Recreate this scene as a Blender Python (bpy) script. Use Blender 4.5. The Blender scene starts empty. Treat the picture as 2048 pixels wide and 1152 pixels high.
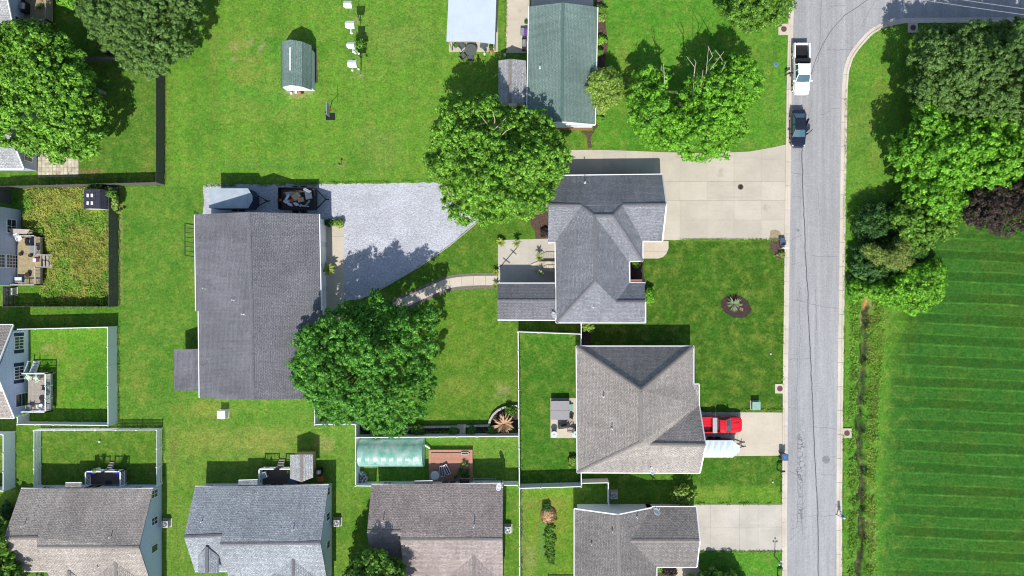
import bpy, bmesh, math, random
import numpy as np
from mathutils import Vector, Matrix, Euler
from mathutils.geometry import tessellate_polygon

random.seed(7); RNG = np.random.default_rng(11)
R = math.radians
scene = bpy.context.scene
COL = scene.collection

# ---------------------------------------------------------------- camera
H = 80.0                       # flying height of the drone, metres
S = 16.0                       # photograph pixels per metre on the ground
NX, NY = 1095.0, 590.0         # where the plumb line meets the picture
CX, CY = (NX - 1024) / S, (576 - NY) / S
cam_d = bpy.data.cameras.new('camera'); cam = bpy.data.objects.new('camera', cam_d); COL.objects.link(cam)
cam.location = (CX, CY, H); cam.rotation_euler = (0, 0, 0)
cam_d.sensor_width = 36; cam_d.lens = 36 * H * S / 2048
cam_d.shift_x = -(NX - 1024) / 2048; cam_d.shift_y = (NY - 576) / 2048
cam_d.clip_start = 1; cam_d.clip_end = 3000
scene.camera = cam

# ---------------------------------------------------------------- world, sun, exposure
SUN_EL = math.atan(1 / 0.9)
world = bpy.data.worlds.new('World'); scene.world = world; world.use_nodes = True
wn = world.node_tree.nodes; bg = wn['Background']
sky = wn.new('ShaderNodeTexSky'); sky.sky_type = 'NISHITA'; sky.sun_disc = False
sky.sun_elevation = SUN_EL; sky.sun_rotation = R(182)
world.node_tree.links.new(sky.outputs[0], bg.inputs[0]); bg.inputs[1].default_value = 0.125
sl = bpy.data.lights.new('sun', 'SUN'); sl.energy = 4.5; sl.angle = R(0.5); sl.color = (1.0, 0.965, 0.90)
sun = bpy.data.objects.new('sun', sl); COL.objects.link(sun); sun.location = (0, -60, 100)
sun.rotation_euler = Vector((0.03, 0.9, -1)).to_track_quat('-Z', 'Y').to_euler()
scene.cycles.filter_width = 1.1
vs = scene.view_settings
vs.view_transform = 'Standard'; vs.look = 'None'; vs.gamma = 1; vs.use_curve_mapping = False; vs.exposure = 0.25

# ---------------------------------------------------------------- pixel -> place
def W(px, py, z=0.0):
    k = (H - z) / (H * S)
    return Vector((CX + (px - NX) * k, CY - (py - NY) * k, z))
def G(px, py):                 # photograph pixel of a point on the ground
    return ((px - 1024) / S, (576 - py) / S)

# ---------------------------------------------------------------- object helpers
def link(o): COL.objects.link(o); return o
def tag(o, label=None, cat=None, group=None, kind=None):
    if label: o['label'] = label
    if cat: o['category'] = cat
    if group: o['group'] = group
    if kind: o['kind'] = kind
    return o
def thing(name, label, cat, loc=(0, 0, 0), rz=0, group=None):
    o = link(bpy.data.objects.new(name, None)); o.location = loc; o.rotation_euler = (0, 0, rz)
    o.empty_display_size = 0.3
    return tag(o, label, cat, group)
def wpos(o):
    v = Vector(o.location); p = o.parent
    while p: v = v + Vector(p.location); p = p.parent
    return v
def copy_tree(o, parent=None):
    c = o.copy(); link(c); c.parent = parent
    for ch in list(o.children): copy_tree(ch, c)
    return c

class MB:
    def __init__(s): s.v = []; s.f = []; s.uv = None; s.m = []
    def add(s, vs_, fs, mi=0):
        b = len(s.v); s.v += [tuple(v) for v in vs_]; s.f += [tuple(i + b for i in f) for f in fs]; s.m += [mi] * len(fs); return s
    def box(s, x0, y0, z0, x1, y1, z1, mi=0):
        return s.add([(x0,y0,z0),(x1,y0,z0),(x1,y1,z0),(x0,y1,z0),(x0,y0,z1),(x1,y0,z1),(x1,y1,z1),(x0,y1,z1)],
                     [(3,2,1,0),(4,5,6,7),(0,1,5,4),(1,2,6,5),(2,3,7,6),(3,0,4,7)], mi)
    def cbox(s, c, d, rz=0, mi=0, rot=None):
        m = rot if rot is not None else Matrix.Rotation(rz, 3, 'Z')
        vv = []
        for z in (-1, 1):
            for x, y in ((-1,-1),(1,-1),(1,1),(-1,1)):
                vv.append(Vector(c) + m @ Vector((x*d[0]/2, y*d[1]/2, z*d[2]/2)))
        return s.add(vv, [(3,2,1,0),(4,5,6,7),(0,1,5,4),(1,2,6,5),(2,3,7,6),(3,0,4,7)], mi)
    def beam(s, a, b, w, h=None, mi=0):
        a = Vector(a); b = Vector(b); d = b - a; L = d.length
        if L < 1e-6: return s
        x = d / L; up = Vector((0,0,1)) if abs(x.z) < .95 else Vector((0,1,0))
        y = up.cross(x).normalized(); z = x.cross(y); h = h or w
        m = Matrix((x, y, z)).transposed()
        return s.cbox((a + b) / 2, (L, w, h), mi=mi, rot=m)
    def tube(s, pts, rad, n=8, mi=0, cap=True):
        pts = [Vector(p) for p in pts]; rr = rad if isinstance(rad, (list, tuple)) else [rad] * len(pts)
        rings = []; vv = []; ff = []
        for i, p in enumerate(pts):
            d = (pts[min(i+1, len(pts)-1)] - pts[max(i-1, 0)]).normalized()
            up = Vector((0,0,1)) if abs(d.z) < .9 else Vector((1,0,0))
            a = up.cross(d).normalized(); b = d.cross(a)
            rings.append(len(vv))
            for k in range(n):
                t = 2*math.pi*k/n; vv.append(p + (a*math.cos(t) + b*math.sin(t)) * rr[i])
        for i in range(len(pts)-1):
            for k in range(n):
                k2 = (k+1) % n; ff.append((rings[i]+k, rings[i]+k2, rings[i+1]+k2, rings[i+1]+k))
        if cap: ff += [tuple(range(n-1, -1, -1)), tuple(rings[-1]+k for k in range(n))]
        return s.add(vv, ff, mi)
    def cyl(s, c, r, z0, z1, n=16, mi=0, r2=None):
        return s.tube([(c[0], c[1], z0), (c[0], c[1], z1)], [r, r if r2 is None else r2], n, mi)
    def prism(s, poly, z0, z1, mi=0):
        n = len(poly)
        A = sum(poly[i][0]*poly[(i+1)%n][1] - poly[(i+1)%n][0]*poly[i][1] for i in range(n))
        if A < 0: poly = poly[::-1]
        z0s = z0 if isinstance(z0, list) else [z0]*n; z1s = z1 if isinstance(z1, list) else [z1]*n
        vv = [(p[0], p[1], z0s[i]) for i, p in enumerate(poly)] + [(p[0], p[1], z1s[i]) for i, p in enumerate(poly)]
        tri = tessellate_polygon([[Vector((p[0], p[1], 0)) for p in poly]])
        ff = []
        for t in tri:
            a, b, c = t
            ar = (poly[b][0]-poly[a][0])*(poly[c][1]-poly[a][1]) - (poly[c][0]-poly[a][0])*(poly[b][1]-poly[a][1])
            if ar < 0: a, b, c = a, c, b
            ff.append((a+n, b+n, c+n)); ff.append((c, b, a))
        ff += [(i, (i+1)%n, (i+1)%n+n, i+n) for i in range(n)]
        return s.add(vv, ff, mi)
    def slab3(s, pts, t, mi=0):          # 3-D polygon with thickness downwards
        n = len(pts); pts = [Vector(p) for p in pts]
        A = sum(pts[i].x*pts[(i+1)%n].y - pts[(i+1)%n].x*pts[i].y for i in range(n))
        if A < 0: pts = pts[::-1]
        tri = tessellate_polygon([[Vector((p.x, p.y, 0)) for p in pts]])
        ff = []
        for a, b, c in tri:
            ar = (pts[b].x-pts[a].x)*(pts[c].y-pts[a].y) - (pts[c].x-pts[a].x)*(pts[b].y-pts[a].y)
            if ar < 0: a, b, c = a, c, b
            ff.append((a, b, c)); ff.append((c+n, b+n, a+n))
        ff += [(i+n, (i+1)%n+n, (i+1)%n, i) for i in range(n)]
        return s.add(list(pts) + [p - Vector((0,0,t)) for p in pts], ff, mi)
    def build(s, name, mat, parent=None, smooth=False, local=False, uvroof=False, kind=None, label=None):
        off = Vector((0,0,0)) if (parent is None or local) else wpos(parent)
        me = bpy.data.meshes.new(name)
        vv = s.v if off.length == 0 else [(v[0]-off.x, v[1]-off.y, v[2]-off.z) for v in s.v]
        me.from_pydata(vv, [], s.f)
        for mt in (mat if isinstance(mat, (list, tuple)) else [mat]): me.materials.append(mt)
        if any(s.m): me.polygons.foreach_set('material_index', s.m)
        if uvroof:
            uvl = me.uv_layers.new(name='UVMap')
            for p in me.polygons:
                n = p.normal; u = Vector((0,0,1)).cross(n)
                u = u.normalized() if u.length > 1e-4 else Vector((1,0,0)); w = n.cross(u)
                for li in p.loop_indices:
                    c = me.vertices[me.loops[li].vertex_index].co + off
                    uvl.data[li].uv = (c.dot(u), c.dot(w))
        if smooth: me.polygons.foreach_set('use_smooth', [True]*len(me.polygons))
        me.update()
        o = link(bpy.data.objects.new(name, me)); o.parent = parent
        if kind: o['kind'] = kind
        if label: o['label'] = label
        return o
def share(src, parent, loc, rz=0, name=None):
    o = src.copy(); link(o); o.parent = parent; o.location = loc; o.rotation_euler = (0, 0, rz)
    if name: o.name = name
    return o

# ---------------------------------------------------------------- materials
def hexc(h, k=1.0):
    h = h.lstrip('#'); out = []
    for i in (0, 2, 4):
        c = int(h[i:i+2], 16)/255; out.append((c/12.92 if c <= .04045 else ((c+.055)/1.055)**2.4)*k)
    return tuple(out)
class NT:
    def __init__(s, name):
        s.m = bpy.data.materials.new(name); s.m.use_nodes = True; s.t = s.m.node_tree; s.n = s.t.nodes
        s.b = s.n['Principled BSDF']
    def node(s, t, **kw):
        n = s.n.new(t)
        for k, v in kw.items():
            if k in n.inputs: n.inputs[k].default_value = v
            else: setattr(n, k, v)
        return n
    def l(s, a, b): s.t.links.new(a, b)
    def pos(s, scale=(1,1,1), rot=(0,0,0), src='Position'):
        if src == 'Position': g = s.node('ShaderNodeNewGeometry').outputs['Position']
        elif src == 'UV': g = s.node('ShaderNodeTexCoord').outputs['UV']
        else: g = s.node('ShaderNodeTexCoord').outputs['Object']
        mp = s.node('ShaderNodeMapping'); mp.inputs['Scale'].default_value = scale; mp.inputs['Rotation'].default_value = rot
        s.l(g, mp.inputs[0]); return mp.outputs[0]
    def noise(s, vec, scale, detail=4, rough=.55):
        n = s.node('ShaderNodeTexNoise'); n.inputs['Scale'].default_value = scale
        n.inputs['Detail'].default_value = detail; n.inputs['Roughness'].default_value = rough
        s.l(vec, n.inputs['Vector']); return n.outputs['Fac']
    def rng(s, v, a, b, c, d):
        n = s.node('ShaderNodeMapRange'); s.l(v, n.inputs[0])
        for i, x in enumerate((a, b, c, d)): n.inputs[i+1].default_value = x
        return n.outputs[0]
    def mix(s, f, a, b, mode='MIX'):
        n = s.node('ShaderNodeMix', data_type='RGBA', blend_type=mode)
        for sock, v in ((n.inputs[0], f), (n.inputs[6], a), (n.inputs[7], b)):
            if hasattr(v, 'links'): s.l(v, sock)
            elif isinstance(v, (int, float)): sock.default_value = v
            else: sock.default_value = (*v[:3], 1)
        return n.outputs[2]
    def math(s, op, a, b=0.0):
        n = s.node('ShaderNodeMath', operation=op)
        for i, v in enumerate((a, b)):
            if hasattr(v, 'links'): s.l(v, n.inputs[i])
            else: n.inputs[i].default_value = v
        return n.outputs[0]
    def gray(s, v):
        n = s.node('ShaderNodeCombineColor'); 
        for i in range(3): s.l(v, n.inputs[i])
        return n.outputs[0]
    def bump(s, v, strength=.3, dist=.02):
        n = s.node('ShaderNodeBump'); n.inputs['Strength'].default_value = strength; n.inputs['Distance'].default_value = dist
        s.l(v, n.inputs['Height']); s.l(n.outputs[0], s.b.inputs['Normal'])
    def fin(s, col, rough=.8, metal=0, spec=.3):
        if hasattr(col, 'links'): s.l(col, s.b.inputs['Base Color'])
        else: s.b.inputs['Base Color'].default_value = (*col[:3], 1)
        s.b.inputs['Roughness'].default_value = rough; s.b.inputs['Metallic'].default_value = metal
        s.b.inputs['Specular IOR Level'].default_value = spec
        return s.m
MC = {}
def plain(name, col, rough=.6, metal=0, var=.12, scale=3.0, spec=.3, coat=0):
    if name in MC: return MC[name]
    t = NT(name); p = t.pos(); n = t.noise(p, scale, 5)
    c = t.mix(1.0, col, t.gray(t.rng(n, .25, .75, 1-var, 1+var)), 'MULTIPLY')
    t.fin(c, rough, metal, spec)
    if coat: t.b.inputs['Coat Weight'].default_value = coat; t.b.inputs['Coat Roughness'].default_value = .05
    MC[name] = t.m; return t.m
def shingle(name, col, col2, var=.5):
    t = NT(name); uv = t.pos(src='UV')
    br = t.node('ShaderNodeTexBrick'); t.l(uv, br.inputs['Vector'])
    br.inputs['Scale'].default_value = 1; br.inputs['Brick Width'].default_value = .33; br.inputs['Row Height'].default_value = .19
    br.inputs['Mortar Size'].default_value = .016; br.inputs['Mortar Smooth'].default_value = .3; br.inputs['Bias'].default_value = 0
    br.inputs['Color1'].default_value = (*col, 1); br.inputs['Color2'].default_value = (*col2, 1)
    br.inputs['Mortar'].default_value = (*[c*.38 for c in col], 1)
    sp = t.noise(t.pos(src='UV', scale=(1, 1.6, 1)), 5.5, 3, .7)
    c = t.mix(1.0, br.outputs[0], t.gray(t.rng(sp, .3, .7, 1-var, 1+var)), 'MULTIPLY')
    big = t.noise(t.pos(), .22, 3)
    c = t.mix(1.0, c, t.gray(t.rng(big, .3, .7, .84, 1.14)), 'MULTIPLY')
    st = t.noise(t.pos(src='UV', scale=(1.2, .12, 1)), 1.5, 3)
    c = t.mix(1.0, c, t.gray(t.rng(st, .3, .7, .88, 1.09)), 'MULTIPLY')
    t.bump(t.math('SUBTRACT', sp, t.math('MULTIPLY', br.outputs['Fac'], 1.0)), .55, .03)
    return t.fin(c, .9, spec=.2)
def concrete(name, col, var=.09, stain=.1):
    t = NT(name); p = t.pos()
    a = t.noise(p, .35, 5, .6); b = t.noise(p, 9, 4, .7); s = t.noise(t.pos(scale=(.35, 1.2, 1)), 1.1, 5, .65)
    c = t.mix(1.0, col, t.gray(t.rng(a, .3, .7, 1-stain, 1+stain*.6)), 'MULTIPLY')
    c = t.mix(1.0, c, t.gray(t.rng(b, .3, .7, 1-var, 1+var)), 'MULTIPLY')
    c = t.mix(t.rng(s, .55, .8, 0, .35), c, tuple(x*.72 for x in col))
    o1 = t.noise(p, .45, 3, .5); c = t.mix(t.rng(o1, .66, .74, 0, .35), c, tuple(x*.55 for x in col))
    o2 = t.noise(t.pos(scale=(.10, 1.4, 1)), .9, 3); c = t.mix(t.rng(o2, .60, .70, 0, .22), c, tuple(x*.6 for x in col))
    oi = t.node('ShaderNodeObjectInfo'); c = t.mix(1.0, c, t.gray(t.rng(oi.outputs['Random'], 0, 1, .94, 1.05)), 'MULTIPLY')
    t.bump(b, .2, .01)
    return t.fin(c, .85, spec=.25)

M = {}
M['conc'] = concrete('pale_concrete', (.48, .435, .355))
M['conc2'] = concrete('warm_concrete', (.52, .46, .365))
M['conc3'] = concrete('grey_concrete', (.47, .435, .375), stain=.16)
M['curb'] = concrete('curb_concrete', (.56, .50, .42), stain=.14)
M['joint'] = plain('joint_dirt', (.26, .23, .18), .95)
M['white'] = plain('white_vinyl', (.80, .81, .82), .45, var=.04)
M['gutter'] = plain('white_gutter_paint', (.78, .79, .80), .4, var=.05)
M['siding_b'] = None
def siding(name, col, step=.2):
    t = NT(name); g = t.node('ShaderNodeNewGeometry'); sx = t.node('ShaderNodeSeparateXYZ'); t.l(g.outputs['Position'], sx.inputs[0])
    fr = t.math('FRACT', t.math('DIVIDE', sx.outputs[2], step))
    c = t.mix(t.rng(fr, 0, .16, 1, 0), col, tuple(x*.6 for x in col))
    n = t.noise(t.pos(), 6, 4); c = t.mix(1.0, c, t.gray(t.rng(n, .3, .7, .92, 1.06)), 'MULTIPLY')
    t.bump(fr, .5, .02); return t.fin(c, .55)
M['siding_white'] = siding('white_lap_siding', (.72, .77, .82))
M['siding_sky_tint'] = siding('sky_tinted_lap_siding', (.60, .66, .86))  # blue skylight of the shaded walls is put into this siding colour
M['siding_grey'] = siding('blue_grey_lap_siding', (.47, .52, .64))
M['siding_tan'] = siding('tan_lap_siding', (.45, .40, .33))
M['brick'] = plain('red_brick_wall', (.30, .13, .09), .9, var=.35, scale=12)
M['glass'] = NT('window_glass').fin((.03, .045, .06), .06, spec=.8)
M['glass_c'] = NT('car_glass').fin((.05, .11, .14), .04, spec=1.0)
M['sh_grey'] = shingle('grey_shingles', (.255, .265, .29), (.185, .195, .22), .6)
M['sh_black'] = shingle('black_roof_panels', (.06, .06, .085), (.05, .05, .07), .3)
M['sh_dark'] = shingle('charcoal_shingles', (.198, .197, .215), (.155, .155, .172), .5)
M['sh_green'] = shingle('green_shingles', (.195, .275, .245), (.16, .23, .205), .38)
M['sh_tan'] = shingle('taupe_shingles', (.39, .355, .325), (.29, .265, .245), .5)
M['sh_tan2'] = shingle('weathered_brown_shingles', (.245, .23, .22), (.18, .168, .16), .5)
M['sh_brown'] = shingle('brown_grey_shingles', (.42, .375, .335), (.31, .275, .25), .55)
M['sh_slate'] = shingle('blue_grey_shingles', (.37, .40, .43), (.265, .285, .31), .55)
M['sh_mauve'] = shingle('mauve_brown_shingles', (.39, .335, .315), (.28, .235, .22), .55)
M['sh_lgrey'] = shingle('light_grey_shingles', (.42, .43, .43), (.32, .33, .34), .5)
M['ridge'] = plain('ridge_cap_shingle', (.15, .15, .165), .9, var=.4, scale=6)
M['ridge_green'] = plain('green_ridge_cap', (.085, .145, .13), .9, var=.3, scale=6)
M['ridge_tan'] = plain('taupe_ridge_cap', (.22, .20, .185), .9, var=.3, scale=6)
M['wood_grey'] = plain('weathered_fence_wood', (.115, .11, .095), .9, var=.45, scale=7)
M['wood_tan'] = plain('pressure_treated_boards', (.36, .29, .17), .8, var=.3, scale=5)
M['wood_red'] = plain('red_brown_composite_boards', (.42, .21, .145), .7, var=.14, scale=4)
M['wood_dark'] = plain('dark_stained_boards', (.09, .075, .065), .8, var=.3, scale=5)
M['wood_old'] = plain('grey_worn_boards', (.34, .30, .26), .8, var=.25, scale=4)
M['timber'] = plain('raw_timber', (.40, .30, .18), .8, var=.3, scale=6)
M['black'] = plain('black_plastic', (.018, .018, .02), .5)
M['rubber'] = plain('tyre_rubber', (.02, .02, .02), .9)
M['steel'] = plain('galvanised_steel', (.45, .47, .48), .4, .6)
M['dmetal'] = plain('dark_metal', (.035, .035, .04), .5, .3)
M['wire'] = plain('grey_wire_mesh', (.11,.125,.12), .6, .2, var=.3, scale=14)
M['navy_wall'] = plain('dark_navy_panel', (.022,.030,.075), .4)
M['rust'] = plain('rusty_iron', (.16, .09, .075), .9, var=.4, scale=14)
M['alu'] = plain('aluminium', (.6, .61, .62), .35, .7)
M['red_car'] = plain('red_car_paint', (.62, .008, .02), .3, var=.03, coat=.8)
M['white_car'] = plain('white_car_paint', (.85, .86, .88), .35, var=.03, coat=.6)
M['black_car'] = plain('dark_blue_car_paint', (.013, .016, .030), .2, var=.05, coat=1.0)
M['chrome'] = NT('chrome').fin((.7, .7, .72), .15, 1.0)
M['lamp_white'] = plain('headlight_lens', (.75, .8, .85), .1, var=.03)
M['lamp_red'] = plain('tail_light_lens', (.45, .01, .01), .15, var=.05)
M['shutter'] = plain('navy_shutters', (.018, .022, .09), .5)
M['tarp'] = plain('silver_grey_tarp', (.36, .42, .46), .5, var=.15, scale=1.2)
M['cover'] = plain('white_trailer_cover', (.56, .64, .65), .5, var=.06, scale=1)
M['cover_purple'] = plain('purple_trailer_skirt', (.16, .03, .16), .6)
M['ac'] = plain('beige_air_conditioner_case', (.55, .54, .50), .5)
M['util'] = plain('green_utility_cabinet', (.22, .37, .30), .5)
M['util2'] = plain('pale_grey_utility_cabinet', (.55, .60, .58), .5)
M['bin'] = plain('blue_grey_bin_plastic', (.075, .10, .15), .5)
M['tub'] = plain('grey_vinyl_spa_cover', (.28, .265, .275), .6, var=.06)
M['pot'] = plain('terracotta_pot', (.45, .14, .06), .8)
M['potw'] = plain('pale_plastic_pot', (.6, .6, .58), .6)
M['blue'] = plain('bright_blue_plastic', (.03, .16, .55), .5)
M['navy'] = plain('royal_blue_fabric', (.01, .015, .22), .8)
M['cream'] = plain('pale_green_cushion', (.50, .60, .48), .8)
M['yellow'] = plain('yellow_plastic', (.75, .65, .02), .5)
M['skin'] = plain('skin', (.50, .30, .21), .6, var=.05)
M['shirt'] = plain('bright_blue_shirt', (.02, .14, .62), .8, var=.2, scale=20)
M['trous'] = plain('pale_trousers', (.55, .60, .65), .8)
M['hair'] = plain('dark_hair', (.05, .035, .025), .8)
M['cap'] = plain('white_cap_cloth', (.8, .8, .8), .7)
M['stone'] = plain('pale_wall_block', (.42, .39, .36), .9, var=.35, scale=9)
M['paver'] = plain('cream_paver', (.50, .45, .34), .9, var=.5, scale=1.3)
M['hay'] = plain('dry_hay', (.48, .38, .20), .95, var=.4, scale=10)
M['log'] = plain('split_firewood', (.35, .24, .14), .9, var=.5, scale=8)
M['card'] = plain('cardboard', (.50, .36, .21), .8, var=.2)
M['paper'] = plain('crumpled_white_bag', (.65, .68, .75), .7, var=.1)
M['orange'] = plain('orange_red_plastic', (.60, .08, .02), .6)
M['purple'] = plain('purple_plastic', (.14, .06, .22), .6)
M['solar'] = plain('dark_vent_pipe', (.03, .03, .03), .6)

def metal_roof():
    t = NT('white_metal_sheet'); p = t.pos(); n = t.noise(p, .6, 4)
    c = t.mix(1.0, (.54, .61, .66), t.gray(t.rng(n, .3, .7, .95, 1.04)), 'MULTIPLY'); return t.fin(c, .4, .1, .4)
M['mroof'] = metal_roof()

def mulch(name, a, b):
    t = NT(name); p = t.pos(); n = t.noise(p, 6, 5, .75); n2 = t.noise(p, 1.1, 3)
    c = t.mix(t.rng(n, .35, .65, 0, 1), a, b)
    v = t.node('ShaderNodeTexVoronoi'); v.inputs['Scale'].default_value = 7; t.l(p, v.inputs['Vector'])
    c = t.mix(t.rng(v.outputs['Distance'], .05, .16, .6, 0), c, tuple(x*2.2 for x in b))
    t.bump(n, .8, .06); return t.fin(c, .95, spec=.1)
M['mulch'] = mulch('dark_bark_mulch', (.028, .02, .018), (.085, .06, .05))
M['mulch2'] = mulch('brown_leaf_mulch', (.05, .032, .025), (.15, .10, .075))
M['mud'] = mulch('ditch_mud', (.07, .055, .04), (.17, .14, .11))

def gravel():
    t = NT('pale_limestone_gravel'); p = t.pos()
    v = t.node('ShaderNodeTexVoronoi'); v.inputs['Scale'].default_value = 8; t.l(p, v.inputs['Vector'])
    n = t.noise(p, 5, 5, .8); big = t.noise(p, .3, 4)
    sep = t.node('ShaderNodeSeparateColor'); t.l(v.outputs['Color'], sep.inputs[0])
    c = t.mix(1.0, (.46, .47, .51), t.gray(t.rng(sep.outputs[0], 0, 1, .80, 1.16)), 'MULTIPLY')
    c = t.mix(1.0, c, t.gray(t.rng(n, .3, .7, .74, 1.2)), 'MULTIPLY')
    c = t.mix(1.0, c, t.gray(t.rng(big, .3, .7, .86, 1.1)), 'MULTIPLY')
    rut = t.noise(t.pos(scale=(.12, 1.1, 1)), .8, 4); c = t.mix(t.rng(rut, .55, .72, 0, .35), c, (.30, .285, .26))
    t.bump(t.math('ADD', n, v.outputs['Distance']), .7, .05); return t.fin(c, .95, spec=.15)
M['gravel'] = gravel()

def asphalt():
    t = NT('faded_asphalt'); p = t.pos()
    fine = t.noise(p, 5, 5, .8); mid = t.noise(p, 1.3, 4, .6); wheel = t.noise(t.pos(scale=(1.0, .02, 1)), .55, 3, .6)
    strk = t.noise(t.pos(scale=(2.2, .10, 1)), .8, 4, .65)
    c = t.mix(1.0, (.345, .345, .352), t.gray(t.rng(fine, .3, .7, .78, 1.18)), 'MULTIPLY')
    c = t.mix(1.0, c, t.gray(t.rng(mid, .3, .7, .95, 1.05)), 'MULTIPLY')
    c = t.mix(1.0, c, t.gray(t.rng(wheel, .35, .65, .90, 1.07)), 'MULTIPLY')
    c = t.mix(1.0, c, t.gray(t.rng(strk, .35, .7, 1.05, .84)), 'MULTIPLY')
    # alligator cracking along the wheel path
    v = t.node('ShaderNodeTexVoronoi', feature='DISTANCE_TO_EDGE'); v.inputs['Scale'].default_value = 1.7
    jm = t.node('ShaderNodeMapping'); g = t.node('ShaderNodeNewGeometry')
    nz = t.node('ShaderNodeTexNoise'); nz.inputs['Scale'].default_value = 1.5; t.l(g.outputs['Position'], nz.inputs['Vector'])
    ad = t.node('ShaderNodeVectorMath', operation='ADD'); t.l(g.outputs['Position'], ad.inputs[0]); t.l(nz.outputs['Color'], ad.inputs[1])
    t.l(ad.outputs[0], v.inputs['Vector'])
    line = t.rng(v.outputs['Distance'], .0, .09, 1, 0)
    sx = t.node('ShaderNodeSeparateXYZ'); t.l(g.outputs['Position'], sx.inputs[0])
    x = t.math('ADD', sx.outputs[0], t.math('MULTIPLY', t.math('SUBTRACT', mid, .5), 1.2))
    d = t.math('ABSOLUTE', t.math('SUBTRACT', x, (1600-1024)/16))
    band = t.rng(d, .25, .75, 1, 0)
    patch = t.rng(t.noise(t.pos(scale=(.6, .35, 1)), .35, 3), .45, .6, 0, 1)
    sy = t.rng(sx.outputs[1], 4, -2, 0, 1)
    f = t.math('MULTIPLY', t.math('MULTIPLY', line, band), t.math('MULTIPLY', patch, sy))
    c = t.mix(t.math('MULTIPLY', f, .95), c, (.09, .09, .095))
    t.bump(fine, .35, .015); return t.fin(c, .9, spec=.2)
M['asphalt'] = asphalt()
M['seal'] = plain('crack_sealant', (.10, .10, .11), .7, var=.4, scale=5)
M['crack'] = plain('crack_grey', (.15, .15, .16), .9, var=.3, scale=6)  # dark grey of the thin road cracks

def lawn_mat():
    t = NT('lawn_grass'); at = t.node('ShaderNodeAttribute', attribute_name='tint'); mw = t.node('ShaderNodeAttribute', attribute_name='mow'); p = t.pos()
    f0 = t.noise(p, 3.4, 5, .85); f1 = t.noise(p, 9, 4, .8); f2 = t.noise(p, 1.5, 4, .65); f3 = t.noise(p, .22, 5, .6); f4 = t.noise(p, .7, 6, .7)
    c = at.outputs['Color']; nf = t.math('SUBTRACT', 1, t.math('MULTIPLY', mw.outputs['Fac'], .8))
    c = t.mix(t.math('MULTIPLY', t.rng(f4, .46, .66, 0, .55), nf), c, (.20, .255, .045))          # yellower worn patches
    c = t.mix(t.math('MULTIPLY', t.rng(f3, .50, .66, 0, .45), nf), c, (.04, .155, .014))
    c = t.mix(t.math('MULTIPLY', t.rng(t.noise(p, 1.2, 4, .75), .60, .74, 0, .5), nf), c, (.25, .235, .085))
    # mowing bands of the big field
    g = t.node('ShaderNodeNewGeometry'); sx = t.node('ShaderNodeSeparateXYZ'); t.l(g.outputs['Position'], sx.inputs[0])
    wv = t.math('MULTIPLY', t.math('SUBTRACT', t.noise(t.pos(scale=(.25, 1, 1)), .5, 3), .5), .55)
    v = t.math('ADD', t.math('ADD', sx.outputs[1], t.math('MULTIPLY', sx.outputs[0], .047)), wv)
    ph = t.math('FRACT', t.math('DIVIDE', v, 2.68)); brk = t.noise(t.pos(scale=(.3, 1, 1)), .7, 4)
    band = t.rng(t.math('ABSOLUTE', t.math('SUBTRACT', ph, .5)), .14, .36, .84, 1.08)
    l1 = t.rng(t.math('ABSOLUTE', t.math('SUBTRACT', ph, .27)), .0, .07, 1, 0); l2 = t.rng(t.math('ABSOLUTE', t.math('SUBTRACT', ph, .76)), .0, .055, .7, 0)
    ln = t.math('MULTIPLY', t.math('ADD', l1, l2), t.rng(brk, .3, .62, .15, 1.0))
    k = t.math('SUBTRACT', t.math('ADD', band, t.math('MULTIPLY', ln, .85)), 1.0)
    c = t.mix(1.0, c, t.gray(t.math('ADD', 1.0, t.math('MULTIPLY', k, mw.outputs['Fac']))), 'MULTIPLY')
    c = t.mix(1.0, c, t.gray(t.rng(f0, .25, .75, .40, 1.62)), 'MULTIPLY')
    c = t.mix(1.0, c, t.gray(t.rng(f1, .28, .72, .62, 1.38)), 'MULTIPLY')
    c = t.mix(1.0, c, t.gray(t.rng(f2, .3, .7, .80, 1.2)), 'MULTIPLY')
    t.bump(t.math('ADD', f0, f2), .9, .08); return t.fin(c, .95, spec=.05)
M['lawn'] = lawn_mat()

def leaf_mat(name, cols, trans=.2):
    t = NT(name); g = t.node('ShaderNodeNewGeometry'); cr = t.node('ShaderNodeValToRGB')
    t.l(g.outputs['Random Per Island'], cr.inputs[0])
    e = cr.color_ramp.elements
    while len(e) < len(cols): e.new(.5)
    for i, c in enumerate(cols): e[i].position = i/(len(cols)-1); e[i].color = (*c, 1)
    n = t.noise(t.pos(), .5, 3)
    c = t.mix(1.0, cr.outputs[0], t.gray(t.rng(n, .3, .7, .75, 1.25)), 'MULTIPLY')
    t.fin(c, .55, spec=.25)
    tr = t.node('ShaderNodeBsdfTranslucent'); t.l(t.mix(1.0, c, (1.3, 1.4, .5), 'MULTIPLY'), tr.inputs['Color'])
    mx = t.node('ShaderNodeMixShader'); mx.inputs[0].default_value = trans
    out = t.n['Material Output']; t.l(t.b.outputs[0], mx.inputs[1]); t.l(tr.outputs[0], mx.inputs[2]); t.l(mx.outputs[0], out.inputs[0])
    return t.m
M['leaf'] = leaf_mat('maple_leaves', [(0.037, 0.122, 0.013), (0.102, 0.276, 0.023), (0.193, 0.419, 0.037), (0.323, 0.551, 0.076)])
M['leaf_deep'] = leaf_mat('deep_green_leaves', [(0.024, 0.101, 0.014), (0.057, 0.213, 0.023), (0.114, 0.337, 0.035), (0.209, 0.472, 0.070)])
M['leaf_mid'] = leaf_mat('mid_green_leaves', [(0.037, 0.110, 0.013), (0.079, 0.200, 0.020), (0.137, 0.290, 0.031), (0.231, 0.380, 0.054)])
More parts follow.
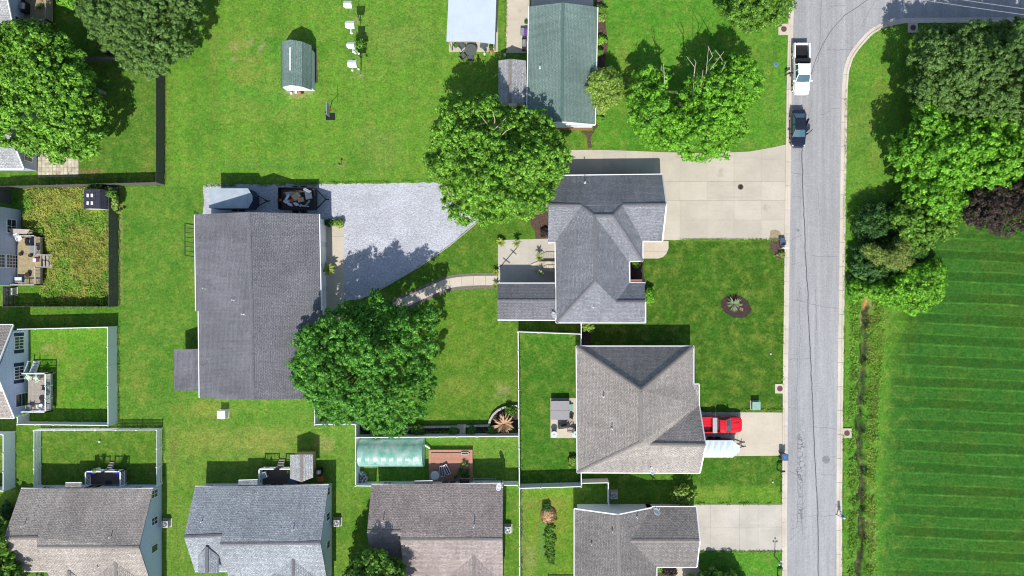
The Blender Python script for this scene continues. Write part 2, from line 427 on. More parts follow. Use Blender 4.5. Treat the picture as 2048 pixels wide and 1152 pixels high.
M['leaf_bright'] = leaf_mat('bright_lime_leaves', [(0.042, 0.154, 0.012), (0.109, 0.319, 0.019), (0.185, 0.453, 0.029), (0.286, 0.567, 0.054)])
M['leaf_olive'] = leaf_mat('olive_leaves', [(0.056, 0.125, 0.025), (0.093, 0.191, 0.038), (0.137, 0.250, 0.058), (0.186, 0.294, 0.076)])
M['leaf_dark'] = leaf_mat('dark_green_leaves', [(0.019, 0.065, 0.016), (0.039, 0.117, 0.026), (0.065, 0.156, 0.033), (0.091, 0.195, 0.039)])
M['leaf_purple'] = leaf_mat('dark_purple_leaves', [(0.029, 0.020, 0.022), (0.054, 0.033, 0.035), (0.083, 0.055, 0.049), (0.058, 0.066, 0.029)])
M['leaf_yellow'] = leaf_mat('pale_yellow_green_leaves', [(0.096, 0.180, 0.024), (0.192, 0.285, 0.048), (0.288, 0.361, 0.088), (0.208, 0.228, 0.072)])
M['leaf_flower'] = leaf_mat('yellow_green_leaves', [(.08, .18, .015), (.18, .33, .03), (.30, .44, .07), (.46, .52, .20)])
M['leaf_weed'] = leaf_mat('golden_weeds', [(.16, .25, .03), (.30, .36, .05), (.44, .43, .10), (.33, .30, .07)])
M['leaf_weedg'] = leaf_mat('green_weeds', [(.06, .19, .014), (.12, .30, .02), (.19, .38, .035), (.28, .38, .07)])
M['leaf_copper'] = leaf_mat('coppery_dry_fronds', [(.40, .20, .10), (.55, .32, .18), (.62, .42, .26), (.30, .22, .08)])
M['frond'] = leaf_mat('yellow_green_fronds', [(.12, .20, .02), (.22, .30, .04), (.30, .36, .07), (.40, .42, .12)])
M['frondg'] = leaf_mat('grey_green_fronds', [(.12, .20, .10), (.20, .30, .16), (.32, .38, .22), (.40, .34, .22)])
M['bark'] = plain('tree_bark', (.12, .095, .075), .95, var=.4, scale=5)
M['bark_dead'] = plain('dead_grey_wood', (.42, .37, .31), .95, var=.2, scale=5)
# ================================================================ GROUND
def smooth01(t): t = np.clip(t, 0, 1); return t*t*(3-2*t)
def inpoly(px, py, poly):
    px = np.asarray(px, float); py = np.asarray(py, float); ins = np.zeros(px.shape, bool); n = len(poly)
    for i in range(n):
        x0, y0 = poly[i]; x1, y1 = poly[(i+1) % n]
        if y0 == y1: continue
        c = ((y0 > py) != (y1 > py)) & (px < (x1-x0)*(py-y0)/(y1-y0)+x0); ins ^= c
    return ins
def edgedist(px, py, poly):
    px = np.asarray(px, float); py = np.asarray(py, float); d = np.full(px.shape, 1e9); n = len(poly)
    for i in range(n):
        x0, y0 = poly[i]; x1, y1 = poly[(i+1) % n]; dx, dy = x1-x0, y1-y0; L = dx*dx+dy*dy+1e-9
        t = np.clip(((px-x0)*dx+(py-y0)*dy)/L, 0, 1); d = np.minimum(d, np.hypot(px-x0-t*dx, py-y0-t*dy))
    return d
DITCH = [(1733,596),(1734,618),(1732,650),(1731,690),(1728,730),(1724,780),(1721,830),(1722,870),(1720,900),(1725,930),(1727,960),
         (1726,1000),(1724,1030),(1727,1070),(1725,1100),(1720,1130),(1717,1170),(1716,1400)]
def ditch_depth(px, py):
    dx = np.array([p[0] for p in DITCH]); dy = np.array([p[1] for p in DITCH])
    cx = np.interp(py, dy, dx) + 1.8*np.sin(py*.17) + 1.4*np.sin(py*.41)
    w = 5.2 + 1.6*np.sin(py*.09+1) + 1.3*np.sin(py*.23)
    d = (px-cx)/w
    start = smooth01((py-588)/40)
    return start*(0.75*np.exp(-d**2*.8) + 0.12*np.exp(-(d/2.8)**2)), d, start

xl = np.unique(np.round(np.concatenate([[-900,-500,-250,-150,-100,-80], np.arange(-66,66.1,.5), np.arange((1690-1024)/16,(1775-1024)/16,.16),
                [75,90,120,200,400,900]]), 3))
yl = np.unique(np.round(np.concatenate([[-900,-500,-250,-120,-80,-60,-50], np.arange(-40,40.1,.5), [50,60,80,120,250,500,900]]), 3))
GX, GY = np.meshgrid(xl, yl); PX = GX*16+1024; PY = 576-GY*16
dep, dd, dst = ditch_depth(PX, PY)
GZ = -dep
tint = np.zeros(PX.shape+(3,)); tint[:] = (.082, .190, .020)
NZ = {}
def vnoise(px, py, s, seed):
    g = np.random.default_rng(seed).random((64, 64)); x = px/s % 64; y = py/s % 64
    x0 = x.astype(int); y0 = y.astype(int); fx = smooth01(x-x0); fy = smooth01(y-y0); x0 %= 64; y0 %= 64; x1 = (x0+1) % 64; y1 = (y0+1) % 64
    return (g[y0,x0]*(1-fx)+g[y0,x1]*fx)*(1-fy)+(g[y1,x0]*(1-fx)+g[y1,x1]*fx)*fy
def paint(poly, col, soft=10, amt=1.0, nz=0):
    ins = inpoly(PX, PY, poly); d = edgedist(PX, PY, poly); sd = np.where(ins, d, -d)
    if nz: sd = sd + (vnoise(PX, PY, 14, 3)-.5)*nz
    w = (smooth01(sd/soft+.5)*amt)[..., None]; tint[:] = tint*(1-w)+np.array(col)*w
def rect(x0, y0, x1, y1): return [(x0,y0),(x1,y0),(x1,y1),(x0,y1)]
def blob(x, y, rx, ry, col, amt, rough=.5):
    r = np.hypot((PX-x)/rx, (PY-y)/ry) + (vnoise(PX, PY, 9, 5)-.5)*rough*1.6
    w = (smooth01((1.1-r)/.7)*amt)[..., None]; tint[:] = tint*(1-w)+np.array(col)*w
YEL = (.21, .24, .045); TAN = (.34, .27, .14); DK = (.040, .115, .013)
paint(rect(330,-400,1060,372), (.108,.240,.026), 16)
paint(rect(1190,-400,1580,296), (.082,.235,.022), 12)
paint(rect(236,372,1000,852), (.088,.20,.024), 16)
paint(rect(-400,100,330,372), (.078,.175,.022), 10)
paint(rect(57,654,236,852), (.085,.225,.018), 6)
paint(rect(-300,850,700,1500), (.115,.215,.030), 14)
paint(rect(-100,855,325,980), (.078,.165,.018), 6)
paint(rect(640,852,1038,980), (.10,.215,.028), 8)
paint(rect(1039,660,1162,975), (.050,.145,.014), 5)
paint(rect(1165,480,1568,830), (.046,.118,.012), 8)
paint(rect(1162,905,1568,975), (.048,.135,.014), 6)
paint(rect(1300,972,1568,1010), (.105,.225,.022), 8, nz=8)
paint(rect(1039,975,1150,1500), (.115,.225,.022), 6)
paint(rect(1390,1095,1568,1500), (.075,.235,.022), 6)
paint([(880,440),(1065,430),(1065,480),(998,560),(780,600),(660,605)], (.066,.155,.016), 14)
paint(rect(815,590,1036,846), (.080,.180,.018), 16)
paint(rect(1675,-20,1800,640), (.098,.235,.026), 10)
paint(rect(1675,560,1775,1500), (.080,.225,.022), 34, nz=16)
paint([(1800,440),(2600,440),(2600,1800),(1745,1800),(1770,900),(1790,700),(1830,600)], (.036,.130,.018), 44, nz=20)
# mowing stripes of the big field
fld = smooth01((PX-1762-(vnoise(PX,PY,20,8)-.5)*40)/75)*smooth01((PY-440)/50)
redd = (fld*smooth01((vnoise(PX, PY, 38, 21)-.5)*3)*.35)[..., None]; tint[:] = tint*(1-redd)+np.array((.060,.115,.014))*redd
mow = fld.copy(); tint *= (1-.14*fld)[..., None]
# squarish worn outline where something once stood in the upper lawn
sq = np.maximum(np.abs(PX-510)/82, np.abs(PY-152)/84); wq = (np.exp(-((sq-1)/.075)**2)*.5*(.4+vnoise(PX,PY,12,2)))[..., None]; tint[:] = tint*(1-wq)+np.array((.19,.25,.05))*wq
wq = (smooth01((.95-sq)/.2)*.35)[..., None]; tint[:] = tint*(1-wq)+np.array((.065,.24,.03))*wq
# faint mower tracks elsewhere
tr = 1+.09*np.sign(np.sin((PY+PX*.01)*np.pi/9))*inpoly(PX,PY,rect(1165,480,1568,830)); tint *= tr[..., None]
tr = 1+.05*np.sin((PX)*np.pi/22)*inpoly(PX,PY,rect(330,-100,900,360)); tint *= tr[..., None]
tr = 1+.07*np.sin(PX*np.pi/15)*inpoly(PX,PY,rect(325,850,700,1152)); tint *= tr[..., None]
for x,y,rx,ry,c,a in [(470,90,13,9,TAN,.85),(498,86,12,7,TAN,.7),(520,98,12,8,TAN,.8),(468,120,9,10,TAN,.8),(500,118,8,6,TAN,.6),(528,86,8,6,TAN,.6),(540,150,30,30,YEL,.35),(490,150,40,22,YEL,.6),(470,95,30,30,YEL,.5),(505,118,34,16,YEL,.5),(500,210,70,10,YEL,.35),(425,120,9,110,YEL,.4),
    (800,80,80,60,(.16,.23,.05),.5),(760,300,60,60,(.15,.22,.05),.45),(716,38,7,6,TAN,.8),(721,150,8,7,TAN,.9),(664,236,8,6,TAN,.6),(683,330,9,8,TAN,.8),(598,187,34,10,TAN,.55),
    (720,72,7,6,TAN,.7),(720,114,7,6,TAN,.6),(180,344,36,10,(.20,.13,.07),.8),(300,320,26,40,YEL,.55),(440,400,20,50,YEL,.3),(280,760,30,50,YEL,.35),(110,700,26,26,YEL,.55),(150,745,30,30,YEL,.5),(90,695,10,8,TAN,.6),
    (395,560,18,60,YEL,.4),(420,820,70,24,YEL,.65),(500,880,120,30,(.24,.25,.06),.6),(650,890,30,20,(.26,.25,.09),.6),(400,880,50,40,YEL,.5),(345,900,9,60,(.17,.14,.05),.4),
    (920,775,50,26,YEL,.5),(930,700,26,40,YEL,.3),(1005,780,18,20,TAN,.5),(900,660,60,60,(.11,.22,.02),.4),
    (1500,110,60,60,(.12,.22,.03),.4),(1250,130,16,80,YEL,.5),(1440,285,90,14,(.08,.17,.03),.5),(1540,170,12,120,(.11,.20,.03),.4),
    (1100,1040,46,60,(.17,.21,.03),.7),(1085,1010,40,18,(.20,.2,.05),.6),(1090,1075,12,30,(.22,.16,.07),.6),(1060,1120,14,40,TAN,.35),
    (1720,250,30,70,(.14,.21,.04),.5),(1760,180,24,60,YEL,.4),(1750,320,20,40,YEL,.4),(1765,640,12,50,YEL,.35),(1752,720,8,110,(.20,.22,.06),.4),(1745,900,8,250,(.18,.22,.05),.35),
    (1745,1080,9,90,(.26,.22,.10),.5),(1705,720,9,50,(.06,.24,.03),.5),(1705,1040,12,120,(.05,.22,.03),.6),(1757,520,60,18,(.08,.2,.02),.4),
    (1240,160,30,120,(.13,.23,.03),.4),(1000,60,9,60,(.12,.20,.03),.5),(1420,985,60,12,YEL,.35),(560,330,160,12,(.06,.2,.03),.4)]:
    blob(x, y, rx, ry, c, a)
paint([(56,378),(222,378),(222,606),(90,606),(88,570),(56,560)], (.17,.19,.035), 8)
# worn strips along fences
for poly, c, a in [(rect(236,376,243,612),TAN,.5),(rect(331,130,336,372),(.2,.17,.06),.4),(rect(1030,676,1036,860),(.2,.17,.06),.3),(rect(1042,982,1050,1152),(.2,.17,.07),.5),(rect(1196,-20,1218,270),(.10,.07,.045),.0)]:
    paint(poly, c, 5, a, nz=4)
# bare banks and bed of the ditch
wd = (smooth01((1.5-np.abs(dd+(vnoise(PX,PY,7,4)-.5)*1.0))/.5)*smooth01((PY-600)/20)*.95)[..., None]
tint[:] = tint*(1-wd)+(np.array((.045,.04,.032))*(1+2.2*np.clip(vnoise(PX,PY,16,44)-.45,0,1))[...,None])*wd
for x,y,rx,ry,c,a in [(1731,606,8,16,(.45,.22,.10),.9),(1744,612,7,8,(.35,.24,.14),.8),(1724,640,6,12,(.34,.22,.12),.7),(1737,700,12,30,(.05,.06,.05),.5)]: blob(x,y,rx,ry,c,a,.3)
tint = np.clip(tint, 0, 1)

def grid_mesh(name, X, Y, Z, mat, colors=None):
    ny, nx = X.shape; me = bpy.data.meshes.new(name)
    co = np.stack([X, Y, Z], -1).reshape(-1, 3)
    i = np.arange((ny-1)*(nx-1)); r = i//(nx-1); c = i % (nx-1); a = r*nx+c
    f = np.stack([a, a+1, a+nx+1, a+nx], -1)
    raw_mesh(me, co, f); me.materials.append(mat)
    if colors is not None:
        at = me.color_attributes.new('tint', 'FLOAT_COLOR', 'POINT')
        at.data.foreach_set('color', np.concatenate([colors.reshape(-1,3), np.ones((co.shape[0],1))], 1).astype('f4').ravel())
    return link(bpy.data.objects.new(name, me))
def raw_mesh(me, co, f):
    co = np.asarray(co, 'f4'); f = np.asarray(f, 'i4'); k = f.shape[1]
    me.vertices.add(len(co)); me.vertices.foreach_set('co', co.ravel())
    me.loops.add(f.size); me.loops.foreach_set('vertex_index', f.ravel())
    me.polygons.add(len(f)); me.polygons.foreach_set('loop_start', np.arange(0, f.size, k, dtype='i4'))
    me.polygons.foreach_set('loop_total', np.full(len(f), k, 'i4')); me.update(calc_edges=True)
lawn = grid_mesh('lawn', GX, GY, GZ, M['lawn'], tint); lawn.data.attributes.new('mow', 'FLOAT', 'POINT').data.foreach_set('value', mow.astype('f4').ravel()); tag(lawn, 'green lawns, verge and mown field covering the whole ground', kind='structure')

# ================================================================ FLAT SURFACES
def sheet(name, pts, z, mat, label=None, parent=None, t=None):
    mb = MB(); p = [G(*q) for q in pts]
    mb.prism(p, (z-t) if t else -0.05, z); o = mb.build(name, mat, parent)
    if parent is None: tag(o, label, kind='structure')
    return o
def clip_rect(poly, x0, y0, x1, y1):
    def cl(p, f, ip):
        out = []
        for i in range(len(p)):
            a, b = p[i-1], p[i]
            if f(b):
                if not f(a): out.append(ip(a, b))
                out.append(b)
            elif f(a): out.append(ip(a, b))
        return out
    def ix(v): return lambda a, b: (v, a[1]+(b[1]-a[1])*(v-a[0])/(b[0]-a[0]))
    def iy(v): return lambda a, b: (a[0]+(b[0]-a[0])*(v-a[1])/(b[1]-a[1]), v)
    for f, ip in ((lambda q: q[0] >= x0, ix(x0)), (lambda q: q[0] <= x1, ix(x1)), (lambda q: q[1] >= y0, iy(y0)), (lambda q: q[1] <= y1, iy(y1))):
        poly = cl(poly, f, ip)
        if len(poly) < 3: return []
    return poly
def parea(p): return abs(sum(p[i][0]*p[(i+1)%len(p)][1]-p[(i+1)%len(p)][0]*p[i][1] for i in range(len(p))))/2
def slabs(name, label, poly, xs, ys, mat, z=.035, gap=.32, piece='slab'):
    base = sheet(name, poly, .010, M['joint'], label)
    xs = [-9999]+list(xs)+[9999]; ys = [-9999]+list(ys)+[9999]
    for i in range(len(xs)-1):
        for j in range(len(ys)-1):
            c = clip_rect(poly, xs[i]+gap/2, ys[j]+gap/2, xs[i+1]-gap/2, ys[j+1]-gap/2)
            if len(c) < 3 or parea(c) < 8: continue
            zz = z + random.uniform(-.004, .004)
            MB().prism([G(*q) for q in c], -.02, zz).build(piece, mat, base)
    return base

LE = [(1592,-900),(1588,0),(1586,60),(1583,180),(1582,288),(1580,430),(1578,576),(1576,720),(1575,864),(1574,1000),(1574,1152),(1573,1900)]
RE = [(2900,30),(2048,35),(1811,36),(1786,40),(1761,47),(1736,62),(1711,90),(1696,112),(1687,140),(1684,175),(1683,230),(1682,288),(1680,430),(1678,576),(1676,720),(1674,864),(1673,1000),(1673,1152),(1672,1900)]
road_pts = LE + RE[::-1] + [(2900,-130),(1780,-130),(1740,-160),(1725,-220),(1722,-900)]
road = sheet('road', road_pts, .02, M['asphalt'], 'faded grey asphalt street running down the right side and bending to the right at the top')
def resample(p, step):
    out = [p[0]]
    for a, b in zip(p[:-1], p[1:]):
        L = math.dist(a, b); n = max(1, int(L/step))
        for k in range(1, n+1): out.append((a[0]+(b[0]-a[0])*k/n, a[1]+(b[1]-a[1])*k/n))
    return out
def at_len(p, s):
    for a, b in zip(p[:-1], p[1:]):
        L = math.dist(a, b)
        if s <= L: return (a[0]+(b[0]-a[0])*s/L, a[1]+(b[1]-a[1])*s/L), ((b[0]-a[0])/L, (b[1]-a[1])/L)
        s -= L
    L = math.dist(p[-2], p[-1]); return p[-1], ((p[-1][0]-p[-2][0])/L, (p[-1][1]-p[-2][1])/L)
def curb(path, w, side, label):
    root = thing('curb', label, None); root['kind'] = 'structure'
    if 'category' in root: del root['category']
    tot = sum(math.dist(a, b) for a, b in zip(path[:-1], path[1:])); s = 0.0
    while s < tot-2:
        e = min(s+48, tot); n = 4; rings = []
        for k in range(n+1):
            (x, y), (dx, dy) = at_len(path, min(s+.25+(e-s-.5)*k/n, tot)); nx, ny = dy*side, -dx*side
            rings.append([(*G(x+nx*w*f, y+ny*w*f), z) for f, z in ((-.02,-.05),(-.02,.028),(.52,.035),(.66,.12),(1.0,.125),(1.0,-.05))])
        mb = MB(); m = 6; vv = [v for r in rings for v in r]; ff = []
        for k in range(n):
            for q in range(m-1): ff.append((k*m+q, k*m+q+1, (k+1)*m+q+1, (k+1)*m+q))
        ff += [tuple(range(m)), tuple(n*m+q for q in range(m-1, -1, -1))]
        if side < 0: ff = [f[::-1] for f in ff]
        mb.add(vv, ff).build('curb_section', M['curb'], root); s = e
    return root
LEc = [(1591,-300)]+LE[1:-1]+[(1573,1500)]
curb(LEc, 10.5, -1, 'pale concrete kerb and gutter along the left edge of the street')
REc = [(2300,34)]+RE[1:-1]+[(1672,1500)]
curb(REc, 10.5, 1, 'pale concrete kerb and gutter along the right edge of the street, curving round the corner')

def ribbon(mb, pts, w, z):
    pts = resample(pts, 6) if len(pts) < 60 else pts
    for i in range(len(pts)-1):
        a, b = pts[i], pts[i+1]; L = math.dist(a, b)+1e-6; nx, ny = -(b[1]-a[1])/L*w/2, (b[0]-a[0])/L*w/2
        mb.add([(*G(a[0]+nx,a[1]+ny), z), (*G(a[0]-nx,a[1]-ny), z), (*G(b[0]-nx,b[1]-ny), z), (*G(b[0]+nx,b[1]+ny), z)], [(0,1,2,3)])
def wob(pts, amp, step=5):
    out = []; ox = oy = 0
    for p in resample(pts, step):
        ox = ox*.8+random.uniform(-amp, amp); oy = oy*.8+random.uniform(-amp, amp); out.append((p[0]+ox, p[1]+oy))
    return out
mb = MB()
ribbon(mb, wob([(1604,288),(1606,390),(1610,480),(1615,576),(1620,690),(1627,864),(1632,950),(1636,1050),(1637,1160)], .5), 1.9, .025)
ribbon(mb, wob([(1604,288),(1605,270),(1612,232)], .5), 1.0, .025)
ribbon(mb, wob([(1622,150),(1632,118),(1645,88),(1665,58),(1690,30),(1720,12),(1740,-4)], .4), 1.1, .025)
mb.build('sealed_seam', M['seal'], road)
mb = MB()
for a, b in [((1642,0),(1640,70)),((1640,70),(1638,100)),((1624,150),(1650,80)),((1655,98),(1708,100)),((1720,60),(1750,0)),((1660,12),(1690,10)),((1688,78),(1700,90)),((1624,200),(1614,250)),((1660,218),(1680,216)),
             ((1640,230),(1660,222)),((1636,380),(1638,430)),((1582,392),(1606,395)),((1580,345),(1604,350)),((1580,480),(1602,470)),((1582,530),(1600,525)),((1620,512),(1676,514)),((1580,600),(1614,604)),
             ((1616,606),(1677,618)),((1600,576),(1598,760)),((1632,576),(1634,660)),((1594,700),(1596,900)),((1578,720),(1622,716)),((1576,815),(1596,818)),((1628,852),(1674,858)),((1596,864),(1596,1050)),
             ((1576,940),(1600,950)),((1637,948),(1672,950)),((1600,1032),(1674,1031)),((1604,950),(1606,1070)),((1580,1060),(1600,1050)),((1578,1080),(1600,1060)),((1662,913),(1673,913)),((1596,1020),(1592,1055)),((1608,1000),(1600,1060)),
             ((1683,300),(1680,560)),((1677,600),(1674,1140))]:
    ribbon(mb, wob([a, b], .9, 3), .55, .0245)
mb.build('hairline_cracks', M['crack'], road, kind='stuff')
mb = MB(); c = G(1652, 919); mb.cyl(c, .48, 0, .0235, 20); c = G(1596, 460); mb.cyl(c, .2, 0, .0233, 12)
mb.build('oil_stain', plain('oil_stain', (.20,.205,.22), .8, var=.2), road)

# gravel yard, driveways, walks
sheet('gravel_yard', (lambda P_: [(x+random.uniform(-1.3,1.3), y+random.uniform(-1.3,1.3)) for x, y in resample(P_+[P_[0]], 5)[:-1]])([(406,372),(414,368),(470,369),(560,368),(640,368),(760,367),(884,365),(905,385),(930,420),(962,438),(940,455),(900,490),(870,511),(840,532),(806,553),(770,573),(742,589),(720,598),(700,601),(665,606),(655,606),(655,440),(404,440),(408,400)]),
      .012, M['gravel'], 'pale limestone gravel yard beside the large grey outbuilding')
# metal edging of the gravel
mb = MB()
for a, b in zip([(962,439),(900,491),(840,533),(770,574)], [(900,491),(840,533),(770,574),(740,590)]): mb.beam((*G(*a), .05), (*G(*b), .05), .09, .12)
tag(mb.build('gravel_edging', M['stone']), 'pale concrete edging along the slanting side of the gravel yard', 'edging')
slabs('driveway', 'wide pale concrete driveway beside the grey L-shaped house', [(1118,352),(1136,300),(1210,300),(1320,304),(1413,307),(1500,303),(1545,295),(1572,289),(1570,480),(1322,480),(1322,352)],
      [1206,1252,1306,1360,1414,1468,1522], [363,401,440], M['conc'])
slabs('walkway', 'concrete front walk with a rounded corner below the grey house roof', [(1280,482),(1337,482),(1337,497),(1333,507),(1326,514),(1317,517),(1280,517)], [1308], [503], M['conc2'])
slabs('driveway', 'pale concrete driveway under the red pickup', [(1385,812),(1397,812),(1405,824),(1567,825),(1566,911),(1470,912),(1385,912)], [1475], [], M['conc2'])
slabs('driveway', 'pale concrete driveway at the bottom beside the brown hipped roof', [(1385,1009),(1565,1009),(1564,1101),(1385,1101)], [1421,1479,1516], [1054], M['conc3'])
slabs('driveway', 'narrow tan concrete driveway left of the green roofed house', [(1013,-160),(1060,-160),(1060,106),(1012,106)], [], [-110,-60,-10,40], M['conc2'])
slabs('sidewalk', 'concrete strip between the outbuilding doors and the gravel yard', [(648,437),(688,437),(688,608),(690,660),(648,660)], [], [473,536,600], M['conc2'])
slabs('patio', 'grey concrete patio between the two grey house roofs', [(996,480),(1110,477),(1110,570),(996,570)], [1058], [], M['conc3'])
slabs('patio', 'cream concrete patio slab with the spa left of the taupe roof', [(1101,796),(1160,796),(1160,876),(1101,876)], [], [], M['conc2'])
slabs('walkway', 'short pale walk at the bottom right of the brown roofed house', [(1352,1130),(1398,1122),(1398,1260),(1352,1260)], [], [], M['conc2'])
# curved walk
ctr = [(995,561),(960,561),(935,562),(912,564),(892,568),(872,576),(850,586),(826,597),(804,607),(786,616)]
def offset(path, d):
    out = []
    for i, p in enumerate(path):
        a = path[max(i-1,0)]; b = path[min(i+1,len(path)-1)]; L = math.dist(a, b); out.append((p[0]-(b[1]-a[1])/L*d, p[1]+(b[0]-a[0])/L*d))
    return out
sheet('mulch_border', offset(ctr, 15)+offset(ctr, -16)[::-1], .014, plain('grey_brown_mulch', (.17,.145,.12), .95, var=.4, scale=8), 'narrow grey mulch border either side of the curved concrete walk')
base = sheet('curved_walkway', offset(ctr, 9.5)+offset(ctr, -9.5)[::-1], .02, M['joint'], 'curved pale concrete walk from the patio towards the big tree')
tot = sum(math.dist(a, b) for a, b in zip(ctr[:-1], ctr[1:])); s = 0
while s < tot-3:
    e = min(s+24, tot); q = [at_len(ctr, s+.3+(e-s-.6)*k/3) for k in range(4)]
    L1 = [(p[0]-d[1]*9.5, p[1]+d[0]*9.5) for p, d in q]; L2 = [(p[0]+d[1]*9.5, p[1]-d[0]*9.5) for p, d in q]
    MB().prism([G(*v) for v in L1+L2[::-1]], -.02, .04).build('slab', M['conc2'], base); s = e
# paver patio at left
base = sheet('paver_patio', [(76,300),(157,312),(157,353),(76,355)], .012, M['joint'], 'stained cream paver patio between the two left hand houses')
pav = MB().box(-.215,-.215,0,.215,.215,.045).build('paver', M['paver'], base)
pts = [(x, y) for x in np.arange(80, 157, 7.4) for y in np.arange(310, 353, 7.3)]
for i, (x, y) in enumerate(pts):
    X, Y = G(x, y); o = pav if i == 0 else share(pav, base, (0,0,0)); o.location = (X, Y, random.uniform(0, .008)); o.rotation_euler = (0,0,random.uniform(-.02,.02))
# storm drains, covers
def inlet(px, py, label, w=22, colr='rust'):
    X, Y = G(px, py); t = thing('storm_drain', label, 'drain cover', (X, Y, 0))
    m = w/S/2; MB().box(X-m, Y-m, -.02, X+m, Y+m, .13).build('concrete_collar', M['conc2'], t)
    mb = MB(); mb.cyl((X, Y), .36, .10, .145, 20); mb.build('iron_lid', M[colr], t)
    mb = MB()
    for k in range(-2, 3): mb.box(X-.25, Y+k*.1-.015, .145, X+.25, Y+k*.1+.015, .153)
    mb.build('lid_ribs', M['dmetal'], t)
inlet(1567, 59, 'square concrete storm drain with a round lid, uppermost on the left kerb')
inlet(1559, 777, 'square concrete storm drain with a rusty round lid beside the dark green front lawn', 19)
inlet(1693, 866, 'square concrete storm drain on the right kerb beside the ditch', 19)
inlet(1825, 56, 'square concrete storm drain in tree shade at the top right corner kerb', 19)
t = thing('manhole_cover', 'round rusty brown lid set in the wide concrete driveway', 'manhole cover', (*G(1481,374), 0))
X, Y = G(1481, 374); MB().cyl((X,Y), .36, 0, .048, 24).build('rim', M['rust'], t); MB().cyl((X,Y), .26, .03, .056, 20).build('lid', M['dmetal'], t)
t = thing('valve_cover', 'small round blue water valve lid in the lawn left of the white pickup', 'valve cover', (*G(1552,129), 0))
X, Y = G(1552, 129); MB().cyl((X,Y), .27, 0, .05, 20).build('rim', M['steel'], t); MB().cyl((X,Y), .2, .02, .06, 16).build('lid', M['blue'], t)
# wet stain at drive foot
sheet('damp_stain', [(1541,461),(1549,459),(1558,462),(1562,468),(1560,477),(1548,479),(1538,478)], .043, plain('dried_mud_stain', (.30,.24,.15), .9, var=.2), 'brown muddy stain at the foot of the wide concrete driveway')

# beds
def bedpoly(cx, cy, rx, ry, rot=0, n=26, j=.06):
    out = []
    for k in range(n):
        a = 2*math.pi*k/n; r = 1+random.uniform(-j, j); x, y = rx*r*math.cos(a), ry*r*math.sin(a); c, s_ = math.cos(rot), math.sin(rot)
        out.append((cx+x*c-y*s_, cy+x*s_+y*c))
    return out
sheet('mulch_bed', bedpoly(1472,613,31,22,.35), .03, M['mulch'], 'oval dark mulch island in the front lawn')
sheet('mulch_bed', [(1060,440),(1072,415),(1100,412),(1110,480),(1071,478),(1070,462),(1061,450)], .03, M['mulch2'], 'leafy brown mulch bed at the left end of the grey house')
sheet('mulch_bed', [(1190,-40),(1206,-10),(1211,40),(1214,75),(1216,90),(1210,125),(1210,180),(1207,225),(1202,245),(1190,260),(1181,276),(1184,296),(1176,297),(1173,272),(1160,262),(1186,262)], .028, M['mulch2'], 'narrow brown bed down the right side of the green roofed house')
sheet('mulch_bed', [(1252,520),(1288,520),(1286,545),(1290,560),(1293,610),(1290,612),(1252,612)], .03, M['mulch'], 'dark bed in the recess on the right of the grey house')
sheet('mulch_bed', [(1540,480),(1548,478),(1568,479),(1567,519),(1556,517),(1546,508),(1540,494)], .03, M['mulch2'], 'small brown bed round the roadside mailbox')
sheet('mulch_bed', [(715,846),(735,856),(780,858),(975,853),(985,835),(1000,820),(1020,813),(1034,812),(1034,870),(714,872)], .03, M['mulch'], 'long dark planting bed along the white fence above the greenhouse')
sheet('mulch_bed', [(1160,672),(1182,655),(1182,690),(1160,692)], .03, M['mulch2'], 'small red brown bed beside the vinyl fence above the taupe roof')
sheet('mulch_bed', [(1312,1130),(1354,1130),(1348,1165),(1310,1165)], .03, M['mulch2'], 'brown bed with purple leaved plants at the bottom edge')
sheet('worn_path', [(628,96),(633,96),(636,165),(628,168)], .02, M['mulch2'], 'brown flower strip along the right side of the green gambrel shed')
sheet('hay_bed', bedpoly(1093,1065,17,62,0), .02, plain('turned_soil', (.10,.20,.03), .95, var=.5, scale=5), 'long narrow vegetable row in the yard at the bottom')

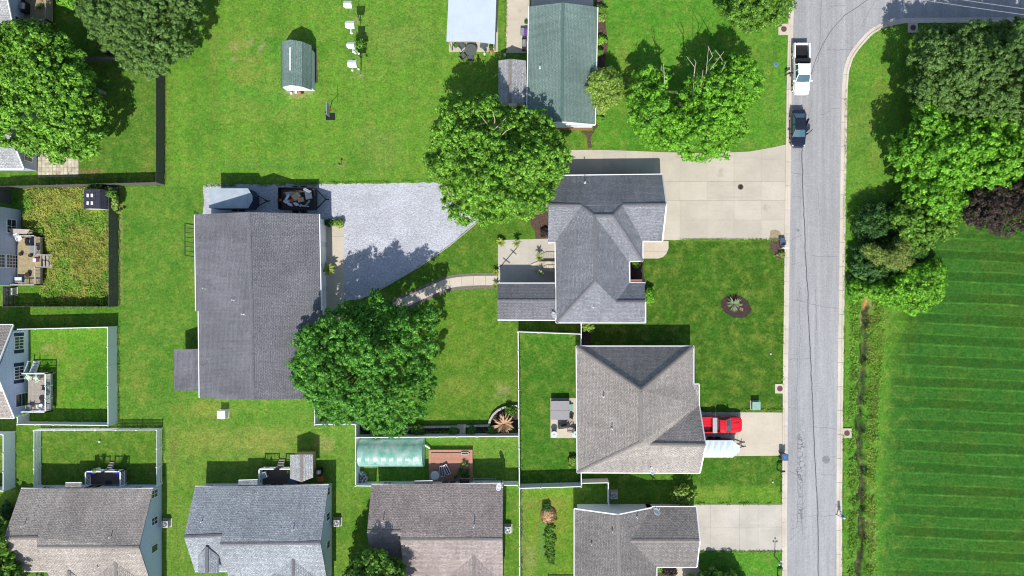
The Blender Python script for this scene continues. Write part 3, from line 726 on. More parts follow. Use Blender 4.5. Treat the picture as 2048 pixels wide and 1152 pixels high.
# ================================================================ FOLIAGE
def leaf_mesh(name, mat, parent, C_, Nn, size, kind=None, asp=.42):
    n = len(C_); rng = RNG
    Nn = Nn/np.linalg.norm(Nn, axis=1, keepdims=True)
    r = rng.normal(size=(n,3)); u = np.cross(Nn, r); u /= np.linalg.norm(u, axis=1, keepdims=True); v = np.cross(Nn, u)
    s = size[:, None]; off = Vector((0,0,0)) if parent is None else wpos(parent); C_ = C_-np.array(off)
    fold = Nn*s*.12
    vv = np.stack([C_-u*s*.62, C_-v*s*asp+fold, C_+u*s*.62, C_+v*s*asp+fold], 1).reshape(-1,3)
    f = np.arange(n*4).reshape(-1,4)
    me = bpy.data.meshes.new(name); raw_mesh(me, vv, f); me.materials.append(mat)
    o = link(bpy.data.objects.new(name, me)); o.parent = parent
    if kind: o['kind'] = kind
    return o
def lobes_in(poly, zb, zt, lr, dens, hollow, holes=()):
    xs = [p[0] for p in poly]; ys = [p[1] for p in poly]; rng = RNG
    tx = rng.uniform(min(xs), max(xs), 6000); ty = rng.uniform(min(ys), max(ys), 6000)
    ins = inpoly(tx, ty, poly); d = edgedist(tx, ty, poly); dm = d[ins].max()
    area = parea(poly)/256.; want = int(area/(math.pi*lr*lr)*dens)+3
    got = []; idx = np.where(ins)[0]
    for i in idx:
        if len(got) >= want: break
        r = lr*rng.uniform(.65, 1.35)
        if any(math.hypot(tx[i]-h_[0], ty[i]-h_[1]) < h_[2]+r*9 for h_ in holes): continue
        if d[i] < min(r*16*rng.uniform(.82,1.1), dm*.55): continue
        t = min(d[i]/dm, 1); z = zb+(zt-zb)*(1-(1-t)**2)**.6 - rng.random()*hollow*(zt-zb)
        w = W(tx[i], ty[i], z)
        if any((w.x-g[0])**2+(w.y-g[1])**2 < (.78*lr)**2 for g in got): continue
        got.append((w.x, w.y, z, r))
    per_ = sum(math.dist(poly[k-1], poly[k]) for k in range(len(poly))); n2 = int(per_/(lr*9.5))
    for k in range(n2):                       # small outer sprays that break up the outline
        (x, y), (dx, dy) = at_len(list(poly)+[poly[0]], per_*(k+rng.uniform(-.4,.4)+.5)/n2)
        s_ = 1 if inpoly([x-dy*6], [y+dx*6], poly)[0] else -1; o_ = rng.uniform(-3, 12)
        z = zb+(zt-zb)*rng.uniform(-.15, .35); w = W(x-dy*s_*o_, y+dx*s_*o_, z); got.append((w.x, w.y, z, lr*rng.uniform(.22,.58)))
    return got
def tree(name, label, poly, zb, zt, leaf, trunk, cat='tree', group=None, lr=1.35, dens=2.4, per=30, cl=.42, ls=.30, nclus=26, hollow=.35, holes=(), trad=.3):
    rng = RNG; X, Y = G(*trunk); root = thing(name, label, cat, (X, Y, 0), group=group)
    L = lobes_in(poly, zb, zt, lr, dens, hollow, holes); zb0 = max(zb*.45, .3)
    P = []; Nn = []; SZ = []
    for (x, y, z, r) in L:
        k = max(5, int(nclus*(r/lr)**2)); d = rng.normal(size=(k,3)); d[:,2] = np.abs(d[:,2])*.9-.3; d /= np.linalg.norm(d, axis=1, keepdims=True)
        cc = np.array((x,y,z))+d*r*np.array((1,1,.8))*rng.uniform(.55,1.22,(k,1))
        m = per; q = rng.normal(size=(k,m,3)); q /= np.linalg.norm(q, axis=2, keepdims=True)
        q[...,2] = np.abs(q[...,2])*.8-.25; cs = cl*rng.uniform(.6,1.25,(k,1,1)); pp = cc[:,None,:]+q*cs*rng.uniform(.5,1.1,(k,m,1))
        nn = d[:,None,:]*.3+q*.95+np.array((0,0,.45))+rng.normal(size=(k,m,3))*.30
        P.append(pp.reshape(-1,3)); Nn.append(nn.reshape(-1,3)); SZ.append(rng.uniform(.6,1.2,k*m)*ls)
    P = np.concatenate(P); keep = P[:,2] > .15; leaf_mesh('crown', M[leaf], root, P[keep], np.concatenate(Nn)[keep], np.concatenate(SZ)[keep])
    mb = MB(); fork = zb*.75; mb.tube([(X,Y,-.1),(X,Y,fork*.5),(X+.1,Y+.05,fork)], [trad*1.3, trad, trad*.8], 9)
    sel = sorted(L, key=lambda g: -g[3])[:14]
    for (x, y, z, r) in sel:
        a = Vector((X+.1, Y+.05, fork*.95)); b = Vector((x, y, z-.2)); m_ = a.lerp(b, .5)+Vector((0,0,.12*(b-a).length))
        mb.tube([a, m_, b], [trad*.5, trad*.3, .05], 6)
    mb.build('trunk', M['bark'], root, smooth=True)
    return root
def circ(px, py, rx, ry=None, n=14, j=.14):
    return [(px+rx*math.cos(2*math.pi*k/n)*(1+random.uniform(-j,j)), py+(ry or rx)*math.sin(2*math.pi*k/n)*(1+random.uniform(-j,j))) for k in range(n)]
def bush(label, px, py, r, h, leaf, ry=None, name='shrub', cat='shrub', group=None, ls=.15, per=16):
    return tree(name, label, circ(px, py, r, ry), h*.35, h*.9, leaf, (px, py), cat, group, lr=max(.22, r/16*.42), dens=3.2, per=per, cl=.16, ls=ls, nclus=12, hollow=.3, trad=.04)
def rosette(name, label, px, py, z, n, ln, mat, cat='plant', group=None, w=.16, up=.9, droop=.7):
    X, Y = G(px, py); root = thing(name, label, cat, (X, Y, z), group=group); first = None
    mb = MB(); segs = 5; vv = []; ff = []
    for k in range(segs+1):
        t = k/segs; r = ln*t*(1-.12*t); h = ln*(up*t-droop*t*t); ww = w*math.sin(math.pi*(.12+.88*t)**.8)*.5+.008
        vv += [(r,-ww,h),(r,0,h-.35*ww),(r,ww,h)]
    for k in range(segs): a = k*3; ff += [(a,a+3,a+4,a+1),(a+1,a+4,a+5,a+2)]
    mb.add(vv, ff); first = mb.build('frond', mat, root, local=True)
    for i in range(n):
        o = first if i == 0 else share(first, root, (0,0,0)); a = 2*math.pi*i*.381966*1.0+random.uniform(-.2,.2)
        o.rotation_euler = (random.uniform(-.2,.2), random.uniform(-.5,.25), a); o.scale = (random.uniform(.7,1.1),)*3
    MB().tube([(X,Y,0 if z < .5 else z-.5),(X,Y,z+.12)], [.09,.06], 8).build('stem', M['bark'], root)
    return root
def weeds(name, label, poly, n, h, mats, size=.34, asp=.11, zf=None, mask=None, clump=10):
    xs = [p[0] for p in poly]; ys = [p[1] for p in poly]; rng = RNG
    tx = rng.uniform(min(xs), max(xs), n*3); ty = rng.uniform(min(ys), max(ys), n*3); ins = inpoly(tx, ty, poly)
    if mask is not None: ins &= mask(tx, ty)
    tx = tx[ins][:n]; ty = ty[ins][:n]; k = len(tx)
    Z = np.zeros(k) if zf is None else zf(tx, ty); hh = h*rng.uniform(.3,1.1,k)*(.45+1.1*vnoise(tx, ty, 11, 31))
    C0 = np.stack([(tx-1024)/16, (576-ty)/16, Z+hh], -1); C0 = np.repeat(C0, clump, 0)+rng.normal(size=(k*clump,3))*np.array((.20,.20,.07))
    C0[:,2] = np.maximum(C0[:,2], np.repeat(Z, clump)+.02)
    Nn = rng.normal(size=(k*clump,3))*.55+np.array((0,-.25,1.0))
    o = leaf_mesh(name, M[mats], None, C0, Nn, rng.uniform(.5,1.3,k*clump)*size, asp=asp); tag(o, label, kind='stuff'); return o
# ================================================================ BUILDINGS
def roof(root, planes, mat, ridges=(), gutters=(), rmat='ridge', t=.15, name='roof'):
    mb = MB()
    for p in planes: mb.slab3([W(*q) for q in p], t)
    r = mb.build(name, M[mat], root, uvroof=True)
    for a, b in ridges:
        a, b = W(*a), W(*b); d = (b-a).normalized(); side = Vector((0,0,1)).cross(d).normalized()
        MB().slab3([a+side*.20+Vector((0,0,-.03)), b+side*.20+Vector((0,0,-.03)), b+Vector((0,0,.05)), a+Vector((0,0,.05))], .03)\
            .slab3([a+Vector((0,0,.05)), b+Vector((0,0,.05)), b-side*.20+Vector((0,0,-.03)), a-side*.20+Vector((0,0,-.03))], .03).build('ridge_cap', M[rmat], r)
    for g in gutters:
        for a, b in zip(g[:-1], g[1:]):
            A, B = W(*a), W(*b); MB().beam(A-Vector((0,0,.07)), B-Vector((0,0,.07)), .15, .13).build('gutter', M['gutter'], root)
    return r
def gbody(root, axis, x0, x1, y0, y1, ze, zr, mat, z0=0, name='wall'):
    (X0, Y1), (X1, Y0) = G(x0, y0), G(x1, y1); mb = MB()      # y0 is the upper (north) pixel row
    if axis == 'x':
        ym = (Y0+Y1)/2; sec = [(Y0,z0),(Y1,z0),(Y1,ze),(ym,zr),(Y0,ze)]; A = [(X0,y,z) for y,z in sec]; B = [(X1,y,z) for y,z in sec]
    else:
        xm = (X0+X1)/2; sec = [(X1,z0),(X0,z0),(X0,ze),(xm,zr),(X1,ze)]; A = [(x,Y0,z) for x,z in sec]; B = [(x,Y1,z) for x,z in sec]
    n = 5; ff = [tuple(range(n-1,-1,-1)), tuple(range(n,2*n))]+[(i,(i+1)%n,(i+1)%n+n,i+n) for i in range(n)]
    mb.add(A+B, ff); o = mb.build(name, M[mat], root)
    bm = bmesh.new(); bm.from_mesh(o.data); bmesh.ops.recalc_face_normals(bm, faces=bm.faces); bm.to_mesh(o.data); bm.free(); return o
def bodybox(root, poly, z1, mat, z0=-.05, name='wall'):
    return MB().prism([G(*p) for p in poly], z0, z1).build(name, M[mat], root)
DIRS = {'E': (1,0), 'W': (-1,0), 'N': (0,1), 'S': (0,-1)}
def window(root, face, px, py, zc, w, h, shutters=None, cols=2, rows=2, name='window', frame='white', grid=False):
    X, Y = G(px, py); nx, ny = DIRS[face]; tx, ty = -ny, nx
    def pt(u, z, d): return (X+tx*u+nx*d, Y+ty*u+ny*d, z)
    def bx(mb, u0, u1, z0, z1, d0, d1):
        a, b = pt(u0, z0, d0), pt(u1, z1, d1)
        mb.box(min(a[0],b[0]), min(a[1],b[1]), z0, max(a[0],b[0]), max(a[1],b[1]), z1)
    mb = MB(); f = .08
    for u0,u1,a,b in ((-w/2-f,-w/2,zc-h/2-f,zc+h/2+f),(w/2,w/2+f,zc-h/2-f,zc+h/2+f),(-w/2,w/2,zc+h/2,zc+h/2+f),(-w/2,w/2,zc-h/2-f,zc-h/2)): bx(mb,u0,u1,a,b,-.02,.07)
    o = mb.build(name, M[frame], root)
    mb = MB(); bx(mb, -w/2, w/2, zc-h/2, zc+h/2, -.02, .025); mb.build('pane', M['glass'], o)
    mb = MB()
    for k in range(1, cols): u = -w/2+w*k/cols; bx(mb, u-.025, u+.025, zc-h/2, zc+h/2, .026, .05)
    for k in range(1, rows): z = zc-h/2+h*k/rows; bx(mb, -w/2, w/2, z-.02, z+.02, .026, .046)
    if mb.v: mb.build('muntin', M[frame], o)
    if shutters:
        for sg in (-1, 1):
            mb = MB(); u0 = sg*(w/2+f+.02); bx(mb, min(u0,u0+sg*.42), max(u0,u0+sg*.42), zc-h/2-.05, zc+h/2+.05, 0, .05)
            mb.build('shutter', M[shutters], o)
    return o
def vent(root, px, py, z, h=.6, white=False):
    p = W(px, py, z); mb = MB(); mb.cyl((p.x,p.y), .055, p.z-.25, p.z+h, 8); mb.cyl((p.x,p.y), .16, p.z-.15, p.z+.10, 10, r2=.07)
    mb.build('vent_pipe', M['white' if white else 'potw'], root); 
def dish(label, px, py, z, az, r=.42):
    p = W(px, py, z); t = thing('satellite_dish', label, 'satellite dish', (p.x,p.y,p.z-.4), az)
    mb = MB(); vv = []; ff = []; n = 20
    rot = Matrix.Rotation(R(-50), 3, 'Y')
    for k, (rr, h) in enumerate(((0.001,0),(.5,.04),(.85,.11),(1,.16))):
        for q in range(n): a = 2*math.pi*q/n; vv.append(rot @ Vector((rr*r*math.cos(a)*.95, rr*r*math.sin(a), h*r)) + Vector((0,0,.65)))
    for k in range(3):
        for q in range(n): ff.append((k*n+q, k*n+(q+1)%n, (k+1)*n+(q+1)%n, (k+1)*n+q))
    mb.add(vv, ff); o = mb.build('reflector', M['white'], t, smooth=True, local=True); o.modifiers.new('Solid', 'SOLIDIFY').thickness = .02
    MB().tube([(0,0,-.2),(0,0,.5),(.05,0,.62)], .035, 8).build('mast', M['alu'], t, local=True)
    MB().tube([(.05,0,.45),(-.35,0,.72),(-.5,0,.86)], .02, 6).box(-.58,-.05,.82,-.46,.05,.92).build('feed_arm', M['steel'], t, local=True)
    return t
def ac_unit(label, px, py, w=.8, h=.75, group=None):
    X, Y = G(px, py); t = thing('air_conditioner', label, 'air conditioner', (X,Y,0))
    m = w/2; MB().box(X-m-.15,Y-m-.15,-.02,X+m+.15,Y+m+.15,.09).build('concrete_pad', M['conc'], t)
    mb = MB(); mb.box(X-m,Y-m,.1,X+m,Y+m,h); mb.build('case', M['ac'], t)
    mb = MB()
    for k in range(7):
        z = .18+k*.075
        for s in (-1,1): mb.box(X-m+.04, Y+s*(m+.008)-.006, z, X+m-.04, Y+s*(m+.008)+.006, z+.03); mb.box(X+s*(m+.008)-.006, Y-m+.04, z, X+s*(m+.008)+.006, Y+m-.04, z+.03)
    mb.build('louvre', M['steel'], t)
    MB().cyl((X,Y), m*.8, h-.02, h+.004, 24).build('fan_opening', M['black'], t)
    mb = MB(); mb.cyl((X,Y), m*.16, h, h+.06, 12)
    for k in range(4):
        a = k*math.pi/2+.4; mb.beam((X,Y,h+.02),(X+math.cos(a)*m*.72,Y+math.sin(a)*m*.72,h+.03), .14, .02)
    mb.build('fan', M['steel'], t)
    mb = MB()
    for rr in (.82,.6,.4):
        pts = [(X+math.cos(2*math.pi*k/20)*m*rr, Y+math.sin(2*math.pi*k/20)*m*rr, h+.07) for k in range(21)]; mb.tube(pts, .014, 4, cap=False)
    mb.build('grille', M['alu'], t); return t

# ---- grey L-shaped main house
h = thing('house', 'main grey shingled house with crossing hips and valleys beside the wide driveway', 'house', (*G(1190,500), 0))
e = 2.8; zr = 5.35; zt = 6.2
roof(h, [
  [(1097,352,e),(1324,349,e),(1332,409,zr),(1245,410,zr),(1226,431,zt),(1189,431,zt),(1163,411,zr),(1097,410,zr)],
  [(1097,410,zr),(1163,411,zr),(1110,484,e),(1096,485,e)],
  [(1163,411,zr),(1189,431,zt),(1191,562,zt),(1113,645,e),(1111,483,e)],
  [(1189,431,zt),(1226,431,zt),(1285,522,e),(1257,522,e)],
  [(1226,431,zt),(1245,410,zr),(1285,480,e),(1285,522,e)],
  [(1245,410,zr),(1332,409,zr),(1324,482,e),(1285,482,e)],
  [(1189,431,zt),(1257,522,e),(1259,566,e),(1232,604,4.3),(1191,562,zt)],
  [(1259,566,e),(1290,566,e),(1290,604,4.3),(1232,604,4.3)],
  [(1191,562,zt),(1232,604,4.3),(1290,604,4.3),(1290,645,e),(1113,645,e)]], 'sh_grey',
  ridges=[((1097,410,zr),(1163,411,zr)),((1163,411,zr),(1189,431,zt)),((1189,431,zt),(1226,431,zt)),((1226,431,zt),(1245,410,zr)),((1245,410,zr),(1332,409,zr)),((1190,431,zt),(1191,562,zt)),((1232,604,4.3),(1290,604,4.3)),((1226,431,zt),(1285,522,e)),((1191,562,zt),(1113,645,e))],
  gutters=[[(1097,351,e),(1325,348.5,e)],[(1285,483,e),(1325,483,e)],[(1285.5,483,e),(1285.5,522,e),(1257,522.5,e),(1259,523,e),(1259.5,566,e),(1290.5,566,e)],[(1291,604,4.2),(1291,645.5,e),(1112,645.5,e),(1110.5,484.5,e),(1096,485.5,e)],[(1325,349,e),(1333,409,zr)],[(1333,409,zr),(1325,482,e)]])
bodybox(h, [(1103,364),(1311,364),(1311,480),(1272,480),(1272,518),(1247,518),(1247,560),(1278,560),(1278,636),(1116,636),(1116,484),(1103,484)], 2.68, 'brick')
gbody(h, 'x', 1103, 1311, 364, 480, 2.65, 5.0, 'siding_white', 2.6, 'gable_wall')
for x, y in ((1170,365),(1187,615)): vent(h, x, y, 3.6, .7)
vent(h, 1187, 614, 4.0, .4)
for y in (395, 450): MB().box(*G(1311,y+24), .05, G(1311,0)[0]+.08, G(0,y-24)[1], 2.3).build('garage_door', M['white'], h)
# covered porch roof on its west side
roof(h, [[(995,567,2.6),(1111,567,2.6),(1111,601,3.5),(995,601,3.5)],[(995,601,3.5),(1111,601,3.5),(1111,640,2.6),(995,639,2.6)]], 'sh_dark',
     ridges=[((995,601,3.5),(1111,601,3.5))], gutters=[[(995,566.5,2.6),(1110,566.5,2.6)],[(995,640,2.6),(1110,640.5,2.6)]], name='porch_roof')
for x, y in ((1001,572),(1001,633),(1055,572),(1055,633)): MB().cyl(G(x,y), .09, 0, 2.5, 10).build('porch_post', M['white'], h)
bodybox(h, [(1000,569),(1115,569),(1115,636),(1000,636)], .03, 'conc3', name='porch_floor')

# ---- large outbuilding
g = thing('outbuilding', 'big rectangular grey shingled outbuilding beside the gravel yard', 'outbuilding', (*G(540,610), 0))
e = 3.7; zr = 6.3
roof(g, [[(389.5,429,e),(497,424,zr),(503,621,zr),(392,621,e)],[(497,424,zr),(638,428,e),(642,621,e),(503,621,zr)]], 'sh_dark',
     ridges=[((497,424,zr),(503,621,zr))], gutters=[[(389,429,e),(391.5,621,e)],[(638.5,428,e),(642.5,621,e)]])
e2 = 3.62; z2 = 6.25
roof(g, [[(397,619,e2),(503,619,z2),(506,800,z2),(399,796,e2)],[(503,619,z2),(645,619,e2),(651,796,e2),(506,800,z2)]], 'sh_dark',
     ridges=[((503,622,z2),(506,800,z2))], gutters=[[(396.5,622,e2),(398.5,796,e2)],[(645.5,612,e2),(651.5,796,e2)]], name='lower_roof')
gbody(g, 'y', 429, 652, 441, 783, 3.5, 6.0, 'siding_white')
for y in (468, 512, 556, 600): MB().box(*G(652,y+17), .05, G(652,0)[0]+.07, G(0,y-17)[1], 2.5).build('garage_door', M['white'], g)
window(g, 'N', 500, 441, 1.8, 1.1, 1.2)
for x,y,z in ((410,577,4.1),(468,600,5.5),(487,628,5.95)): vent(g, x, y, z, .55, True)
# lean-to shed joined to the west wall
roof(g, [[(347,699,2.4),(387,698,3.3),(387,781,3.3),(348,781,2.4)],[(387,698,3.3),(408,698,2.9),(408,781,2.9),(387,781,3.3)]], 'sh_dark', ridges=[((387,698,3.3),(387,781,3.3))], name='shed_roof')
bodybox(g, [(376,712),(424,712),(424,772),(376,772)], 2.2, 'siding_white', name='shed_wall')

# ---- green roofed house
h = thing('house', 'house with a plain green shingled gable roof at the top', 'house', (*G(1120,130), 0))
e = 2.8; zr = 4.9
roof(h, [[(1058,13,e),(1126,5,zr),(1124,243,zr),(1053.5,247,e)],[(1126,5,zr),(1195,14,e),(1190,249,e),(1124,243,zr)]], 'sh_green', rmat='ridge_green',
     ridges=[((1126,5,zr),(1124,243,zr))], gutters=[[(1057.5,13,e),(1053,247,e)],[(1195.5,14,e),(1190.5,249,e)],[(1053.5,248,e),(1124,244,zr)],[(1124,244,zr),(1190,250,e)]])
gbody(h, 'y', 1062, 1183, 42, 259, 2.65, 4.7, 'siding_white')
MB().box(*G(1061.5,259.6), -.02, *G(1183.5,257), .9).build('brick_base', M['brick'], h)
for x in (1136, 1160): window(h, 'S', x, 259, 2.0, .5, .55, name='window')
MB().box(*G(1142,261), 2.2, *G(1154,258), 2.5).build('gable_vent', M['ac'], h)
vent(h, 1080, 136, 3.6, .6, True)
bodybox(h, [(1062,-60),(1186,-60),(1186,30),(1062,30)], .3, 'conc3', name='back_porch')
window(h, 'N', 1078, 42, 1.6, 1.2, .8)
sh = thing('garden_shed', 'small grey roofed shed left of the green roofed house', 'shed', (*G(1026,170), 0))
roof(sh, [[(997,121,2.4),(1020,118,3.2),(1020,206,3.2),(997,205,2.4)],[(1020,118,3.2),(1052,121,2.4),(1052,205,2.4),(1020,206,3.2)]], 'sh_lgrey', ridges=[((1020,118,3.2),(1020,206,3.2))], rmat='ridge_tan')
gbody(sh, 'y', 1003, 1051, 138, 212, 2.25, 3.0, 'siding_tan'); 
MB().box(*G(1018,213.5), .05, *G(1034,211), 1.9).build('door', M['white'], sh)

# ---- taupe hipped house
h = thing('house', 'taupe shingled hip roof house with the red pickup beside it', 'house', (*G(1270,820), 0))
e = 2.7; zr = 7.0; z5 = 5.5
roof(h, [
  [(1153,693,e),(1387,693,e),(1282,781,zr)],
  [(1153,693,e),(1282,781,zr),(1281,885,zr),(1155,945,e)],
  [(1387,693,e),(1387,769,e),(1398,769,e+.01),(1398,812,e),(1392,812,2.9),(1300,889,z5),(1281,885,zr),(1282,781,zr)],
  [(1392,812,e+.1),(1398,812,e),(1411,891,z5),(1300,889,z5)],
  [(1281,885,zr),(1300,889,z5),(1411,891,z5),(1399,946,e),(1155,945,e)]], 'sh_tan', rmat='ridge_tan',
  ridges=[((1282,784,zr),(1281,884,zr)),((1153,693,e),(1282,781,zr)),((1387,693,e),(1282,781,zr)),((1300,889,z5),(1411,891,z5)),((1281,885,zr),(1155,945,e))],
  gutters=[[(1152.5,692.5,e),(1387.5,692.5,e),(1387.5,768.5,e),(1398.5,768.5,e),(1398.5,812,e)],[(1399.5,946.5,e),(1154.5,945.5,e),(1152.5,693,e)],[(1399,812,e),(1412,891,z5)],[(1412,891,z5),(1400,946,e)]])
bodybox(h, [(1159,697),(1369,697),(1369,769),(1380,769),(1380,815),(1385,815),(1385,925),(1159,925)], 2.6, 'siding_tan')
gbody(h, 'x', 1330, 1385, 806, 928, 2.6, 5.2, 'siding_tan', 2.5, 'gable_wall')
for x,y,z,b in ((1207,793,4.6,.6),(1224,857,5.2,.7)): vent(h, x, y, z, b, True)
for y in (845, 888): MB().box(*G(1385,y+18), .05, G(1385,0)[0]+.08, G(0,y-18)[1], 2.2).build('garage_door', M['white'], h)

# ---- brown hipped house at the bottom
h = thing('house', 'brown grey gabled house with a pale end wall, beside the lowest concrete driveway', 'house', (*G(1240,1090), 0))
e = 2.7; zr = 4.5; zw = 4.05
roof(h, [
  [(1149,1018,e),(1236,1030,zr),(1240,1230,zr),(1149,1230,e)],
  [(1236,1030,zr),(1304,1016,e),(1261,1082,zw),(1313,1134,e),(1313,1230,e),(1240,1230,zr)],
  [(1304,1016,e),(1306,1014,e),(1392,1014,e),(1399,1082,zw),(1261,1082,zw)],
  [(1261,1082,zw),(1399,1082,zw),(1393,1134,e),(1313,1134,e)]], 'sh_tan2', rmat='ridge_tan',
  ridges=[((1236,1030,zr),(1240,1230,zr)),((1261,1082,zw),(1399,1082,zw))],
  gutters=[[(1304,1013.5,e),(1392.5,1013.5,e)],[(1393.5,1134.5,e),(1313.5,1134.5,e),(1313.5,1230,e)],[(1148.5,1018,e),(1148.5,1230,e)],[(1148.5,1017.5,e),(1236,1029.5,zr)],[(1236,1029.5,zr),(1304,1015.5,e)],[(1393,1014,e),(1400,1082,zw)],[(1400,1082,zw),(1394,1134,e)]])
gbody(h, 'y', 1154, 1300, 1008, 1215, 2.6, 4.35, 'siding_white')
bodybox(h, [(1290,1008),(1376,1008),(1376,1108),(1290,1108)], 2.6, 'siding_white', name='garage_wall')
MB().box(*G(1376,1098), .05, G(1376,0)[0]+.07, G(0,1020)[1], 2.2).build('garage_door', M['white'], h)
for x,y,z,b in ((1183,1087,3.4,.5),(1224,1060,4.1,.7),(1274,1034,3.6,.6)): vent(h, x, y, z, b, True)

# ---- bottom row
def row_house(label, loc, mat, N, bump, left, right, rl, rr, sl, sr, gables, wall, wx, gy, gx0, mid, wins):
    h = thing('house', label, 'house', (*G(*loc), 0))
    planes = [N, bump, sl, sr]; rid = [rl, rr]
    for gpl, gr in gables: planes += gpl; rid.append(gr)
    roof(h, planes, mat, rmat='ridge_tan' if mat != 'sh_slate' else 'ridge', ridges=rid,
         gutters=[[N[0], bump[0]], [bump[1], bump[2]], [bump[3], N[1]], [sl[2], sl[3]]])
    zrr = rr[0][2]; zll = rl[0][2]
    gbody(h, 'x', mid, wx, gy[0], gy[1], 2.45, zrr-.22, wall); gbody(h, 'x', gx0, mid+2, gy[0]+1, gy[2], 2.42, zll-.22, wall)
    for w in wins: window(h, *w[:6], **(w[6] if len(w) > 6 else {}))
    return h
e = 2.6
h6 = row_house('brown grey shingled row house, leftmost of the three at the bottom', (200,1060), 'sh_brown',
  [(42,977,e),(306,977,e),(278,1095,5.25),(74,1094,5.25),(74.5,1076,5.0),(8,1077,5.0)],
  [(129,979,e-.02),(131,966,e-.3),(163,966,e-.3),(163,979,e-.02)], None, None, ((8,1077,5.0),(74.5,1076,5.0)), ((74,1094,5.25),(278,1095,5.25)),
  [(8,1077,5.0),(74.5,1076,5.0),(97,1143,e),(40,1143,e)], [(74,1094,5.25),(278,1095,5.25),(306,1180,e),(109,1180,e)],
  [([[(230,1124,4.38),(306,1179,2.68),(306,1230,2.68),(231,1230,4.38)],[(230,1124,4.38),(231,1230,4.38),(160,1230,2.68),(160,1179,2.68)]], ((230,1124,4.38),(231,1230,4.38))),
   ([[(137,1141,3.95),(190,1179,2.68),(190,1230,2.68),(138,1230,3.95)],[(137,1141,3.95),(138,1230,3.95),(112,1230,2.68),(112,1179,2.68)]], ((137,1141,3.95),(138,1230,3.95)))],
  'siding_sky_tint', 323.5, (969,1152,1120), 84, 165,
  [('E',323.5,980,1.5,.85,1.15),('E',323.5,1033,1.5,.85,1.15),('E',323.5,1087,1.5,.85,1.15,{'rows':1,'cols':1}),('N',200,969,1.3,1.6,1.9),('N',110,969,1.5,1.0,1.1),('N',290,969,1.5,1.0,1.1)])
for x,y,z in ((50,1050,4.3),(224,1072,4.6),(197,1134,4.0)): vent(h6, x, y, z, .6, True)
h7 = row_house('blue grey shingled row house, middle one of the three at the bottom', (520,1060), 'sh_slate',
  [(390,973,e),(657,970,e),(641,1086,5.1),(440,1088,5.1),(443,1071,4.85),(368,1074,4.85)],
  [(476,974,e-.02),(477,961,e-.3),(515,960,e-.3),(515,973,e-.02)], None, None, ((368,1074,4.85),(443,1071,4.85)), ((440,1088,5.1),(641,1086,5.1)),
  [(368,1074,4.85),(443,1071,4.85),(455,1143,e),(390,1143,e)], [(440,1088,5.1),(641,1086,5.1),(657,1176,e),(462,1176,e)],
  [([[(586,1116,4.25),(652,1174,2.7),(652,1230,2.7),(586,1230,4.25)],[(586,1116,4.25),(586,1230,4.25),(515,1230,2.7),(515,1174,2.7)]], ((586,1116,4.25),(586,1230,4.25))),
   ([[(413,1094,4.5),(437,1112,3.75),(437,1146,3.75),(413,1146,4.5)],[(413,1094,4.5),(413,1146,4.5),(396,1146,3.75),(396,1112,3.75)]], ((413,1094,4.5),(413,1146,4.5)))],
  'siding_sky_tint', 664, (966,1150,1120), 412, 500,
  [('E',664,976,1.5,.85,1.15,{'rows':1}),('E',664,1025,1.5,.85,1.15,{'rows':1}),('E',664,1080,1.5,.85,1.15,{'rows':1,'cols':1}),('N',560,966,1.2,1.7,1.9),('N',430,966,1.5,1.0,1.1)])
for x,y,z in ((407,1041,3.9),(588,1058,4.4)): vent(h7, x, y, z, .6, True)
h8 = row_house('mauve brown shingled row house, rightmost of the three at the bottom', (880,1060), 'sh_mauve',
  [(743,969,e),(1006,967,e),(1005,1079,5.05),(801,1080,5.05),(801,1064,4.8),(734,1064,4.8)],
  [(828,970,e-.02),(829,963,e-.3),(865,962,e-.3),(865,969,e-.02)], None, None, ((734,1064,4.8),(801,1064,4.8)), ((801,1080,5.05),(1005,1079,5.05)),
  [(734,1064,4.8),(801,1064,4.8),(806,1138,e),(744,1138,e)], [(801,1080,5.05),(1005,1079,5.05),(1006,1168,e),(808,1168,e)],
  [([[(948,1109,4.2),(1003,1166,2.7),(1003,1230,2.7),(948,1230,4.2)],[(948,1109,4.2),(948,1230,4.2),(880,1230,2.7),(880,1166,2.7)]], ((948,1109,4.2),(948,1230,4.2)))],
  'siding_white', 1002, (961,1142,1112), 760, 835,
  [('E',1002,1130,1.2,1.0,1.9),('N',900,961,1.2,1.7,1.9),('N',780,961,1.5,1.0,1.1),('N',960,961,1.5,1.0,1.1)])
for x,y,z in ((767,1041,4.2),(948,1051,4.5)): vent(h8, x, y, z, .7, True)

# ---- houses cut by the left edge
h = thing('house', 'blue grey sided house with a tan deck, cut by the left edge', 'house', (*G(10,490), 0))
gbody(h, 'x', -150, 42, 420, 571, 4.2, 6.6, 'siding_grey')
roof(h, [[(-200,406,4.3),(-22,406,4.3),(-46,492,6.8),(-200,492,6.8)],[(-200,492,6.8),(-46,492,6.8),(-22,577,4.3),(-200,577,4.3)]], 'sh_lgrey', ridges=[((-200,492,6.8),(-46,492,6.8))], rmat='ridge_tan', gutters=[[(-22,406,4.3),(-46,492,6.8)],[(-46,492,6.8),(-22,577,4.3)]])
for a in [('E',42,455,1.45,1.6,1.3,{'rows':2,'cols':2}),('E',42,524,3.2,1.5,1.5,{'rows':3,'cols':4}),('E',42,524,1.3,1.5,1.7,{'rows':4,'cols':4})]: window(h, *a[:6], **a[6])
h = thing('house', 'light blue tinted house with navy shutters at the left edge inside the white fence', 'house', (*G(20,745), 0))
gbody(h, 'x', -130, 57, 660, 826, 2.35, 4.7, 'siding_sky_tint')
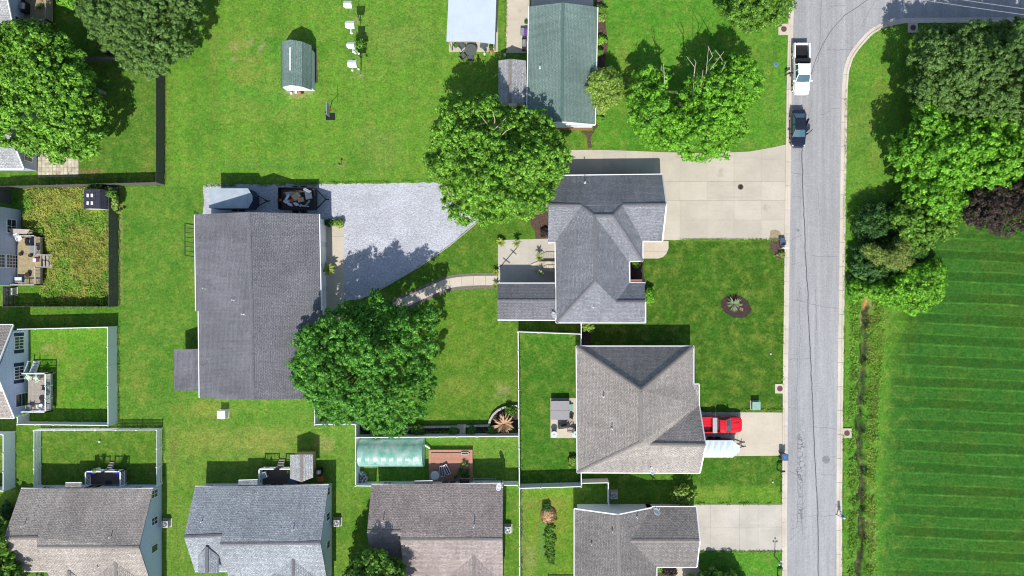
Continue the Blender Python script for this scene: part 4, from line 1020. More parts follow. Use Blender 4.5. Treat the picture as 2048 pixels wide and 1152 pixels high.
roof(h, [[(-200,650,2.4),(26,650,2.4),(-10,742,4.9),(-200,742,4.9)],[(-200,742,4.9),(-10,742,4.9),(28,836,2.4),(-200,836,2.4)]], 'sh_brown', ridges=[((-200,742,4.9),(-10,742,4.9))], rmat='ridge_tan', gutters=[[(-200,649.5,2.4),(26,649.5,2.4)],[(26,650,2.4),(-10,742,4.9)],[(-10,742,4.9),(28,836,2.4)],[(28,836.5,2.4),(-200,836.5,2.4)]])
for y,s,zc,hh in ((684,'shutter',1.45,1.3),(743,'shutter',1.45,1.35)): window(h, 'E', 57, y, zc, 1.45, hh, shutters=s, rows=2, cols=4)
window(h, 'E', 57, 797, 1.05, 1.5, 1.75, rows=2, cols=1, name='patio_door')
h = thing('house', 'blue tinted house with a wooden deck in the top left corner', 'house', (*G(20,20), 0))
gbody(h, 'x', -150, 57, -120, 96, 3.0, 6.0, 'siding_sky_tint')
roof(h, [[(-200,-150,3.0),(20,-150,3.0),(8,-40,6.1),(-200,-40,6.1)],[(-200,-40,6.1),(6,-40,6.1),(30,75,3.0),(-200,75,3.0)]], 'sh_lgrey', ridges=[((-200,-40,6.1),(6,-40,6.1))], rmat='ridge_tan', gutters=[[(6,-40,6.1),(30,75,3.0)]])
for y in (0, 56): window(h, 'E', 57, y, 1.3, 1.3, 1.5)
h = thing('house', 'pale roofed house with a blue grey wall at the left edge beside the paver patio', 'house', (*G(40,280), 0))
gbody(h, 'x', -150, 75, 220, 342, 2.4, 4.4, 'siding_grey')
roof(h, [[(-200,190,2.5),(40,200,2.5),(18,265,4.5),(-200,265,4.5)],[(-200,265,4.5),(18,265,4.5),(47,337,2.5),(-200,337,2.5)]], 'sh_lgrey', ridges=[((-200,265,4.5),(18,265,4.5))], rmat='ridge_tan', gutters=[[(18,265,4.5),(47,337,2.5)],[(47,338,2.5),(-200,338,2.5)]])
window(h, 'E', 75, 318, 1.5, 1.1, 1.1, rows=1, cols=2)
# ---- carport with white metal roof
c = thing('carport', 'white ribbed metal carport roof at the top edge', 'carport', (*G(946,30), 0))
mb = MB(); mb.slab3([W(903,-120,3.0),W(950,-120,3.35),W(943,82.5,3.35),W(893.5,83,3.0)], .06); mb.slab3([W(950,-120,3.35),W(996,-120,3.0),W(989,88,3.0),W(943,82.5,3.35)], .06)
rf = mb.build('roof', M['mroof'], c)
mb = MB()
for k in range(23):
    t = k/22; a = W(903,-120,3.0).lerp(W(950,-120,3.35), t*2) if t < .5 else W(950,-120,3.35).lerp(W(996,-120,3.0), t*2-1)
    b = W(893.5,83,3.0).lerp(W(943,82.5,3.35), t*2) if t < .5 else W(943,82.5,3.35).lerp(W(989,88,3.0), t*2-1)
    mb.beam(a+Vector((0,0,.02)), b+Vector((0,0,.02)), .06, .05)
mb.build('roof_rib', M['mroof'], rf)
for x in (905, 990):
    for y in (102, 40, -20, -90): MB().box(G(x,y)[0]-.06, G(x,y)[1]-.06, 0, G(x,y)[0]+.06, G(x,y)[1]+.06, 2.95).build('post', M['timber'], c)
MB().box(*G(903,100.5), 2.55, *G(992,98.5), 2.9).build('header_beam', M['timber'], c)
bodybox(c, [(898,-110),(996,-110),(996,104),(898,104)], .03, 'conc3', name='floor')

# ---- sheds
def gambrel(label, x0, x1, y0, y1, e, b, r, inset, rm, wm, loc, oh=.3):
    t = thing('garden_shed', label, 'shed', (*G(*loc), 0)); (X0, Y1), (X1, Y0) = G(x0, y0), G(x1, y1); xm = (X0+X1)/2; i = inset
    sec = [(X0-.12,e-.1),(X0+i,b),(xm,r),(X1-i,b),(X1+.12,e-.1)]; mb = MB()
    for (xa, za), (xb, zb) in zip(sec[:-1], sec[1:]): mb.slab3([(xa,Y0-oh,za),(xb,Y0-oh,zb),(xb,Y1+oh,zb),(xa,Y1+oh,za)], .06)
    rf = mb.build('roof', M[rm], t, uvroof=True)
    ws = [(X0,0),(X0,e-.1),(X0+i,b-.1),(xm,r-.1),(X1-i,b-.1),(X1,e-.1),(X1,0)]; n = 7
    mb = MB().add([(x,Y0,z) for x,z in ws]+[(x,Y1,z) for x,z in ws], [tuple(range(n)), tuple(range(2*n-1,n-1,-1))]+[(k+n,(k+1)%n+n,(k+1)%n,k) for k in range(n)])
    mb.build('wall', M[wm], t); return t, rf, (X0,X1,Y0,Y1,xm)
t, rf, (X0,X1,Y0,Y1,xm) = gambrel('green shingled gambrel roofed shed standing in the large lawn', 574, 630, 106, 182, 1.6, 2.75, 3.35, .55, 'sh_green', 'siding_white', (602,145), .35)
MB().slab3([(xm-.1,Y1-.6,3.41),(xm+.1,Y1-.6,3.41),(xm+.1,Y0+1.4,3.41),(xm-.1,Y0+1.4,3.41)], .05).build('ridge_skylight', M['potw'], rf)
MB().box(xm-.6, Y0-.04, .05, xm+.6, Y0, 2.0).build('door', M['white'], t)
t, rf, (X0,X1,Y0,Y1,xm) = gambrel('small charcoal plastic shed with four white roof vents in the weedy yard', 190, 231, 386, 421, 1.7, 2.35, 2.65, .3, 'sh_black', 'ac', (210,403), .1)
for dy in (.38, -.55):
    for dx in (-.28, .22): MB().slab3([(xm+dx-.12,(Y0+Y1)/2+dy-.2,2.68),(xm+dx+.12,(Y0+Y1)/2+dy-.2,2.68),(xm+dx+.12,(Y0+Y1)/2+dy+.2,2.68),(xm+dx-.12,(Y0+Y1)/2+dy+.2,2.68)], .12).build('roof_window', M['white'], rf)
sh = thing('garden_shed', 'tall wooden shed with a pale grey shingled roof behind the middle row house', 'shed', (*G(616,925), 0))
roof(sh, [[(580,910,2.1),(602.5,909,2.5),(602.5,964,2.5),(580,957,2.1)],[(602.5,909,2.5),(626,909,2.1),(626,955,2.1),(602.5,964,2.5)]], 'sh_lgrey', ridges=[((602.5,909,2.5),(602.5,964,2.5))], rmat='ridge_tan', t=.08)
gbody(sh, 'y', 597, 632, 903, 944, 2.0, 2.38, 'timber')

# ================================================================ FENCES
FC = {}
def fence(label, pts, style, hgt=1.83, name='fence'):
    X0, Y0 = G(*pts[0]); root = thing(name, label, 'fence', (X0, Y0, 0))
    for (a, b) in zip(pts[:-1], pts[1:]):
        A = Vector((*G(*a), 0)); B = Vector((*G(*b), 0)); L = (B-A).length; n = max(1, round(L/2.42)); pl = L/n; rz = math.atan2(B.y-A.y, B.x-A.x)
        key = (style, round(pl, 1), hgt)
        for k in range(n+1):
            p = A.lerp(B, k/n)-Vector((X0,Y0,0))
            if k == n and b != pts[-1]: continue
            pk = (style, 'post', hgt)
            if pk not in FC:
                mb = MB(); w = .065 if style != 'wood' else .05
                mb.box(-w,-w,-.1,w,w,hgt+.05)
                if style != 'wood': mb.add([(-w-.02,-w-.02,hgt+.05),(w+.02,-w-.02,hgt+.05),(w+.02,w+.02,hgt+.05),(-w-.02,w+.02,hgt+.05),(0,0,hgt+.14)], [(0,1,4),(1,2,4),(2,3,4),(3,0,4),(3,2,1,0)])
                o = mb.build('post', M['white' if style != 'wood' else 'wood_grey'], root, local=True); FC[pk] = o
            else: o = share(FC[pk], root, (0,0,0), name='post')
            o.location = p; o.rotation_euler = (0,0,rz)
        for k in range(n):
            p = A.lerp(B, k/n)-Vector((X0,Y0,0))
            if key not in FC:
                mb = MB(); x0, x1 = .06, pl-.06
                if style == 'wood':
                    for z in (.3, hgt*.52, hgt-.25): mb.box(x0-.06, -.02, z, x1+.06, .03, z+.09)
                    m = int((pl)/.145)
                    for i in range(m):
                        xx = i*pl/m; z1 = hgt+((i*7) % 5-2)*.008; mb.box(xx+.004, .031, .04, xx+pl/m-.006, .052+((i*3) % 4)*.003, z1)
                elif style == 'vinyl':
                    mb.box(x0, -.045, hgt-.13, x1, .045, hgt); mb.box(x0, -.035, .06, x1, .035, .2)
                    m = 14
                    for i in range(m): xx = x0+(x1-x0)*i/m; mb.box(xx+.004, -.012, .19, xx+(x1-x0)/m-.004, .012, hgt-.12)
                else:
                    for z in (.15, hgt*.55, hgt-.1): mb.box(x0, -.03, z, x1, .03, z+.08)
                    m = int(pl/.13)
                    for i in range(m): xx = x0+(x1-x0)*(i+.5)/m; mb.box(xx-.035, -.018, .06, xx+.035, .018, hgt+.03)
                o = mb.build('panel', M['white' if style != 'wood' else 'wood_grey'], root, local=True); FC[key] = o
            else: o = share(FC[key], root, (0,0,0), name='panel')
            o.location = p; o.rotation_euler = (0,0,rz); o.scale = (1,1,1)
            if key in FC and abs(FC[key].get('pl', pl)-pl) > 1e-4: o.scale = (pl/FC[key]['pl'],1,1)
            elif 'pl' not in FC[key]: FC[key]['pl'] = pl
    return root
def finish_fence_cache():
    for k, o in FC.items():
        if 'pl' in o: del o['pl']
fence('tall weathered wooden fence running from the olive tree past the paver patio', [(329,112),(329,369),(21,377)], 'wood')
fence('weathered wooden fence round the weedy yard', [(236.5,378),(236.5,612),(31,612),(31,574)], 'wood')
fence('short weathered wooden fence in tree shade at the upper left', [(160,125),(252,125)], 'wood')
fence('short wooden fence section beside the top of the blue grey left house', [(22,380),(22,408)], 'wood')
fence('white vinyl privacy fence round the light blue house lawn', [(60,657),(235,653),(236,845),(59,843),(59,829)], 'vinyl')
fence('white vinyl fence at the far left edge below the light blue house', [(-60,862),(31,863),(31,973),(-60,974)], 'vinyl')
fence('low white picket fence round the yard of the leftmost row house', [(83,970),(83,857),(325,856),(325,966)], 'picket', 1.2)
fence('white vinyl fence stepping along the lawn beside the big tree', [(640,795),(640,843.5),(720,843),(720,867)], 'vinyl')
fence('white vinyl fence round the greenhouse yard', [(752,963.5),(720,963),(720,869),(1037,866)], 'vinyl')
fence('short white vinyl fence right of the mauve brown row house', [(1006,962),(1036,962)], 'vinyl')
fence('long white vinyl fence running down past the spa yard to the bottom edge', [(1159,666.5),(1037.5,662),(1040,966),(1041,1200)], 'vinyl')
fence('short white vinyl fence between the grey and taupe houses', [(1161,646),(1161,690)], 'vinyl')
fence('white vinyl fence below the spa yard left of the taupe house', [(1161,938),(1161,964.5),(1042,968)], 'vinyl')
fence('short white vinyl fence turning towards the brown house beside the air conditioner', [(1163,958),(1214,957),(1215,1000)], 'vinyl')
fence('dark picket fence at the bottom in the narrow vegetable yard', [(1096,1166),(1152,1166)], 'picket', 1.2)
finish_fence_cache()
# ================================================================ TREES AND PLANTS
tree('maple_tree', 'large dense green tree between the outbuilding and the back lawn',
  [(585,720),(592,690),(600,665),(625,655),(640,640),(672,622),(700,612),(735,612),(742,588),(755,586),(770,602),(790,612),(812,620),(830,632),(850,622),(868,612),(872,640),(862,680),(860,705),(846,735),(864,745),(864,775),(850,800),(835,830),(815,845),(800,862),(772,866),(748,860),(715,845),(700,838),(665,842),(640,838),(630,800),(605,785),(590,760)],
  5.5, 11.5, 'leaf_deep', (745,730), holes=[(700,750,12),(846,668,18),(822,628,14),(872,640,10),(795,600,6),(690,632,5),(775,700,3),(640,700,2)], dens=2.3, nclus=17, hollow=.6, lr=1.1, cl=.37, per=32, ls=.22)
tr2 = tree('maple_tree', 'wide bright green tree hanging over the corner of the grey house and gravel yard',
  [(853,320),(870,290),(865,270),(880,240),(890,205),(915,193),(940,200),(985,188),(1000,215),(1005,235),(1040,225),(1075,222),(1100,240),(1105,265),(1130,290),(1144,320),(1125,345),(1115,375),(1098,400),(1080,420),(1060,434),(1020,437),(975,446),(930,444),(905,432),(890,400),(880,370),(860,350)],
  5.5, 12, 'leaf', (1005,335), holes=[(965,300,4),(1035,262,9),(1000,345,3),(905,260,3),(925,380,3)], dens=2.3, nclus=17, hollow=.6, lr=1.1, cl=.37, per=32, ls=.22)
mb = MB()
for (p, q, r_, z) in [((985,262),(972,245),(962,232),9.5),((985,262),(990,240),(985,222),10),((990,258),(1003,244),(1012,236),10),((972,245),(960,250),(950,246),9.5),((1000,275),(1012,262),(1024,256),10.5),((905,395),(897,385),(893,372),7.5),((915,400),(903,402),(896,398),7.5)]:
    mb.tube([W(*p, z-1.2), W(*q, z-.3), W(*r_, z+.2)], [.07,.045,.02], 6)
mb.build('bare_twigs', M['bark_dead'], tr2)
tr3 = tree('maple_tree', 'bright green tree with bare dead branches in the front lawn of the green roofed house',
  [(1264,190),(1272,145),(1300,133),(1325,150),(1335,185),(1355,200),(1380,170),(1412,120),(1440,118),(1470,105),(1492,112),(1510,140),(1520,165),(1512,200),(1495,230),(1490,265),(1462,290),(1440,314),(1385,320),(1345,302),(1300,287),(1273,262),(1260,225)],
  4.0, 9.0, 'leaf_bright', (1395,215), holes=[(1358,165,30),(1335,205,10),(1290,205,5),(1400,235,3),(1385,260,2)], dens=2.1, nclus=17, hollow=.6, lr=1.1, cl=.37, per=32, ls=.22)
mb = MB()
for (a, b, c) in [((1400,190),(1412,150),(1417,95)),((1400,190),(1420,140),(1448,103)),((1385,195),(1390,135),(1373,113)),((1385,160),(1392,125),(1388,118)),((1330,190),(1328,145),(1327,128)),((1405,180),(1435,160),(1453,122)),((1405,185),(1425,170),(1440,160)),((1410,178),(1402,172),(1406,140)),((1327,145),(1322,138),(1324,130)),((1412,130),(1425,112),(1416,92)),((1450,130),(1440,112),(1430,100))]:
    mb.tube([W(*a, 5.5), W(*b, 7.6), W(*c, 8.8)], [.06,.04,.02], 6)
mb.build('bare_branches', M['bark_dead'], tr3)
tree('maple_tree', 'big glossy green tree at the left edge beside the wooden fence',
  [(-50,100),(-5,62),(20,45),(60,44),(100,60),(125,70),(140,95),(160,115),(175,145),(185,180),(190,200),(196,235),(202,265),(196,295),(170,312),(120,320),(90,310),(60,300),(30,292),(0,295),(-40,280)],
  4.0, 8.5, 'leaf', (125,195), holes=[(45,120,3),(120,215,7),(60,240,4),(20,170,2)], dens=2.3, nclus=17, hollow=.6, lr=1.2, cl=.42, per=32, ls=.26)
tree('oak_tree', 'large olive green tree at the top left above the wooden fence',
  [(150,-50),(152,30),(185,65),(200,92),(235,112),(245,130),(270,142),(320,152),(345,125),(375,100),(388,70),(400,40),(398,0),(420,-50)],
  3.0, 8.5, 'leaf_olive', (315,30), holes=[(372,50,9),(365,90,5)], dens=2.5, nclus=22, ls=.19, per=34, hollow=.6, lr=1.0, cl=.33)
tree('shade_tree', 'green tree cut by the top edge left of the white pickup',
  [(1432,-60),(1440,10),(1450,35),(1475,55),(1510,62),(1560,42),(1580,10),(1582,-60)], 4.0, 8.5, 'leaf_mid', (1500,-10), dens=3.0, ls=.22, per=34)
tree('pine_tree', 'huge olive green tree in the upper right corner beyond the bend',
  [(1830,100),(1836,68),(1870,55),(1950,50),(2048,40),(2160,50),(2160,280),(2048,262),(1990,250),(1930,228),(1890,222),(1850,215),(1826,205),(1812,180),(1838,150),(1816,128)],
  4.0, 11.5, 'leaf_olive', (1930,170), dens=2.5, nclus=22, ls=.19, per=34, hollow=.6, lr=1.0, cl=.33)
tree('maple_tree', 'bright lime green tree at the right edge below the olive tree',
  [(1782,290),(1800,275),(1832,250),(1836,212),(1870,212),(1905,222),(1980,232),(2048,245),(2160,265),(2160,375),(2048,362),(2000,382),(1950,378),(1915,392),(1928,404),(1915,432),(1880,440),(1850,420),(1815,402),(1800,360),(1790,325)],
  3.0, 8.5, 'leaf_bright', (1890,320), holes=[(1880,330,2),(1960,300,3)], dens=2.3, nclus=17, hollow=.6, lr=1.2, cl=.42, per=32, ls=.26)
tree('maple_tree', 'green tree tucked under the left side of the lime green tree',
  [(1795,395),(1830,392),(1880,420),(1918,438),(1908,462),(1880,476),(1850,500),(1822,500),(1800,470),(1790,430)], 1.5, 4.5, 'leaf_mid', (1825,440), dens=2.8)
tree('plum_tree', 'dark purple leaved tree at the right edge of the mown field',
  [(1912,398),(1950,382),(2000,368),(2060,350),(2160,352),(2160,470),(2048,456),(2000,463),(1965,452),(1930,442),(1916,420)], 2.0, 5.5, 'leaf_purple', (1990,405), dens=3.0, ls=.2, per=36)
tree('shade_tree', 'small dark feathery tree standing on the verge right of the street',
  [(1716,445),(1730,412),(1768,403),(1786,430),(1782,462),(1745,476),(1714,470)], 1.0, 3.0, 'leaf_dark', (1735,445), dens=2.6, ls=.2, lr=1.0)
tree('shade_tree', 'very dark green tree at the kerb side of the roadside thicket',
  [(1712,500),(1735,480),(1762,490),(1790,470),(1850,470),(1852,515),(1800,540),(1745,562),(1712,566),(1706,530)], .7, 2.2, 'leaf_dark', (1745,520), dens=2.8, lr=1.1)
tree('shade_tree', 'pale yellow green half dead tree in the middle of the roadside thicket',
  [(1726,492),(1752,490),(1780,500),(1800,474),(1815,478),(1822,515),(1812,540),(1780,532),(1752,530),(1734,512)], 2.5, 4.2, 'leaf_yellow', (1765,520), dens=1.5, lr=.8, ls=.16, per=22)
tree('shade_tree', 'bright green bushy tree at the lower end of the roadside thicket by the ditch',
  [(1702,565),(1745,568),(1790,556),(1832,530),(1872,522),(1888,540),(1885,582),(1860,616),(1820,626),(1780,606),(1735,592),(1710,592)], 1.0, 3.6, 'leaf_bright', (1785,572), dens=2.8, lr=1.1, ls=.22)
tree('shade_tree', 'small yellow green tree against the right side of the green roof',
  [(1176,165),(1190,142),(1225,138),(1242,165),(1242,192),(1218,214),(1195,222),(1178,195)], 2.5, 4.5, 'leaf_flower', (1203,180), dens=3.2, lr=.8, ls=.18, per=26)
tree('shade_tree', 'green tree at the bottom edge between the blue grey and mauve row houses',
  [(690,1155),(704,1128),(728,1108),(748,1104),(775,1118),(798,1124),(806,1150),(812,1190),(800,1290),(705,1290),(685,1210)], 4.0, 8.5, 'leaf_mid', (752,1165), dens=2.1, lr=.9, hollow=.6)
tree('shade_tree', 'green tree in the bottom left corner beside the brown row house',
  [(-60,1060),(-5,1045),(8,1085),(32,1112),(38,1148),(30,1230),(-60,1230)], 2.5, 5.5, 'leaf_mid', (0,1140), dens=2.8)
tree('shade_tree', 'dark green tree at the bottom beside the lowest concrete driveway',
  [(1372,1190),(1385,1158),(1408,1144),(1440,1140),(1470,1152),(1490,1186),(1486,1290),(1375,1290)], 1.2, 2.8, 'leaf_mid', (1425,1200), dens=2.4, lr=.9)
tree('shade_tree', 'bright green tree cut by the top edge beside the top left wooden deck',
  [(112,-60),(118,-15),(128,10),(150,0),(158,-60)], 3.0, 5.0, 'leaf_bright', (135,-20), dens=3.0, lr=.9)

bush('round cream flowering bush right of the brown house driveway corner', 1366, 992, 22, 2.0, 'leaf_flower', 20, ls=.17)
bush('round dark green bush in the narrow bed at the top right of the green roof', 1203, 18, 8, 1.1, 'leaf_mid')
bush('pale round bush in the bed beside the upper right of the green roof', 1203, 36, 8, 1.0, 'leaf_flower')
bush('bright green bush in the bed halfway down the green roof', 1202, 80, 8, 1.1, 'leaf')
bush('grey green bush in the bed just above the small yellow green tree', 1199, 104, 7, 1.0, 'leaf_mid')
bush('bright shrub at the foot of the bed below the small yellow green tree', 1202, 215, 12, 1.0, 'leaf_flower')
bush('bright green shrub in the bed beside the lower right corner of the green roof', 1198, 238, 7, .8, 'leaf')
bush('green shrub by the fence corner between the grey and taupe houses', 1176, 652, 11, 1.5, 'leaf_flower')
bush('bright green bush on the right side of the grey house', 1298, 592, 9, 1.2, 'leaf_bright', 18)
bush('small green plant in the dark bed below the grey house recess', 1270, 528, 6, .6, 'leaf')
bush('round green shrub in the fence bed, second from the left', 797, 860, 11, 1.0, 'leaf_mid')
bush('round green shrub in the fence bed directly above the greenhouse end', 836, 860, 10, 1.0, 'leaf_mid')
bush('bright shrub in the fence bed under the edge of the big tree', 757, 864, 14, 1.2, 'leaf_bright', 9)
bush('sparse green shrub in the fence bed left of the stepping block', 906, 862, 8, .7, 'leaf_mid')
bush('sparse green shrub in the fence bed right of the stepping block', 943, 862, 8, .7, 'leaf_mid')
bush('small green shrub left of the coppery palm in the round bed', 985, 860, 8, .8, 'leaf_mid')
bush('green shrub in the shady upper end of the round bed', 1020, 822, 9, .9, 'leaf_mid')
bush('purple leaved shrub in the bed at the bottom edge', 1338, 1140, 13, .8, 'leaf_purple', 9)
bush('small green plant in the brown bed at the bottom edge', 1320, 1136, 6, .5, 'leaf')
bush('dark creeping plant in the leafy bed at the left end of the grey house', 1090, 464, 8, .5, 'leaf_purple')
bush('pale green weed against the left wall of the taupe house', 1145, 922, 8, .7, 'leaf_flower')
bush('green climber on the wooden fence beside the charcoal shed', 216, 385, 13, 1.9, 'leaf_mid', 9)
bush('leafy bush above the charcoal shed against the fence', 188, 378, 16, 1.7, 'leaf_mid', 5)
bush('green vine between the charcoal shed and the fence', 229, 405, 5, 1.8, 'leaf_flower', 16)
bush('small round sapling between the garden bird houses', 719, 86, 9, 1.9, 'leaf', 11)
bush('dark green shrub at the bottom left corner house', 14, 1020, 9, 1.5, 'leaf_dark', 16)
bush('leafy plant in the planter by the outbuilding apron', 676, 447, 10, .9, 'leaf_flower', 7)
bush('dark leafy shrub beside the first garage door of the outbuilding', 657, 446, 5, .8, 'leaf_dark', 7)
bush('green potato plants at the lower end of the vegetable row', 1100, 1086, 8, .35, 'leaf_mid', 40)
rosette('palm_plant', 'tall banana like plant with wide yellow green leaves by the outbuilding', 662, 541, 1.0, 11, 1.15, M['frond'], w=.38)
rosette('yucca', 'spiky grey green yucca on the oval mulch island', 1466, 608, .3, 34, 1.15, M['frondg'], w=.10, up=.7, droop=.5)
rosette('palm_plant', 'big coppery dry leaved plant in the round bed by the fence corner', 1009, 846, .5, 70, 1.6, M['leaf_copper'], w=.22, up=.9, droop=.65)
rosette('palm_plant', 'green leafy potted plant at the upper left corner of the patio', 1001, 485, .4, 14, .8, M['frond'], w=.3)
rosette('palm_plant', 'small yellow palm at the top of the patio', 1034, 487, 1.0, 14, .7, M['frond'], w=.18)
rosette('palm_plant', 'drooping yellow green palm at the left post of the patio steps', 1078, 515, .9, 12, .75, M['frond'], w=.16)
rosette('palm_plant', 'pale green potted palm below the patio steps', 1081, 548, .9, 12, .7, M['frondg'], w=.18)
for y, l in ((545,'upper'),(572,'lower')):
    rosette('palm_plant', 'spiky plant at the left edge of the patio beside the curved walk, '+l+' one', 992, y, .5, 14, .65, M['frond'], w=.14)
rosette('flower', 'small orange flower cluster on the oval mulch island', 1482, 618, .1, 12, .3, M['leaf_copper'], w=.1)

# weeds, rough grass
wp = [(56,382),(160,378),(222,378),(222,606),(95,606),(88,575),(112,540),(100,470),(56,452)]
GW = RNG.random((160,2))*np.array((480,230))+np.array((410,370)); 
segs = [((329,112),(329,369)),((329,371),(21,379)),((238.5,378),(238.5,612)),((236,614),(31,614)),((60,655),(235,651)),((237,653),(238,845)),((236,847),(59,845)),((640,845.5),(720,845)),((1039,663),(1041.5,966)),((1042.5,970),(1043,1160)),((720,865),(1036,862)),((83,855),(325,854)),((327,857),(327,966)),((1162.5,938),(1162,964)),((1560,480),(1340,479.5)),((400,372),(884,362)),((1567,820),(1405,822)),((1393,1007),(1565,1007)),((1388,1103),(1565,1103)),((1692,180),(1688,600)),((1688,600),(1684,1152)),((1012,-5),(1011,106)),((1566,520),(1564,820)),((1562,915),(1562,1005))]
FP = [];
for (xa, ya), (xb, yb) in segs:
    m = int(math.dist((xa,ya),(xb,yb))*2.2); t_ = RNG.random(m); keep = vnoise(xa+(xb-xa)*t_, ya+(yb-ya)*t_, 9, 15) > .38; t_ = t_[keep]
    FP.append(np.stack([xa+(xb-xa)*t_+RNG.normal(size=len(t_))*1.3, ya+(yb-ya)*t_+RNG.normal(size=len(t_))*1.3], -1))
GW = GW[inpoly(GW[:,0], GW[:,1], [(660,372),(884,367),(950,438),(840,528),(740,585),(692,595),(692,440),(660,430)])]; GW = GW[edgedist(GW[:,0], GW[:,1], [(404,366),(884,365),(962,438),(840,532),(742,589),(690,606),(690,440),(404,440)]) < 16]
FP = np.concatenate(FP+[GW]); FP = np.repeat(FP, 5, 0)+RNG.normal(size=(len(FP)*5,2))*.7
o = leaf_mesh('edge_grass', M['leaf_weedg'], None, np.stack([(FP[:,0]-1024)/16, (576-FP[:,1])/16, RNG.uniform(.03,.16,len(FP))], -1), RNG.normal(size=(len(FP),3))*.6+np.array((0,-.2,1.)), RNG.uniform(.05,.14,len(FP)), asp=.2)
tag(o, 'uncut grass growing along fence feet, drive edges and kerbs', kind='stuff')
gm = lambda x, y: (vnoise(x, y, 22, 77)+.30*np.exp(-((x-160)/40)**2-((y-520)/30)**2)+.3*(y > 560)+.35*np.exp(-((x-190)/30)**2-((y-430)/22)**2)) > .62
weeds('golden_weeds', 'tall golden dry weeds overgrowing the fenced yard at the left', wp, 5200, .40, 'leaf_weed', mask=lambda x, y: ~gm(x, y) | (RNG.random(x.shape) < .25))
weeds('green_weeds', 'green weeds mixed into the overgrown fenced yard', wp, 2600, .40, 'leaf_weedg', mask=lambda x, y: gm(x, y) | (RNG.random(x.shape) < .12))
zf = lambda x, y: -ditch_depth(x, y)[0]
far = lambda a: (lambda x, y: (np.abs(ditch_depth(x, y)[1]) > a+.8*(vnoise(x, y, 6, 9)-.4)) & (vnoise(x, y, 13, 6) > .25))
weeds('ditch_weeds', 'rough green weeds along both banks of the roadside ditch', [(1704,600),(1768,600),(1762,700),(1752,850),(1748,1000),(1748,1180),(1698,1180),(1700,870)], 1900, .13, 'leaf_weedg', .22, .2, zf, far(2.9), 8)
weeds('ditch_straw', 'dry straw along the field side of the ditch', [(1738,625),(1775,620),(1756,760),(1748,900),(1746,1160),(1734,1160),(1734,900),(1738,760)], 500, .10, 'leaf_weed', .22, .10, zf, far(.9), 7)

# ================================================================ VEHICLES
def loft(mb, secs, mi=0, cap=True):
    rings = []; m = None
    for x, hp in secs:
        pts = [(x, y, z) for y, z in hp] + [(x, -y, z) for y, z in reversed(hp) if abs(y) > 1e-6]; m = len(pts); rings.append(pts)
    vv = [p for r in rings for p in r]; ff = []
    for k in range(len(rings)-1):
        for q in range(m): q2 = (q+1) % m; ff.append((k*m+q, (k+1)*m+q, (k+1)*m+q2, k*m+q2))
    if cap: ff += [tuple(range(m)), tuple((len(rings)-1)*m+q for q in range(m-1,-1,-1))]
    return mb.add(vv, ff, mi)
def fixn(o):
    bm = bmesh.new(); bm.from_mesh(o.data); bmesh.ops.recalc_face_normals(bm, faces=bm.faces); bm.to_mesh(o.data); bm.free(); return o
def wheel(t, x, y, r=.39, w=.26):
    mb = MB().tube([(x,y-w/2,r),(x,y-w/2+.03,r),(x,y+w/2-.03,r),(x,y+w/2,r)], [r*.93,r,r,r*.93], 20); o = mb.build('wheel', M['rubber'], t, smooth=False, local=True)
    s = 1 if y > 0 else -1; MB().tube([(x,y+s*(w/2-.02),r),(x,y+s*(w/2+.012),r)], r*.62, 14).build('rim', M['alu'], o, local=True)
def cabin(t, mat, xb, xf, z1, xr, xt, z2, w0, w1, glass='glass_c', roofmat=None, bp=()):
    mb = MB(); loft(mb, [(xb,[(w0,z1),(0,z1+.01)]),(xb+.001,[(w0,z1),(0,z1+.01)])]) if 0 else None
    v = [(xb,-w0,z1),(xf,-w0,z1),(xf+.10,0,z1),(xf,w0,z1),(xb,w0,z1),(xr,-w1,z2),(xt,-w1,z2),(xt+.08,0,z2+.01),(xt,w1,z2),(xr,w1,z2)]
    mb = MB().add(v, [(4,3,2,1,0),(5,6,7,8,9),(0,1,6,5),(1,2,7,6),(2,3,8,7),(3,4,9,8),(4,0,5,9)]); fixn(mb.build('windows', M[glass], t, local=True))
    mb = MB(); c = .05
    loft(mb, [(xr-.06,[(w1-.04,z2-.01),(w1-.04,z2+.01),(w1*.6,z2+.02),(0,z2+.025)]),(xr+.08,[(w1+.02,z2-.02),(w1,z2+.03),(w1*.6,z2+c+.02),(0,z2+c+.03)]),
              (xt-.25,[(w1+.02,z2-.02),(w1,z2+.03),(w1*.6,z2+c+.02),(0,z2+c+.03)]),(xt+.04,[(w1-.03,z2-.02),(w1-.05,z2+.01),(w1*.6,z2+.02),(0,z2+.03)])])
    fixn(mb.build('roof', M[roofmat or mat], t, smooth=False, local=True))
    mb = MB()
    for s in (-1,1):
        mb.beam((xf+.02,s*w0,z1-.02),(xt,s*w1,z2+.01), .08, .08); mb.beam((xb-.01,s*w0,z1-.02),(xr,s*w1,z2+.01), .12, .1)
        for b in bp: mb.beam((b,s*(w0+.005),z1),(b,s*(w1+.01),z2), .10, .05)
    mb.build('pillar', M[mat], t, local=True)
def mirror_(t, mat, x, w, z):
    for s in (-1,1): MB().cbox((x,s*(w+.13),z), (.14,.24,.18)).beam((x+.02,s*(w-.05),z-.05),(x,s*(w+.08),z-.02), .05, .05).build('wing_mirror', M[mat], t, local=True)
def lamps(t, xf, xr, w, zf, zr):
    for s in (-1,1):
        MB().cbox((xf,s*(w-.2),zf), (.16,.36,.16)).build('headlight', M['lamp_white'], t, local=True)
        MB().cbox((xr,s*(w-.1),zr), (.08,.16,.4)).build('tail_light', M['lamp_red'], t, local=True)
